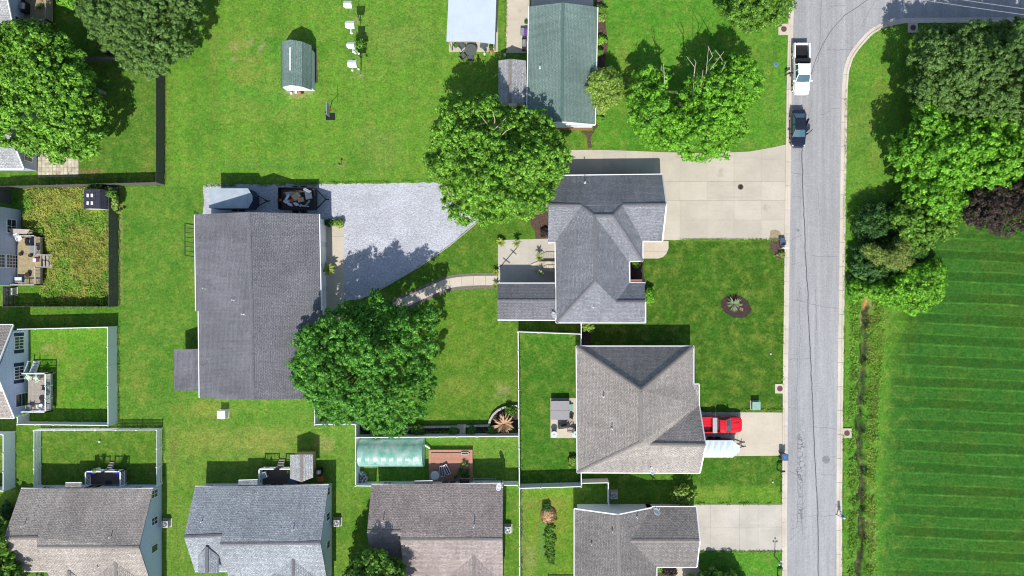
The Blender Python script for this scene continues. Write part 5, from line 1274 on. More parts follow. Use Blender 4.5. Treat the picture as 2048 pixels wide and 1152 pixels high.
def pickup(name, label, loc, rz, mat, L, tonneau=None, box=None):
    t = thing(name, label, 'pickup truck', (*loc, .02), rz); w = .98; f = L/2; r = -L/2
    xb = f-3.65 if L > 6 else f-3.05          # back of the cab
    hp = lambda ww, z: [(ww*.93,.38),(ww,.55),(ww,.88),(ww-.05,z-.04),(ww*.72,z+.015),(0,z+.035)]
    mb = MB(); loft(mb, [(f,[(.70,.42),(.74,.55),(.74,.80),(.70,.95),(.5,1.0),(0,1.01)]),(f-.12,hp(.86,1.03)),(f-.45,hp(.96,1.09)),(f-1.2,hp(w,1.15)),(f-1.5,hp(w,1.17)),(xb,hp(w,1.15))]); fixn(mb.build('body', M[mat], t, local=True))
    mb = MB(); mb.cbox((f-.9,0,1.20),(.9,.5,.035)); 
    for s in (-1,1): mb.beam((f-.25,s*.35,1.10),(f-1.4,s*.55,1.20), .05,.03)
    mb.build('hood_crease', M[mat], t, local=True)
    cabin(t, mat, xb+.05, f-1.42, 1.14, xb+.22, f-2.15, 1.76, .88, .73, bp=((xb+(f-1.9))/2,))
    bl = xb-.04
    mb = MB()
    for s in (-1,1): mb.cbox(((bl+r)/2,s*(w-.06),.84),(bl-r,.13,.62)); mb.cbox(((bl+r)/2,s*(w-.07),1.16),(bl-r,.15,.03))
    mb.cbox((bl-.03,0,.84),(.06,1.8,.62)); mb.build('bed_side', M[mat], t, local=True)
    MB().cbox((r+.04,0,.84),(.08,1.86,.62)).build('tailgate', M[mat], t, local=True)
    mb = MB().cbox(((bl+r)/2,0,.58),(bl-r-.1,1.72,.05))
    for k in range(8): mb.cbox(((bl+r)/2,-.7+k*.2,.615),(bl-r-.12,.07,.03))
    mb.build('bed_floor', M['black' if mat == 'white_car' else mat], t, local=True)
    if box:
        mb = MB().cbox((bl-.32,0,1.14),(.5,1.85,.34)).cbox((bl-.32,0,1.32),(.54,1.88,.03)); mb.build('tool_box', M[box], t, local=True)
    MB().cbox((r-.1,0,.55),(.18,1.8,.18)).build('rear_bumper', M['chrome'], t, local=True)
    MB().cbox((f+.02,0,.55),(.16,1.5,.2)).build('front_bumper', M['chrome'], t, local=True)
    lamps(t, f-.06, r+.02, .86, .88, .95); mirror_(t, mat if mat == 'white_car' else 'black', f-1.55, .95, 1.22)
    for x in (f-.95, r+1.15):
        for s in (-1,1):
            wheel(t, x, s*(w-.12))
            mb = MB(); pts = [(x+math.cos(a)*.5, s*(w+.005), .42+math.sin(a)*.46) for a in [math.pi*k/8 for k in range(9)]]; mb.tube(pts, .035, 6).build('wheel_arch', M[mat if mat != 'white_car' else 'white_car'], t, local=True)
    for s in (-1,1):
        for x in (f-2.3, xb+.65): MB().cbox((x,s*(w+.015),.98),(.2,.03,.04)).build('door_handle', M['chrome'], t, local=True)
    return t
pickup('pickup_truck', 'white pickup truck with a black load bed parked at the left kerb', (G(1597.5,141)[0], G(0,143)[1]), R(-90), 'white_car', 6.25, box='black')
tk = pickup('pickup_truck', 'red pickup truck parked on the pale driveway beside the taupe house', (G(1433,0)[0], G(0,846.5)[1]), 0, 'red_car', 5.75, box='steel')
# dark sedan with open doors
t = thing('parked_car', 'dark blue sedan with its left side doors open at the left kerb', 'car', (G(1592,0)[0], G(0,260)[1], .02), R(-90)); w = .90
hp = lambda ww, z: [(ww*.92,.30),(ww,.48),(ww,.76),(ww-.06,z-.04),(ww*.7,z+.01),(0,z+.03)]
mb = MB(); loft(mb, [(2.38,[(.45,.35),(.5,.45),(.5,.62),(.45,.68),(.3,.7),(0,.71)]),(2.22,hp(.74,.80)),(1.9,hp(.84,.87)),(1.2,hp(w,.95)),(.9,hp(w,.97)),(-1.5,hp(w,.98)),(-2.1,hp(.85,.95)),(-2.32,hp(.72,.88)),(-2.38,[(.55,.4),(.6,.5),(.6,.75),(.55,.8),(.4,.82),(0,.83)])])
fixn(mb.build('body', M['black_car'], t, local=True)); cabin(t, 'black_car', -1.85, 1.10, .95, -1.05, .30, 1.38, .80, .60, bp=(-.35,))
MB().cbox((-.35,0,1.435),(.62,.7,.012)).build('sunroof', M['black'], t, local=True)
lamps(t, 2.12, -2.28, .80, .72, .75); mirror_(t, 'black_car', .72, .88, .98)
for x in (1.42,-1.35):
    for s in (-1,1): wheel(t, x, s*(w-.10), .33, .22)
for hx, ang, ln in ((.85, -48, 1.05), (-.32, -20, .95)):
    d = Vector((-math.cos(R(ang)), -math.sin(R(ang)), 0)); hg = Vector((hx, w+.02, 0)); en = hg + d*ln
    o = MB().beam((hg.x,hg.y,.62),(en.x,en.y,.62), .08, .62).build('open_door', M['black_car'], t, local=True)
    MB().beam((hg.x,hg.y,.98),(hg.x+d.x*ln*.9,hg.y+d.y*ln*.9,1.12), .03, .30).build('door_glass', M['glass_c'], o, local=True)
    MB().cbox(((hg+d*ln*.85).x,(hg+d*ln*.85).y+.05,.8),(.16,.05,.04)).build('door_handle', M['chrome'], o, local=True)
MB().box(-1.2, w-.02, .35, .8, w+.008, .9).build('opening_shade_panel', M['black'], t, local=True)  # black panel painted as the unlit interior behind the open doors
# V-nosed trailers
def vtrailer(label, x0, x1, xn, y0, y1, z, wall, top, ribs, sag=0.0, z0=.5, name='cargo_trailer', crown=.12):
    t = thing(name, label, 'trailer', (*G((x0+x1)/2, (y0+y1)/2), 0)); (X0,Y1),(X1,Y0) = G(x0,y0),G(x1,y1); Xn = G(xn,0)[0]; ym = (Y0+Y1)/2
    MB().prism([(X0,Y0),(X1,Y0),(Xn-.1,ym-.35),(Xn-.1,ym+.35),(X1,Y1),(X0,Y1)], z0, z-.02).build('body', M[wall], t)
    nx, ny = 44, 12; vv = []; ff = []
    for i in range(nx+1):
        x = X0-.04+(X1+.02-X0)*i/nx
        for j in range(ny+1):
            v = j/ny; y = Y0-.05+(Y1-Y0+.1)*v
            zz = z+crown*math.sin(math.pi*v)+sag*(math.sin(i/nx*ribs*2*math.pi+.5*math.sin(v*5)))*math.sin(math.pi*min(max(v,.06),.94))
            vv.append((x,y,zz))
    for i in range(nx):
        for j in range(ny): a = i*(ny+1)+j; ff.append((a,a+ny+1,a+ny+2,a+1))
    mb = MB().add(vv, ff); mb.prism([(X1+.01,Y0-.05),(Xn+.02,ym-.3),(Xn+.02,ym+.3),(X1+.01,Y1+.05)], z-.06, z+.01)
    mb.beam((X0-.04,Y0-.05,z-.04),(X1,Y0-.05,z-.04), .06,.12).beam((X0-.04,Y1+.05,z-.04),(X1,Y1+.05,z-.04), .06,.12).beam((X0-.04,Y0-.05,z-.04),(X0-.04,Y1+.05,z-.04), .06,.12)
    mb.build('roof', M[top], t, smooth=False)
    mb = MB(); mb.beam((X1-.3,Y0+.2,.48),(Xn+.9,ym,.48), .09,.1).beam((X1-.3,Y1-.2,.48),(Xn+.9,ym,.48), .09,.1).beam((Xn+.8,ym,.48),(Xn+1.2,ym,.5), .12,.1).cyl((Xn+.75,ym), .05, .1, .95, 8); mb.build('tow_frame', M['black'], t)
    xm = (X0+X1)/2
    for sx in (-.45,.45):
        for yy in (Y0-.02, Y1+.02): MB().tube([(xm+sx,yy-.1,.34),(xm+sx,yy+.1,.34)], .34, 14).build('wheel', M['rubber'], t)
    return t
vtrailer('white topped enclosed trailer with a rippled roof beside the red pickup', 1397, 1457, 1470, 875, 906, 1.95, 'cover_purple', 'cover', 5, .085)
tr = vtrailer('silver grey enclosed cargo trailer parked left on the gravel behind the outbuilding', 442, 516, 524, 385, 421, 2.65, 'navy_wall', 'tarp', 2, .006, crown=.04)
# dump trailer full of junk
t = thing('dump_trailer', 'black open trailer heaped with junk behind the outbuilding', 'trailer', (*G(602,400), 0)); (X0,Y1),(X1,Y0) = G(566,379),G(637,421)
MB().box(X0,Y0,.45,X1,Y1,.6).build('bed_floor', M['wood_dark'], t)
for a, b in (((X0,Y0),(X1,Y0)),((X1,Y0),(X1,Y1)),((X1,Y1),(X0,Y1)),((X0,Y1),(X0,Y0))): MB().beam((*a,1.0),(*b,1.0), .07, .85).build('side_wall', M['black'], t)
for k in range(8):
    x = X0+(X1-X0)*(k+.5)/8; MB().box(x-.03,Y0-.07,.5,x+.03,Y0-.03,1.4).build('side_rib', M['dmetal'], t); MB().box(x-.03,Y1+.03,.5,x+.03,Y1+.07,1.4).build('side_rib', M['dmetal'], t)
mb = MB(); ym = (Y0+Y1)/2; mb.beam((X1,Y0+.2,.5),(X1+1.1,ym,.5), .1).beam((X1,Y1-.2,.5),(X1+1.1,ym,.5), .1).beam((X1+1,ym,.5),(X1+1.5,ym,.5), .12); mb.build('tow_frame', M['black'], t)
for x in (X0+1.7, X0+2.7):
    for y in (Y0-.2, Y1+.2): MB().tube([(x,y-.12,.36),(x,y+.12,.36)], .36, 14).build('wheel', M['rubber'], t)
J = [('plank','long tan board lying along the upper side of the junk trailer',[(583,386)],(3.2,.22,.06),.1,'timber'),('plank','pale board across the top left of the junk trailer',[(592,390)],(1.7,.45,.05),.05,'stone'),
     ('cardboard_box','brown cardboard sheet in the middle of the junk trailer',[(601,396)],(.95,.75,.35),.7,'card'),('cardboard_box','second brown box right of the middle of the junk trailer',[(610,403)],(.7,.5,.3),.2,'card'),
     ('plastic_sheet','orange red plastic panel among the trailer junk',[(594,402)],(.9,.4,.3),.3,'orange'),('plastic_sheet','grey panel leaning at the right end of the junk trailer',[(623,392)],(.8,1.1,.08),.2,'ac'),
     ('plastic_sheet','small orange reflector board at the left end of the junk trailer',[(567,403)],(.5,.3,.2),.1,'orange'),('trash_bag','white bag at the left of the junk trailer',[(583,398)],(.9,.35,.25),1.0,'paper'),
     ('trash_bag','white bag below the first bag in the junk trailer',[(580,405)],(.7,.5,.3),.2,'paper'),('trash_bag','white bag in the lower left corner of the junk trailer',[(586,411)],(.8,.35,.3),-.5,'paper'),
     ('trash_bag','white bag in the lower middle of the junk trailer',[(600,411)],(.8,.4,.25),-.4,'paper'),('wood_scrap','broken tan stick across the upper middle of the junk trailer',[(598,389)],(1.3,.10,.08),-.25,'timber'),('wood_scrap','brown slat beside the white bags in the junk trailer',[(590,406)],(1.1,.12,.06),1.1,'log'),
     ('wood_scrap','tan offcut at the upper right of the junk trailer',[(615,385)],(1.2,.15,.08),.15,'card'),('wood_scrap','dark plank end in the lower right of the junk trailer',[(622,409)],(.9,.22,.1),.9,'wood_old'),('metal_sheet','bent shiny metal strip at the top right of the junk trailer',[(621,384)],(.9,.35,.05),-.5,'alu'),
     ('trash_bag','small white bag at the far lower right of the junk trailer',[(607,413)],(.4,.3,.22),.9,'paper'),('plank','thin white board along the lower side of the junk trailer',[(612,414)],(1.5,.12,.05),-.1,'white')]
for k, (n, lb, (p,), d, rz, mt) in enumerate(J):
    X, Y = G(*p); o = MB()
    if n == 'trash_bag':
        o = MB(); vv = []; nn = 10
        for i in range(6):
            for q in range(nn): a = 2*math.pi*q/nn; r = math.sin(math.pi*(i+.6)/6.2)*(1+random.uniform(-.25,.25)); vv.append((d[0]/2*r*math.cos(a), d[1]/2*r*math.sin(a), d[2]*i/5))
        o.add(vv, [(i*nn+q, i*nn+(q+1)%nn, (i+1)*nn+(q+1)%nn, (i+1)*nn+q) for i in range(5) for q in range(nn)]+[tuple(5*nn+q for q in range(nn))])
    else: o.cbox((0,0,d[2]/2), d).cbox((d[0]*.1,0,d[2]+.012), (d[0]*.7,d[1]*.1,.02))
    ob = o.build(n, M[mt], None); ob.location = (X, Y, .62+.1*(k % 4)+.25*(d[0] < 2)); ob.rotation_euler = (random.uniform(-.12,.12), random.uniform(-.12,.12), rz); tag(ob, lb, n.replace('_', ' '))
# ================================================================ DECKS AND YARD THINGS
def deck(label, x0, x1, y0, y1, z, mat, rails='', rmat='white', gaps=(), boards='y', name='deck', rh=.95):
    (X0,Y1),(X1,Y0) = G(x0,y0),G(x1,y1); t = thing(name, label, 'deck', ((X0+X1)/2,(Y0+Y1)/2,0))
    mb = MB()
    if boards == 'x':
        n = int((Y1-Y0)/.15)
        for k in range(n): y = Y0+(Y1-Y0)*k/n; mb.box(X0,y+.006,z-.04,X1,y+(Y1-Y0)/n-.006,z+random.uniform(-.003,.003))
    else:
        n = int((X1-X0)/.15)
        for k in range(n): x = X0+(X1-X0)*k/n; mb.box(x+.006,Y0,z-.04,x+(X1-X0)/n-.006,Y1,z+random.uniform(-.003,.003))
    mb.build('deck_boards', M[mat], t, kind='stuff')
    mb = MB(); mb.box(X0+.02,Y0+.02,z-.25,X1-.02,Y0+.06,z-.045).box(X0+.02,Y1-.06,z-.25,X1-.02,Y1-.02,z-.045).box(X0+.02,Y0,z-.25,X0+.06,Y1,z-.045).box(X1-.06,Y0,z-.25,X1-.02,Y1,z-.045)
    for x in (X0+.1,X1-.1):
        for y in (Y0+.1,Y1-.1): mb.box(x-.06,y-.06,-.05,x+.06,y+.06,z-.05)
    mb.build('frame', M['timber' if rmat != 'white' else 'wood_old'], t)
    ends = {'N':((X0,Y1),(X1,Y1)),'S':((X0,Y0),(X1,Y0)),'E':((X1,Y0),(X1,Y1)),'W':((X0,Y0),(X0,Y1))}
    for r in rails:
        (ax,ay),(bx_,by) = ends[r]; A = Vector((ax,ay,z)); B = Vector((bx_,by,z)); segs = [(0,1)]
        for g in gaps:
            if g[0] == r: segs = [(0,g[1]),(g[2],1)]
        for s0, s1 in segs:
            if s1-s0 < .03: continue
            a = A.lerp(B, s0); b = A.lerp(B, s1); L = (b-a).length; o = MB().beam(a+Vector((0,0,rh)), b+Vector((0,0,rh)), .13, .05).beam(a+Vector((0,0,.12)), b+Vector((0,0,.12)), .05,.06).build('railing', M[rmat], t)
            mb = MB(); n = max(2, int(L/.16))
            for k in range(n): p = a.lerp(b, (k+.5)/n); mb.box(p.x-.022,p.y-.022,z+.12,p.x+.022,p.y+.022,z+rh-.02)
            mb.build('baluster', M[rmat], o, kind='stuff')
            for k in range(max(1,round(L/1.8))+1): p = a.lerp(b, k/max(1,round(L/1.8))); MB().box(p.x-.055,p.y-.055,z-.2,p.x+.055,p.y+.055,z+rh+.08).build('rail_post', M[rmat], o)
    return t, (X0,X1,Y0,Y1)
def steps(t, X0, X1, Y0, Y1, z, n, ax, mat, rail=None):
    # n treads descending in direction ax ('E','N')
    for k in range(n):
        zz = z*(n-k)/(n+1); f0, f1 = k/n, (k+1)/n
        if ax == 'E': MB().box(X0+(X1-X0)*f0,Y0,zz-.05,X0+(X1-X0)*f1-.03,Y1,zz).build('step', M[mat], t)
        else: MB().box(X0,Y0+(Y1-Y0)*f0,zz-.05,X1,Y0+(Y1-Y0)*f1-.03,zz).build('step', M[mat], t)
    mb = MB()
    if ax == 'E':
        for y in (Y0,Y1): mb.beam((X0,y,z-.12),(X1,y,.0), .06,.2)
    else:
        for x in (X0,X1): mb.beam((x,Y0,z-.12),(x,Y1,.0), .06,.2)
    mb.build('stringer', M[mat], t)
    if rail:
        mb = MB(); 
        for q in (0,1):
            if ax == 'E': y = (Y0,Y1)[q]; mb.beam((X0,y,z+.9),(X1,y,.9), .09,.06).box(X1-.05,y-.05,0,X1+.05,y+.05,.95)
            else: x = (X0,X1)[q]; mb.beam((x,Y0,z+.9),(x,Y1,.9), .09,.06).box(x-.05,Y1-.05,0,x+.05,Y1+.05,.95)
        mb.build('step_rail', M[rail], t)
# deck behind the mauve row house (composite, raised bench border)
d8, (X0,X1,Y0,Y1) = deck('red brown composite deck with a raised border behind the mauve brown row house', 859, 946, 898, 961, .45, 'wood_red', boards='x')
mb = MB(); mb.box(X0,Y1-.28,.452,X1,Y1,.50).box(X0,Y1-2.0,.452,X0+.28,Y1-.29,.50).box(X1-.28,Y0,.452,X1,Y1-.29,.50).box(X0+.3,Y1-.42,.452,X1-.3,Y1-.36,.6); mb.build('border_board', M['wood_red'], d8)
# decks of the row houses
d7, (X0,X1,Y0,Y1) = deck('dark blue shaded deck with white railing behind the blue grey row house', 530, 597, 931, 966, .7, 'wood_dark', 'NW', gaps=(('N',.42,.62),), boards='x')
steps(d7, X0+1.8, X0+2.55, Y1, Y1+.8, .7, 3, 'N', 'wood_old')
d6, (X0,X1,Y0,Y1) = deck('dark deck with white railings behind the leftmost row house', 190, 258, 936, 966, .7, 'wood_dark', 'NWE', gaps=(('N',.44,.58),), boards='x')
steps(d6, X0+1.9, X0+2.5, Y1, Y1+.8, .7, 3, 'N', 'wood_old')
d10, (X0,X1,Y0,Y1) = deck('worn grey deck with white railings beside the light blue house', 66, 112, 744, 819, .75, 'wood_old', 'NES', gaps=(('N',0,.02),), boards='y')
steps(d10, X0+.15, X0+.85, Y1, Y1+1.4, .75, 4, 'N', 'white', 'white')
d9, (X0,X1,Y0,Y1) = deck('tan timber deck with stairs beside the blue grey left house', 45, 92, 474, 570, .75, 'wood_tan', 'NES', 'stone', gaps=(('E',.36,.62),), boards='x')
steps(d9, X1, X1+1.4, Y0+2.2, Y0+3.7, .75, 4, 'E', 'wood_old', 'stone')
d11, (X0,X1,Y0,Y1) = deck('tan timber deck with a wide ledge in the top left corner', 60, 112, -60, 50, .7, 'wood_tan', 'ES', 'wood_old', boards='x')
# patio landing and steps
lt = thing('patio_steps', 'tan stepped landing with dark railings against the left wall of the grey house', 'steps', (*G(1090,530), 0))
(X0,Y1),(X1,Y0) = G(1062,521),G(1116,544); MB().prism([(X0,Y0),(X1,Y0),(X1,Y1),(X0+1.2,Y1),(X0,Y1-.5)], 0, .16).build('step', M['paver'], lt)
MB().box(X0+1.0,Y0,.16,X1,Y1-.1,.34).build('step', M['paver'], lt); MB().box(X0+1.5,Y0+.05,.34,X1,Y1-.15,.52).build('landing', M['paver'], lt)
for yy in (Y0+.05, Y1-.15):
    mb = MB(); mb.beam((X0+1.0,yy,1.0),(X0+1.9,yy,1.45), .05).beam((X0+1.9,yy,1.45),(X1,yy,1.45), .05)
    for k in range(11): x = X0+1.1+k*.21; mb.box(x-.015,yy-.015,.3,x+.015,yy+.015,min(1.45,1.0+(x-X0-1)*.5))
    mb.build('railing', M['dmetal'], lt)
# string light frame / plant pole on the patio
t = thing('trellis_pole', 'thin dark pole with crossbars lying across the grey patio', 'pole', (*G(1015,515), 0))
mb = MB(); a, b = (*G(1001,534),.12), (*G(1038,491),.12); mb.beam(a,b,.05); mb.beam((*G(1006,517),.17),(*G(1020,527),.17),.05).beam((*G(1021,500),.17),(*G(1033,510),.17),.05); mb.build('bars', M['dmetal'], t)

def chair(name, label, px, py, z, rz, mat, group=None, lounge=False, s=1.0):
    t = thing(name, label, 'chair', (*G(px,py), z), rz, group); w = .3*s
    MB().box(-w,-w,.38,w,w,.44).build('seat', M[mat], t, local=True)
    mb = MB(); mb.add([(-w,w-.06,.44),(w,w-.06,.44),(w,w,.44),(-w,w,.44),(-w,w+.14,.98),(w,w+.14,.98),(w,w+.19,.98),(-w,w+.19,.98)], [(3,2,1,0),(4,5,6,7),(0,1,5,4),(1,2,6,5),(2,3,7,6),(3,0,4,7)]); mb.build('backrest', M[mat], t, local=True)
    for x in (-w+.03, w-.03):
        for y in (-w+.03, w-.03): MB().box(x-.025,y-.025,0,x+.025,y+.025,.38).build('leg', M[mat], t, local=True)
        MB().box(x-.04,-w,.62,x+.04,w,.66).box(x-.02,-w,.4,x+.02,-w+.05,.62).build('armrest', M[mat], t, local=True)
    return t
def table(label, px, py, z, r, mat, h=.72, square=None, group=None):
    t = thing('table', label, 'table', (*G(px,py), z), 0, group)
    if square: MB().box(-square[0]/2,-square[1]/2,h-.04,square[0]/2,square[1]/2,h).build('tabletop', M[mat], t, local=True)
    else: MB().cyl((0,0), r, h-.04, h, 24).build('tabletop', M[mat], t, local=True)
    q = (min(square)/2 if square else r)*.62
    for x in (-q,q):
        for y in (-q,q): MB().box(x-.025,y-.025,0,x+.025,y+.025,h-.04).build('leg', M[mat], t, local=True)
    return t
def grill(label, px, py, z=0, rz=0, mat='black', w=1.3):
    t = thing('grill', label, 'grill', (*G(px,py), z), rz)
    MB().box(-w/2,-.28,.1,w/2,.28,.82).build('cabinet', M[mat], t, local=True)
    mb = MB(); loft(mb, [(-w*.28,[(.26,.82),(.24,1.0),(.12,1.12),(0,1.14)]),(w*.28,[(.26,.82),(.24,1.0),(.12,1.12),(0,1.14)])]); fixn(mb.build('lid', M['steel' if mat == 'black' else 'black'], t, local=True))
    for s in (-1,1): MB().box(s*w*.4-w*.1,-.25,.83,s*w*.4+w*.1,.25,.87).build('side_shelf', M['dmetal'], t, local=True)
    MB().box(-w*.2,-.34,.95,w*.2,-.30,.98).build('handle', M['alu'], t, local=True)
def pot(label, px, py, z=0, r=.18, leaf='leaf_mid', mat='pot', h=.3, plant=True, cat='potted plant'):
    X, Y = G(px,py); t = thing('potted_plant' if plant else 'pot', label, cat, (X,Y,z)); MB().cyl((0,0), r*.75, 0, h, 14, r2=r).build('pot', M[mat], t, local=True)
    MB().cyl((0,0), r*.86, h-.03, h+.006, 14).build('soil', M['mulch'], t, local=True)
    if plant:
        n = 110; q = RNG.normal(size=(n,3)); q /= np.linalg.norm(q,axis=1,keepdims=True); q[:,2] = np.abs(q[:,2]); c = np.array((X,Y,z+h))+q*r*1.5*RNG.uniform(.3,1,(n,1))
        leaf_mesh('leaves', M[leaf], t, c, q+np.array((0,0,.6)), RNG.uniform(.07,.13,n))
# furniture on the decks
for lb, x, y, rz in (('pale green cushioned chair at the upper left of the worn grey deck',73,753,R(-30)),('pale green cushioned chair second along the railing of the worn grey deck',90,756,R(-60))): chair('patio_chair', lb, x, y, .75, rz, 'cream')
chair('patio_chair', 'round patterned white chair at the lower corner of the worn grey deck', 96, 810, .75, R(200), 'white')
chair('patio_chair', 'grey folding chair at the bottom of the worn grey deck', 74, 812, .75, R(180), 'steel')
chair('patio_chair', 'dark chair against the right railing of the worn grey deck', 104, 772, .75, R(-90), 'dmetal')
table('dark small table near the lower right railing of the worn grey deck', 103, 792, .75, .4, 'dmetal')
grill('black barbecue grill on the top left deck', 66, 24, .7, R(-90))
chair('patio_chair', 'thin black metal chair on the top left deck', 92, 2, .7, R(-20), 'dmetal')
pot('small blue pot on the top left deck', 92, 22, .7, .3, 'leaf_mid', 'util', .35)
table('square stone grey fire table on the tan timber deck', 82, 500, .75, .4, 'steel', .45, (.9,.9))
grill('dark grill with a blue lid at the upper right of the tan timber deck', 76, 485, .75, R(90), 'bin', 1.0)
chair('patio_chair', 'white plastic chair at the top of the tan timber deck', 54, 478, .75, R(20), 'white')
pot('black rimmed pot in the middle of the tan timber deck', 54, 509, .75, .22, 'leaf_mid', 'black', .3, False, 'pot')
pot('black rimmed pot near the stairs of the tan timber deck', 73, 512, .75, .22, 'leaf_mid', 'black', .3, False, 'pot')
pot('dark bucket at the lower end of the tan timber deck', 69, 550, .75, .3, 'leaf_mid', 'black', .4, False, 'bucket')
t = thing('storage_tote', 'pile of blue and white plastic totes at the lower end of the tan deck', 'tote', (*G(52,560), .75)); MB().box(-.4,-.3,0,.4,.3,.4).build('tub', M['blue'], t, local=True); MB().box(-.43,-.33,.4,.43,.33,.45).build('lid', M['potw'], t, local=True)
t = thing('storage_tote', 'pink and white toy box beside the tan deck stairs', 'tote', (*G(84,521), .75)); MB().box(-.35,-.2,0,.35,.2,.25).build('tub', M['white'], t, local=True); MB().box(.1,-.22,.25,.37,.22,.33).build('lid', M['cover_purple'], t, local=True)
# patio umbrella / playset top above the tan deck
t = thing('porch_swing', 'weathered wooden swing canopy above the tan timber deck', 'swing', (*G(60,464), 0))
mb = MB(); mb.slab3([(*G(40,460),1.9),(*G(84,462),1.9),(*G(76,470),1.7),(*G(48,470),1.7)], .06); mb.build('canopy', M['wood_old'], t)
MB().beam((*G(46,466),1.0),(*G(78,466),1.0), .5, .06).build('seat', M['wood_old'], t)
for x in (43, 81): MB().box(G(x,464)[0]-.04,G(x,464)[1]-.04,0,G(x,464)[0]+.04,G(x,464)[1]+.04,1.85).build('post', M['timber'], t)
chair('folding_chair', 'royal blue folding chair at the left of the dark leftmost deck', 197, 941, .7, R(35), 'navy')
chair('folding_chair', 'royal blue folding chair at the right of the dark leftmost deck', 247, 941, .7, R(-35), 'navy')
pot('white flowering pot on the railing corner of the leftmost row house deck', 207, 934, .7, .22, 'leaf_flower', 'potw', .9)
t = thing('doormat', 'black doormat on the leftmost row house deck', 'mat', (*G(225,962), .71)); MB().box(-.4,-.25,0,.4,.25,.02).build('mat', M['black'], t, local=True)
chair('patio_chair', 'white patio chair on the deck behind the blue grey row house', 536, 945, .7, R(-70), 'tarp', s=1.2)
pot('small leafy pot beside the wooden shed on the dark deck', 583, 940, .7, .16, 'leaf_flower', 'pot', .3)
t = thing('storage_box', 'grey deck storage box left of the tall wooden shed', 'storage box', (*G(590,961), .05)); MB().box(-.6,-.4,0,.6,.4,.6).build('box', M['dmetal'], t, local=True); MB().box(-.63,-.43,.6,.63,.43,.68).build('lid', M['bin'], t, local=True)
grill('small round grill right of the tall wooden shed', 642, 940, 0, R(90), 'black', .8)
t = thing('crate', 'orange brown crate on the grass right of the tall wooden shed', 'crate', (*G(643,956), 0))
MB().box(-.35,-.3,0,.35,.3,.5).build('box', M['orange'], t, local=True); MB().box(-.38,-.33,.5,.38,.33,.56).build('lid', M['pot'], t, local=True)
table('round grey glass patio table on the composite deck', 873, 946, .45, .55, 'util2')
for x, rz in ((886,.05),(895,.45)):
    t = thing('lounge_chair', 'white framed folded lounge chair on the composite deck, '+('left' if x == 886 else 'right')+' one', 'lounge chair', (*G(x,939 if x==886 else 936), .45), rz)
    mb = MB(); mb.box(-.28,-.65,.3,-.23,.65,.35).box(.23,-.65,.3,.28,.65,.35).box(-.28,.6,.3,.28,.65,.35).box(-.28,-.65,.3,.28,-.6,.35).box(-.03,-.65,.3,.03,.65,.34); mb.build('frame', M['white'], t, local=True); MB().box(-.22,-.6,.31,.22,.6,.325).build('sling', M['dmetal'], t, local=True)
    for sx in (-.25,.25):
        for sy in (-.5,.5): MB().box(sx-.02,sy-.02,0,sx+.02,sy+.02,.3).build('leg', M['white'], t, local=True)
PP = [(929,923,.2),(935,926,.15),(922,937,.22),(929,941,.2),(936,938,.2),(913,950,.22),(920,944,.22),(927,948,.18),(934,947,.2),(939,944,.16),(925,932,.16),(938,950,.18)]
for i, (x,y,r) in enumerate(PP):
    wh = i in (0,5)
    pot('potted plant at the right side of the composite deck' if not wh else ('pale rimmed pot at the top of the plant group on the composite deck' if i == 0 else 'pale rimmed pot at the left of the plant group on the composite deck'), x, y, .45, r, 'leaf_dark' if i % 3 else 'leaf_mid', 'potw' if wh else 'pot')
for o in list(COL.objects):
    if o.get('label') == 'potted plant at the right side of the composite deck': o['group'] = 'potted plants on the composite deck'
t = thing('planter', 'long pale planter box on the upper border of the composite deck', 'planter', (*G(931,904), .5)); MB().box(-.45,-.12,0,.45,.12,.22).build('box', M['potw'], t, local=True); MB().box(-.4,-.08,.2,.4,.08,.23).build('soil', M['mulch'], t, local=True)
grill('grey gas grill against the wall at the right end of the composite deck', 932, 956, .45, 0, 'steel', 1.2)
for i,(x,y) in enumerate(((725,945),(730,950),(734,955),(726,955),(731,960),(723,961))):
    t = thing('trash_can', 'grey round tank in the heap at the lower left corner of the greenhouse yard', 'tank', (*G(x,y), 0), 0, 'round grey tanks in the fence corner'); MB().cyl((0,0), .26, 0, .5+.06*(i%3), 16).build('tank', M['steel'], t, local=True); MB().cyl((0,0), .14, .5, .72, 12).build('cap', M['bin'], t, local=True)
# clothes rack beside the deck
t = thing('clothes_rack', 'long low white drying rack against the mauve row house wall', 'rack', (*G(970,953), 0)); mb = MB().box(-1.4,-.02,.8,1.4,.02,.84).box(-1.4,-.4,.8,1.4,-.36,.84)
for x in (-1.4,1.36): mb.box(x,-.4,0,x+.04,-.36,.8).box(x,-.02,0,x+.04,.02,.8).box(x,-.4,.8,x+.04,.02,.84)
mb.build('rail', M['steel'], t, local=True)
# greenhouse
def film():
    t = NT('translucent_green_film'); p = t.pos(); n = t.noise(p, .9, 5, .6); w = t.noise(t.pos(scale=(1,.4,1)), 5, 4)
    c = t.mix(t.rng(n, .35, .65, 0, 1), (.20,.62,.52), (.74,.92,.88)); t.fin(c, .30, spec=.6); t.bump(w, .5, .05)
    tr = t.node('ShaderNodeBsdfTranslucent'); t.l(c, tr.inputs[0]); tp = t.node('ShaderNodeBsdfTransparent'); tp.inputs[0].default_value = (.80,.95,.90,1)
    a = t.node('ShaderNodeMixShader'); a.inputs[0].default_value = .35; t.l(t.b.outputs[0], a.inputs[1]); t.l(tr.outputs[0], a.inputs[2])
    b = t.node('ShaderNodeMixShader'); b.inputs[0].default_value = .27; t.l(a.outputs[0], b.inputs[1]); t.l(tp.outputs[0], b.inputs[2]); t.l(b.outputs[0], t.n['Material Output'].inputs[0]); return t.m
M['film'] = film()
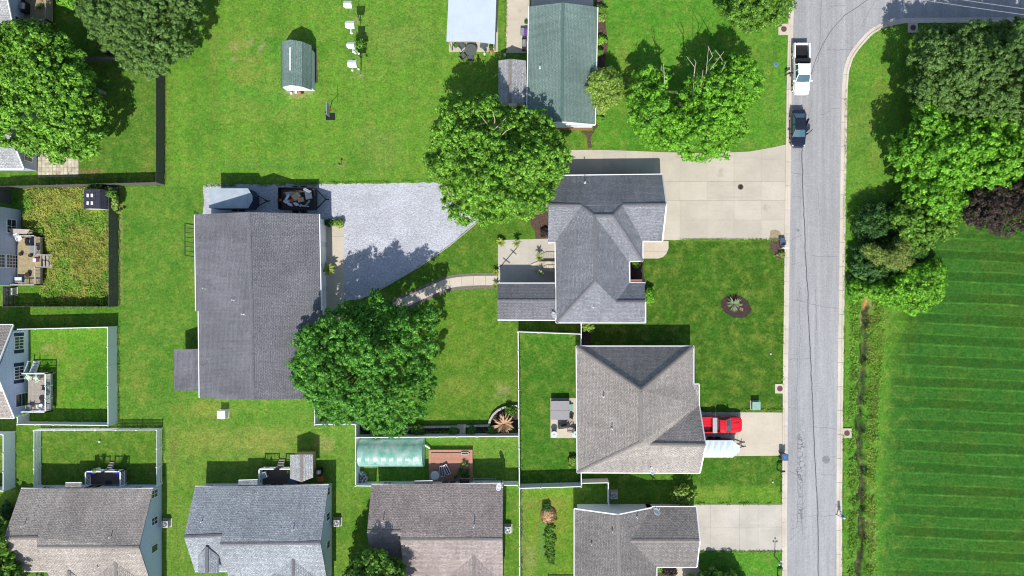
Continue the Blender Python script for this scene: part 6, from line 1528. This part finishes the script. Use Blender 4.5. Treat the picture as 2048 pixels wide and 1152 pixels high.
gh = thing('greenhouse', 'long green plastic film tunnel greenhouse beside the white fence', 'greenhouse', (*G(785,902), 0))
(X0,Y1),(X1,Y0) = G(724,876),G(850,930); ym = (Y0+Y1)/2; rr = (Y1-Y0)/2; hh = 2.15; nh = 8
def arch(v, sag=0): a = math.pi*v; return (ym-rr*math.cos(a)*(1-.02*sag), hh*(math.sin(a)**.62)*(1-sag))
nx, na = 64, 26; vv = []; ff = []
for i in range(nx+1):
    f = i/nx; u = (f*nh) % 1; sg = .035*math.sin(math.pi*u)
    for j in range(na+1):
        y, z = arch(j/na, sg*(1 if 3 < j < na-3 else .4)); vv.append((X0+(X1-X0)*f, y+random.uniform(-.012,.012), z+random.uniform(-.010,.010)))
for i in range(nx):
    for j in range(na): a = i*(na+1)+j; ff.append((a,a+1,a+na+2,a+na+1))
MB().add(vv, ff).build('film_cover', M['film'], gh, smooth=True)
for k in range(nh+1):
    x = X0+(X1-X0)*k/nh; MB().tube([(x,arch(j/16)[0],arch(j/16)[1]-.035) for j in range(17)], .025, 6).build('hoop', M['steel'], gh)
for x in (X0+.02, X1+.03): MB().add([(x,*arch(j/20)) for j in range(21)], [tuple(range(21))]).build('end_panel', M['film'], gh)
mb = MB()
for y in (Y0-.03, Y1+.03): mb.beam((X0,y,.12),(X1,y,.12), .05)
mb.build('base_rail', M['white'], gh)
t = thing('plant_bed', 'rows of tan soil bags inside the green tunnel greenhouse', 'soil bags', (*G(770,885), 0))
for k in range(6): MB().box(X0+.6+k*1.2, Y1-1.5, .02, X0+1.65+k*1.2, Y1-.5, .35).build('soil_bag', M['card'], t)
t = thing('downpipe', 'loose white pipe lying between the greenhouse and the deck', 'pipe', (*G(854,892), 0)); MB().beam((*G(849,888),.35),(*G(861,896),.3), .14).build('pipe', M['white'], t)
# low retaining wall of the bed
rw = thing('retaining_wall', 'low pale block retaining wall along the dark fence bed', 'retaining wall', (*G(880,846), 0))
path = [(716,838),(722,846),(735,853),(752,857),(800,855),(860,853),(920,852),(978,850),(981,838),(987,828),(996,820),(1006,815),(1018,812),(1035,811)]
tot = sum(math.dist(a,b) for a,b in zip(path[:-1],path[1:])); n = int(tot/5.2); blk = None
for k in range(n):
    (x,y),(dx,dy) = at_len(path, (k+.5)*tot/n)
    if blk is None: blk = MB().box(-.15,-.11,0,.15,.11,.34).box(-.155,-.13,.34,.155,.13,.40).build('block', M['stone'], rw, local=True); o = blk
    else: o = share(blk, rw, (0,0,0), name='block')
    X, Y = G(x,y); o.location = (X-G(880,846)[0], Y-G(880,846)[1], random.uniform(-.01,.01)); o.rotation_euler = (0,0,math.atan2(-dy,dx)+random.uniform(-.04,.04))
t = thing('stepping_block', 'square pale stone step in the middle of the dark fence bed', 'step', (*G(924,856), 0))
MB().box(-.55,.05,0,.55,.5,.5).build('upper_step', M['paver'], t, local=True); MB().box(-.5,-.6,0,.5,.04,.3).build('lower_step', M['conc3'], t, local=True)
# spa and patio set at the taupe house
t = thing('hot_tub', 'square hot tub with a folding grey cover on the cream patio', 'hot tub', (*G(1120,818), 0))
MB().box(-1.08,-1.1,0,1.08,1.1,.84).build('cabinet', M['bin'], t, local=True)
def rbox(x0,y0,x1,y1,z0,z1,r):
    pts = []
    for cx_, cy_, a0 in ((x1-r,y1-r,0),(x0+r,y1-r,90),(x0+r,y0+r,180),(x1-r,y0+r,270)):
        for k in range(5): a = R(a0+k*22.5); pts.append((cx_+r*math.cos(a), cy_+r*math.sin(a)))
    return MB().prism(pts, z0, z1)
rbox(-1.14,.012,1.14,1.16,.84,.95,.14).build('cover_half', M['tub'], t, local=True); rbox(-1.14,-1.16,1.14,-.012,.84,.95,.14).build('cover_half', M['tub'], t, local=True)
t = thing('spa_steps', 'small grey plastic steps right of the hot tub', 'steps', (*G(1142,814), 0)); MB().box(-.3,-.4,0,.0,.4,.5).build('step', M['util'], t, local=True); MB().box(.0,-.4,0,.28,.4,.25).build('step', M['util'], t, local=True)
grill('brown and steel grill on the cream patio below the hot tub', 1127, 850, 0, R(8), 'wood_old', 1.4)
chair('patio_chair', 'brown wicker chair right of the grill on the cream patio', 1139, 842, 0, R(-40), 'wood_old'); chair('patio_chair', 'brown wicker chair lower right of the grill on the cream patio', 1140, 858, 0, R(-100), 'wood_old')
for x,l in ((1108,'left'),(1150,'right')):
    t = thing('fire_pit', 'round pale topped patio drum at the lower '+l+' of the cream patio', 'drum', (*G(x,866), 0)); MB().cyl((0,0), .32, 0, .85, 20).build('drum', M['bin'], t, local=True); MB().cyl((0,0), .4, .85, .9, 24).build('lid', M['util2'], t, local=True); MB().cyl((0,0), .06, .9, .95, 8).build('knob', M['dmetal'], t, local=True)
# utility cabinets
for lb, x, y, m, w, h_ in (('green utility cabinet in the front lawn of the taupe house',1509,810,'util',.95,.75),('pale grey utility cabinet in the lawn below the outbuilding',450,827,'util2',.95,.95)):
    t = thing('utility_cabinet', lb, 'utility box', (*G(x,y), 0)); MB().box(-w/2-.1,-w/2-.1,-.02,w/2+.1,w/2+.1,.08).build('pad', M['conc'], t, local=True)
    MB().box(-w/2,-w/2,.08,w/2,w/2,h_-.08).build('cabinet', M[m], t, local=True); MB().add([(-w/2-.03,-w/2-.03,h_-.08),(w/2+.03,-w/2-.03,h_-.08),(w/2+.03,w/2+.03,h_-.08),(-w/2-.03,w/2+.03,h_-.08),(-w/2-.03,-w/2-.03,h_-.02),(w/2+.03,-w/2-.03,h_-.02),(w/2+.03,w/2+.03,h_+.05),(-w/2-.03,w/2+.03,h_+.05)],[(3,2,1,0),(4,5,6,7),(0,1,5,4),(1,2,6,5),(2,3,7,6),(3,0,4,7)]).build('lid', M[m], t, local=True)
ac_unit('air conditioner beside the blue tinted wall of the leftmost row house', 336, 1045); ac_unit('air conditioner beside the blue tinted wall of the middle row house', 676, 1043)
ac_unit('air conditioner beside the mauve brown row house', 1016, 1056); ac_unit('air conditioner in shade between the taupe and brown houses', 1227, 988); ac_unit('air conditioner under the tree at the left end of the grey house', 1086, 410)
ac_unit('air conditioner at the lower wall corner of the blue grey left house', 28, 583)
dish('white satellite dish on the porch roof beside the grey house', 1107, 630, 3.1, R(200)); dish('white satellite dish on the lower eave of the taupe roof', 1303, 940, 3.1, R(200), .5)
dish('white satellite dish on the upper eave of the brown house', 1312, 1022, 3.2, R(230), .48); dish('white satellite dish on the upper right corner of the mauve row house roof', 997, 972, 3.0, R(180), .5)
# pole bird houses
def birdpole(label, bx_, by, tx, ty, h, gourds, big=1.0):
    B = Vector((*G(bx_,by), 0)); T = W(tx,ty,h); t = thing('bird_house', label, 'bird house', B); T = T-B
    MB().tube([(0,0,-.1),(T.x*.95,T.y*.95,h-.1)], .05, 8).build('pole', M['steel'], t, local=True); s = .42*big
    MB().box(T.x-s,T.y-s*.8,h-.1,T.x+s,T.y+s*.8,h+.32).build('house_box', M['white'], t, local=True)
    MB().add([(T.x-s-.06,T.y-s*.9,h+.32),(T.x+s+.06,T.y-s*.9,h+.32),(T.x+s+.06,T.y+s*.9,h+.32),(T.x-s-.06,T.y+s*.9,h+.32),(T.x-s-.06,T.y,h+.58),(T.x+s+.06,T.y,h+.58)],[(0,1,5,4),(2,3,4,5),(1,2,5),(3,0,4),(3,2,1,0)]).build('roof', M['white'], t, local=True)
    for gx, gy in gourds:
        mb = MB(); vv = []; n = 10
        for i in range(7):
            for q in range(n): r = .14*math.sin(math.pi*(i+.35)/6.7); vv.append((T.x+gx+r*math.cos(2*math.pi*q/n), T.y+gy+r*math.sin(2*math.pi*q/n), h-.55+.3*i/6))
        mb.add(vv, [(i*n+q,i*n+(q+1)%n,(i+1)*n+(q+1)%n,(i+1)*n+q) for i in range(6) for q in range(n)]); mb.tube([(T.x,T.y,h-.12),(T.x+gx,T.y+gy,h-.2)], .02, 6); mb.build('gourd', M['white'], t, local=True, smooth=True)
birdpole('white bird house on a pole, uppermost of the row in the lawn', 717, 37, 697, 10.5, 3.9, [])
birdpole('white bird house with hanging gourds on a pole, second from the top of the row', 719.5, 72, 701.5, 51, 3.7, [(-.1,-.7),(.0,-.75)], 1.1)
birdpole('white bird house with three gourds beside the round sapling', 719.5, 114, 703, 92, 3.7, [(.1,-.55),(.35,-.7),(.75,-.75)], .9)
birdpole('white bird house with gourds on a pole, lowest of the row', 721.5, 149, 706, 129, 3.5, [(-.2,-.55),(.55,-.4)], 1.1)
t = thing('hanging_basket', 'round brown hanging basket beside the lowest bird house', 'basket', (*G(722,140), 0)); MB().tube([(0,0,0),(-.2,.2,2.2)], .03, 6).build('pole', M['dmetal'], t, local=True); MB().cyl((-.2,.2), .22, 2.1, 2.4, 14, r2=.3).build('basket', M['pot'], t, local=True)
# basketball hoop
t = thing('basketball_hoop', 'portable basketball hoop with a pale backboard in the large lawn', 'basketball hoop', (*G(662,234), 0))
MB().box(-.6,-.4,0,.5,.4,.16).build('base', M['black'], t, local=True); MB().tube([(-.3,0,.1),(.05,0,2.2),(.65,0,2.95)], [.06,.06,.05], 8).build('pole', M['dmetal'], t, local=True)
MB().box(.72,-.75,2.75,.76,.75,3.75).build('backboard', M['tarp'], t, local=True); MB().tube([(1.02+.23*math.cos(2*math.pi*k/16), .23*math.sin(2*math.pi*k/16), 3.02) for k in range(17)], .018, 6).tube([(.76,0,3.0),(.8,0,3.02)], .04, 6).build('rim', M['orange'], t, local=True)
for s in (-1,1): MB().beam((-.55,s*.35,.15),(-.1,0,1.5), .04).build('brace', M['dmetal'], t, local=True)
t = thing('garden_stake', 'dark stake in a bare patch of lawn above the gravel yard', 'stake', (*G(683,330), 0)); MB().tube([(0,0,0),(0,0,.8)], .03, 6).build('stake', M['dmetal'], t, local=True); MB().cyl((0,0), .13, .75, .9, 10).build('cap', M['dmetal'], t, local=True)
# carport furniture
table('round dark wire table below the white carport roof', 943, 104, 0, .75, 'wire'); t = thing('bench', 'dark wire glider bench at the carport edge', 'bench', (*G(943,87), 0))
MB().box(-.55,-.5,.4,.55,.1,.45).build('seat', M['wire'], t, local=True); mb = MB()
for k in range(12): mb.box(-.55+k*.1,.1,.45,-.52+k*.1,.13,.95)
mb.box(-.55,.1,.93,.55,.14,.98).build('backrest', M['wire'], t, local=True)
for x in (-.5,.45):
    for y in (-.45,.0): MB().box(x,y,0,x+.05,y+.05,.4).build('leg', M['wire'], t, local=True)
for lb, x, y, rz in (('dark wire chair left of the carport table, nearest the carport edge',924,95,R(40)),('dark wire chair right of the carport table, nearest the carport edge',968,95,R(-40)),('dark wire chair at the lower left of the carport table',928,116,R(130)),('dark wire chair straight below the carport table',941,120,R(180))): chair('patio_chair', lb, x, y, 0, rz, 'wire', s=1.15)
pot('green plant in an orange saucer at the left carport corner', 912, 92, 0, .3, 'leaf_mid', 'black', .3); pot('dark pot at the right carport corner', 983, 95, 0, .3, 'leaf_dark', 'black', .3)
pot('orange red flowering pot beside the right carport corner', 982, 105, 0, .25, 'leaf_copper', 'pot', .25)
t = thing('garden_lantern', 'small black and white garden ornament right of the carport table', 'ornament', (*G(971,115), 0)); MB().tube([(0,0,0),(0,0,1.0)], .03, 6).build('post', M['wire'], t, local=True); MB().cyl((0,0), .14, .95, 1.25, 10).build('lamp', M['potw'], t, local=True)
t = thing('garden_lantern', 'thin black garden stake right of the wire chairs', 'ornament', (*G(956,122), 0)); MB().tube([(0,0,0),(0,0,.7)], .03, 6).build('post', M['wire'], t, local=True); MB().cyl((0,0), .12, .65, .85, 10).build('lamp', M['black'], t, local=True)
# things at the green house drive
table('glass topped table on the tan driveway beside the green roof', 1049, 68, 0, .5, 'steel', .7, (1.0,.9))
t = thing('cushion', 'purple cushion pile on the glass table by the green roof', 'cushion', (*G(1053,70), .7)); rbox(-.3,-.4,.3,.4,0,.25,.12).build('pillow', M['purple'], t, local=True)
grill('black covered grill on the tan driveway beside the green roof', 1049, 92, 0, R(90), 'black', 1.4)
pot('dark pot at the upper left wall of the green roofed house', 1053, 46, 0, .2, 'leaf_dark', 'black')
# ladder rack at the outbuilding
t = thing('ladder', 'dark ladder propped flat beside the left wall of the outbuilding', 'ladder', (*G(400,480), 0)); mb = MB()
(xa,ya),(xb_,yb) = G(388,450),G(400,513)
mb.beam((xa,ya,2.0),(xa,yb,2.0), .07).beam((xb_+.4,ya,.9),(xb_+.4,yb,.9), .07); mb.build('side_rail', M['dmetal'], t)
for k in range(8): y = ya+(yb-ya)*k/7; MB().beam((xa,y,2.0),(xb_+.4,y-.05,.9), .06).build('rung', M['dmetal'], t)
for y in (ya,yb): MB().beam((xa,y,0),(xa,y,2.0), .06).build('support', M['dmetal'], t)
# planter box at the apron
t = thing('planter', 'long wooden planter box at the upper end of the outbuilding apron', 'planter', (*G(676,446), 0)); MB().box(-.75,-.45,0,.75,.45,.3).build('box', M['wood_old'], t, local=True); MB().box(-.68,-.38,.28,.68,.38,.31).build('soil', M['mulch'], t, local=True)
# mail boxes
def mailbox(label, px, py, mat, face=1, brickbase=False, box2=None):
    t = thing('mailbox', label, 'mailbox', (*G(px,py), 0)); MB().box(-.06,-.06,0,.06,.06,1.05).build('post', M['wood_dark' if not brickbase else 'white'], t, local=True)
    MB().beam((-.1,0,.95),(.55,0,.95), .08,.08).beam((0,0,.55),(.35,0,.92), .05).build('arm', M['wood_dark' if not brickbase else 'white'], t, local=True)
    mb = MB(); loft(mb, [(.05,[(.10,1.0),(.10,1.14),(.06,1.21),(0,1.23)]),(.6,[(.10,1.0),(.10,1.14),(.06,1.21),(0,1.23)])]); fixn(mb.build('box', M[mat], t, local=True))
    MB().box(.3,-.13,1.1,.34,-.105,1.3).build('flag', M['orange'], t, local=True)
mailbox('black mailbox at the left kerb beside the white pickup', 1570, 152, 'black'); mailbox('white mailbox on a post in the small roadside bed', 1561, 497, 'white', brickbase=True); mailbox('black mailbox by the trash bin at the pickup driveway', 1554, 938, 'black')
mailbox('dark mailbox at the very bottom beside the left kerb', 1555, 1150, 'util')
bush('bright yellow flower clump at the roadside mailbox', 1563, 509, 5, .5, 'leaf_yellow', ls=.1)
t = thing('boulder', 'dark slate block beside the white roadside mailbox', 'boulder', (*G(1563,483), 0)); mb = MB(); mb.cbox((0,0,.2),(.7,1.0,.4),.1); mb.cbox((0,.05,.42),(.5,.7,.12),.3); mb.build('rock', M['bin'], t, local=True)
# wheeled bin
t = thing('trash_bin', 'dark blue grey wheeled trash bin at the kerb by the lower driveway', 'trash bin', (*G(1563.5,910), 0.1))
mb = MB(); mb.add([(-.26,-.3,.05),(.26,-.3,.05),(.26,.3,.05),(-.26,.3,.05),(-.36,-.38,1.0),(.36,-.38,1.0),(.36,.38,1.0),(-.36,.38,1.0)],[(3,2,1,0),(4,5,6,7),(0,1,5,4),(1,2,6,5),(2,3,7,6),(3,0,4,7)]).build('bin_body', M['bin'], t, local=True)
rbox(-.4,-.42,.4,.4,1.0,1.06,.08).build('lid', M['bin'], t, local=True); MB().box(-.18,-.15,1.06,.16,.15,1.075).build('lid_panel', M['blue'], t, local=True)
for y in (-.32,.32): MB().tube([(-.3,y-.04,.14),(-.3,y+.04,.14)], .14, 12).build('wheel', M['rubber'], t, local=True)
# three-globe yard lamp
t = thing('lamp_post', 'thin dark lamp post with three small heads at the bottom kerb', 'lamp post', (*G(1549,1112), 0)); MB().tube([(0,0,0),(0,0,2.1)], .05, 8).build('pole', M['dmetal'], t, local=True)
for k in range(3):
    a = R(90+120*k); o = MB().tube([(0,0,2.0),(.25*math.cos(a),.25*math.sin(a),2.15)], .02, 6).build('arm', M['dmetal'], t, local=True)
    mb = MB(); c_ = (.25*math.cos(a), .25*math.sin(a)); mb.tube([(c_[0],c_[1],2.15+.18*i/5) for i in range(6)], [.03,.09,.11,.11,.08,.02], 10).build('lamp_globe', M['potw'], o, local=True)
t = thing('sprinkler_marker', 'small white marker in the front lawn near the kerb', 'marker', (*G(1541,708), 0)); MB().cyl((0,0), .1, 0, .15, 8).build('head', M['potw'], t, local=True)
t = thing('sprinkler_marker', 'small white marker in the lawn strip above the lowest driveway', 'marker', (*G(1545,964), 0)); MB().cyl((0,0), .1, 0, .15, 8).build('head', M['potw'], t, local=True)
# hay heap
t = thing('hay_heap', 'round heap of dry hay at the upper end of the vegetable row', 'hay heap', (*G(1097,1030), 0)); n = 16; vv = []
for i in range(7):
    for q in range(n): a = 2*math.pi*q/n; r = .88*math.cos(math.pi*i/13)*(1+random.uniform(-.08,.08)); vv.append((r*math.cos(a), r*1.1*math.sin(a), .55*math.sin(math.pi*i/12)))
MB().add(vv, [(i*n+q,i*n+(q+1)%n,(i+1)*n+(q+1)%n,(i+1)*n+q) for i in range(6) for q in range(n)]+[tuple(6*n+q for q in range(n))]).build('heap', M['hay'], t, local=True)
k = 600; q = RNG.normal(size=(k,3)); q[:,2] = np.abs(q[:,2]); q /= np.linalg.norm(q,axis=1,keepdims=True); X, Y = G(1097,1030)
leaf_mesh('straw', M['leaf_copper'], t, np.array((X,Y,0))+q*np.array((.98,1.05,.55)), q+RNG.normal(size=(k,3))*.4, RNG.uniform(.1,.3,k), kind='stuff')
bush('dark dry stalks above the hay heap', 1094, 1015, 6, .6, 'leaf_dark')
t = thing('sprinkler', 'small white sprinkler on the picket fenced lawn', 'sprinkler', (*G(200,883), 0)); MB().cyl((0,0), .12, 0, .2, 10).tube([(0,0,.1),(0,.3,.9)], .02, 6).build('head', M['potw'], t, local=True)
t = thing('flower_pots', 'row of small pots at the front of the green gambrel shed', 'pots', (*G(598,186), 0))
for i, x in enumerate((-.9,-.3,.15,.45)): MB().cyl((x,-.1+(i%2)*.12), .14, 0, .25, 10, r2=.17).build('pot', M[('potw','potw','pot','black')[i]], t, local=True)
t = thing('lawn_tractor', 'purple grey covered mower under the olive tree', 'mower', (*G(216,97), 0), R(25)); rbox(-.4,-.8,.4,.8,.2,.9,.15).build('cover', M['purple'], t, local=True); MB().box(-.3,.5,.9,.3,.75,1.1).build('seat', M['dmetal'], t, local=True)
t = thing('garden_bench', 'pale bench in the tree shade by the left wooden fence', 'bench', (*G(203,183), 0), R(-25)); MB().box(-.7,-.2,.4,.7,.2,.46).build('seat', M['wood_old'], t, local=True)
for x in (-.6,.6): MB().box(x-.05,-.18,0,x+.05,.18,.4).build('leg', M['wood_old'], t, local=True)
t = thing('garden_table', 'white topped potting table beyond the carport shed corner', 'table', (*G(1010,112), 0)); MB().cyl((0,0),.16,0,.5,12).build('pot', M['potw'], t, local=True)
# overhead wires
for lb, a, b in (('upper of two pale overhead wires at the top right corner', (1880,-10), (2150,30)), ('lower of two pale overhead wires at the top right corner', (1838,-4), (2150,42))):
    A, B = W(*a, 9.5), W(*b, 9.5); d = B-A; A = A-d*1.2; B = B+d*.8
    pts = [A.lerp(B, k/16)-Vector((0,0,.8*math.sin(math.pi*k/16)-.5)) for k in range(17)]
    o = MB().tube(pts, .035, 6).build('power_line', M['steel'], None); tag(o, lb, 'power line')

# ================================================================ PERSON
def skin_mesh(name, mat, parent, verts, edges, radii, root=0, sub=1):
    me = bpy.data.meshes.new(name); me.from_pydata([Vector(v) for v in verts], edges, []); me.materials.append(mat); me.update()
    o = link(bpy.data.objects.new(name, me)); o.parent = parent
    sk = o.modifiers.new('Skin', 'SKIN'); sk.use_smooth_shade = True
    if not me.skin_vertices: me.skin_vertices.new()
    for i, r in enumerate(radii): me.skin_vertices[0].data[i].radius = (r, r) if not isinstance(r, tuple) else r
    me.skin_vertices[0].data[root].use_root = True
    s = o.modifiers.new('Sub', 'SUBSURF'); s.levels = sub; s.render_levels = sub; return o
P = thing('person', 'person in a bright blue shirt and pale cap walking at the right kerb', 'person', (*G(1677,1027), .03), R(100))
# local frame: walking towards +Y, mid-stride
V = {'pelvis':(0,0,.95),'belly':(0,.01,1.12),'chest':(0,.02,1.34),'neck':(0,.03,1.50),'head':(0,.05,1.60),'crown':(0,.05,1.72),
 'sl':(-.19,.01,1.42),'el':(-.25,-.10,1.16),'wl':(-.25,.02,.94),'hl':(-.245,.06,.87),'sr':(.19,.01,1.42),'er':(.25,.06,1.15),'wr':(.24,.24,1.0),'hr':(.235,.31,.97),
 'pl':(-.10,0,.90),'kl':(-.11,.16,.52),'al':(-.11,.26,.10),'tl':(-.11,.40,.04),'pr':(.10,0,.90),'kr':(.11,-.04,.50),'ar':(.11,-.30,.16),'tr':(.11,-.22,.05)}
K = list(V); E = [('pelvis','belly'),('belly','chest'),('chest','neck'),('neck','head'),('head','crown'),('chest','sl'),('sl','el'),('el','wl'),('wl','hl'),('chest','sr'),('sr','er'),('er','wr'),('wr','hr'),('pelvis','pl'),('pl','kl'),('kl','al'),('al','tl'),('pelvis','pr'),('pr','kr'),('kr','ar'),('ar','tr')]
RD = {'pelvis':.14,'belly':.13,'chest':.15,'neck':.055,'head':.095,'crown':.07,'sl':.065,'el':.045,'wl':.03,'hl':.035,'sr':.065,'er':.045,'wr':.03,'hr':.035,'pl':.09,'kl':.06,'al':.04,'tl':.04,'pr':.09,'kr':.06,'ar':.04,'tr':.04}
verts = [V[k] for k in K]; rad = [RD[k] for k in K]
# fingers: four short chains and a thumb from each palm
ed = [(K.index(a), K.index(b)) for a, b in E]
body = skin_mesh('body', M['skin'], P, verts, ed, rad)
for hn, wn in (('hl','wl'),('hr','wr')):
    hpt = Vector(V[hn]); d = (hpt-Vector(V[wn])).normalized(); sd = d.cross(Vector((1,0,0))).normalized(); sx = Vector((1,0,0)) if hn == 'hr' else Vector((-1,0,0))
    mb = MB()
    for k, ln in enumerate((.075,.085,.08,.065)):
        a = hpt+sd*(-.027+.018*k)+d*.01; mb.tube([a, a+d*ln*.55, a+d*ln-sx*.025], [.010,.009,.007], 6)
    a = hpt-sd*.03-d*.02; mb.tube([a, a-sd*.035+d*.02, a-sd*.045+d*.055], [.012,.010,.008], 6); mb.build('fingers', M['skin'], P, local=True, smooth=True)
def sub_skin(name, mat, keys, es, grow, over=None):
    vs2 = [over.get(k, V[k]) if over else V[k] for k in keys]; e2 = [(keys.index(a), keys.index(b)) for a, b in es]; return skin_mesh(name, mat, P, vs2, e2, [RD[k]+grow for k in keys])
ml = tuple((np.array(V['sl'])*.25+np.array(V['el'])*.75)); mr = tuple((np.array(V['sr'])*.25+np.array(V['er'])*.75))
sub_skin('shirt', M['shirt'], ['pelvis','belly','chest','sl','el','sr','er'], [('pelvis','belly'),('belly','chest'),('chest','sl'),('sl','el'),('chest','sr'),('sr','er')], .022, {'el': ml, 'er': mr, 'pelvis': (0,0,.92)})
sub_skin('trousers', M['trous'], ['pelvis','pl','kl','al','pr','kr','ar'], [('pelvis','pl'),('pl','kl'),('kl','al'),('pelvis','pr'),('pr','kr'),('kr','ar')], .016, {'al':(-.11,.25,.13),'ar':(.11,-.28,.19)})
for q, yaw in ((V['al'],0),(V['ar'],0)):
    mb = MB(); x,y,z = q; loft(mb, [(-.1,[(.04,-.09),(.045,-.03),(.03,.02),(0,.03)]),(.05,[(.05,-.09),(.05,-.04),(.03,0),(0,.01)]),(.18,[(.035,-.09),(.035,-.06),(.02,-.04),(0,-.035)])])
    o = fixn(mb.build('shoe', M['white'], P, local=True)); o.location = (x,y,z); o.rotation_euler = (0,0,R(90))
hx, hy, hz = V['head']
mb = MB(); n = 12; vv = []
for i in range(6):
    for q in range(n): a = 2*math.pi*q/n; r = .115*math.cos(math.pi/2*i/5.2); vv.append((hx+r*math.cos(a), hy-.01+r*1.12*math.sin(a), hz+.05+.13*math.sin(math.pi/2*i/5)))
mb.add(vv, [(i*n+q,i*n+(q+1)%n,(i+1)*n+(q+1)%n,(i+1)*n+q) for i in range(5) for q in range(n)]+[tuple(5*n+q for q in range(n))]); mb.add([(hx-.09,hy+.09,hz+.055),(hx+.09,hy+.09,hz+.055),(hx+.07,hy+.20,hz+.045),(hx-.07,hy+.20,hz+.045)],[(0,1,2,3),(3,2,1,0)]); mb.build('cap', M['cap'], P, local=True, smooth=True)
mb = MB()
for i in range(3):
    for q in range(n):
        pass
mb.cbox((hx,hy-.085,hz-.01),(.15,.05,.13)); mb.build('hair', M['hair'], P, local=True)
mb = MB(); mb.cbox((hx,hy+.105,hz-.005),(.025,.035,.045)).cbox((hx-.10,hy,hz),(.02,.05,.06)).cbox((hx+.10,hy,hz),(.02,.05,.06)); mb.build('nose_and_ears', M['skin'], P, local=True)
mb = MB(); mb.cbox((hx-.035,hy+.093,hz+.03),(.025,.015,.012)).cbox((hx+.035,hy+.093,hz+.03),(.025,.015,.012)); mb.build('eyes', M['black'], P, local=True)
MB().cbox((hx,hy+.096,hz-.045),(.045,.012,.012)).build('mouth', M['pot'], P, local=True)
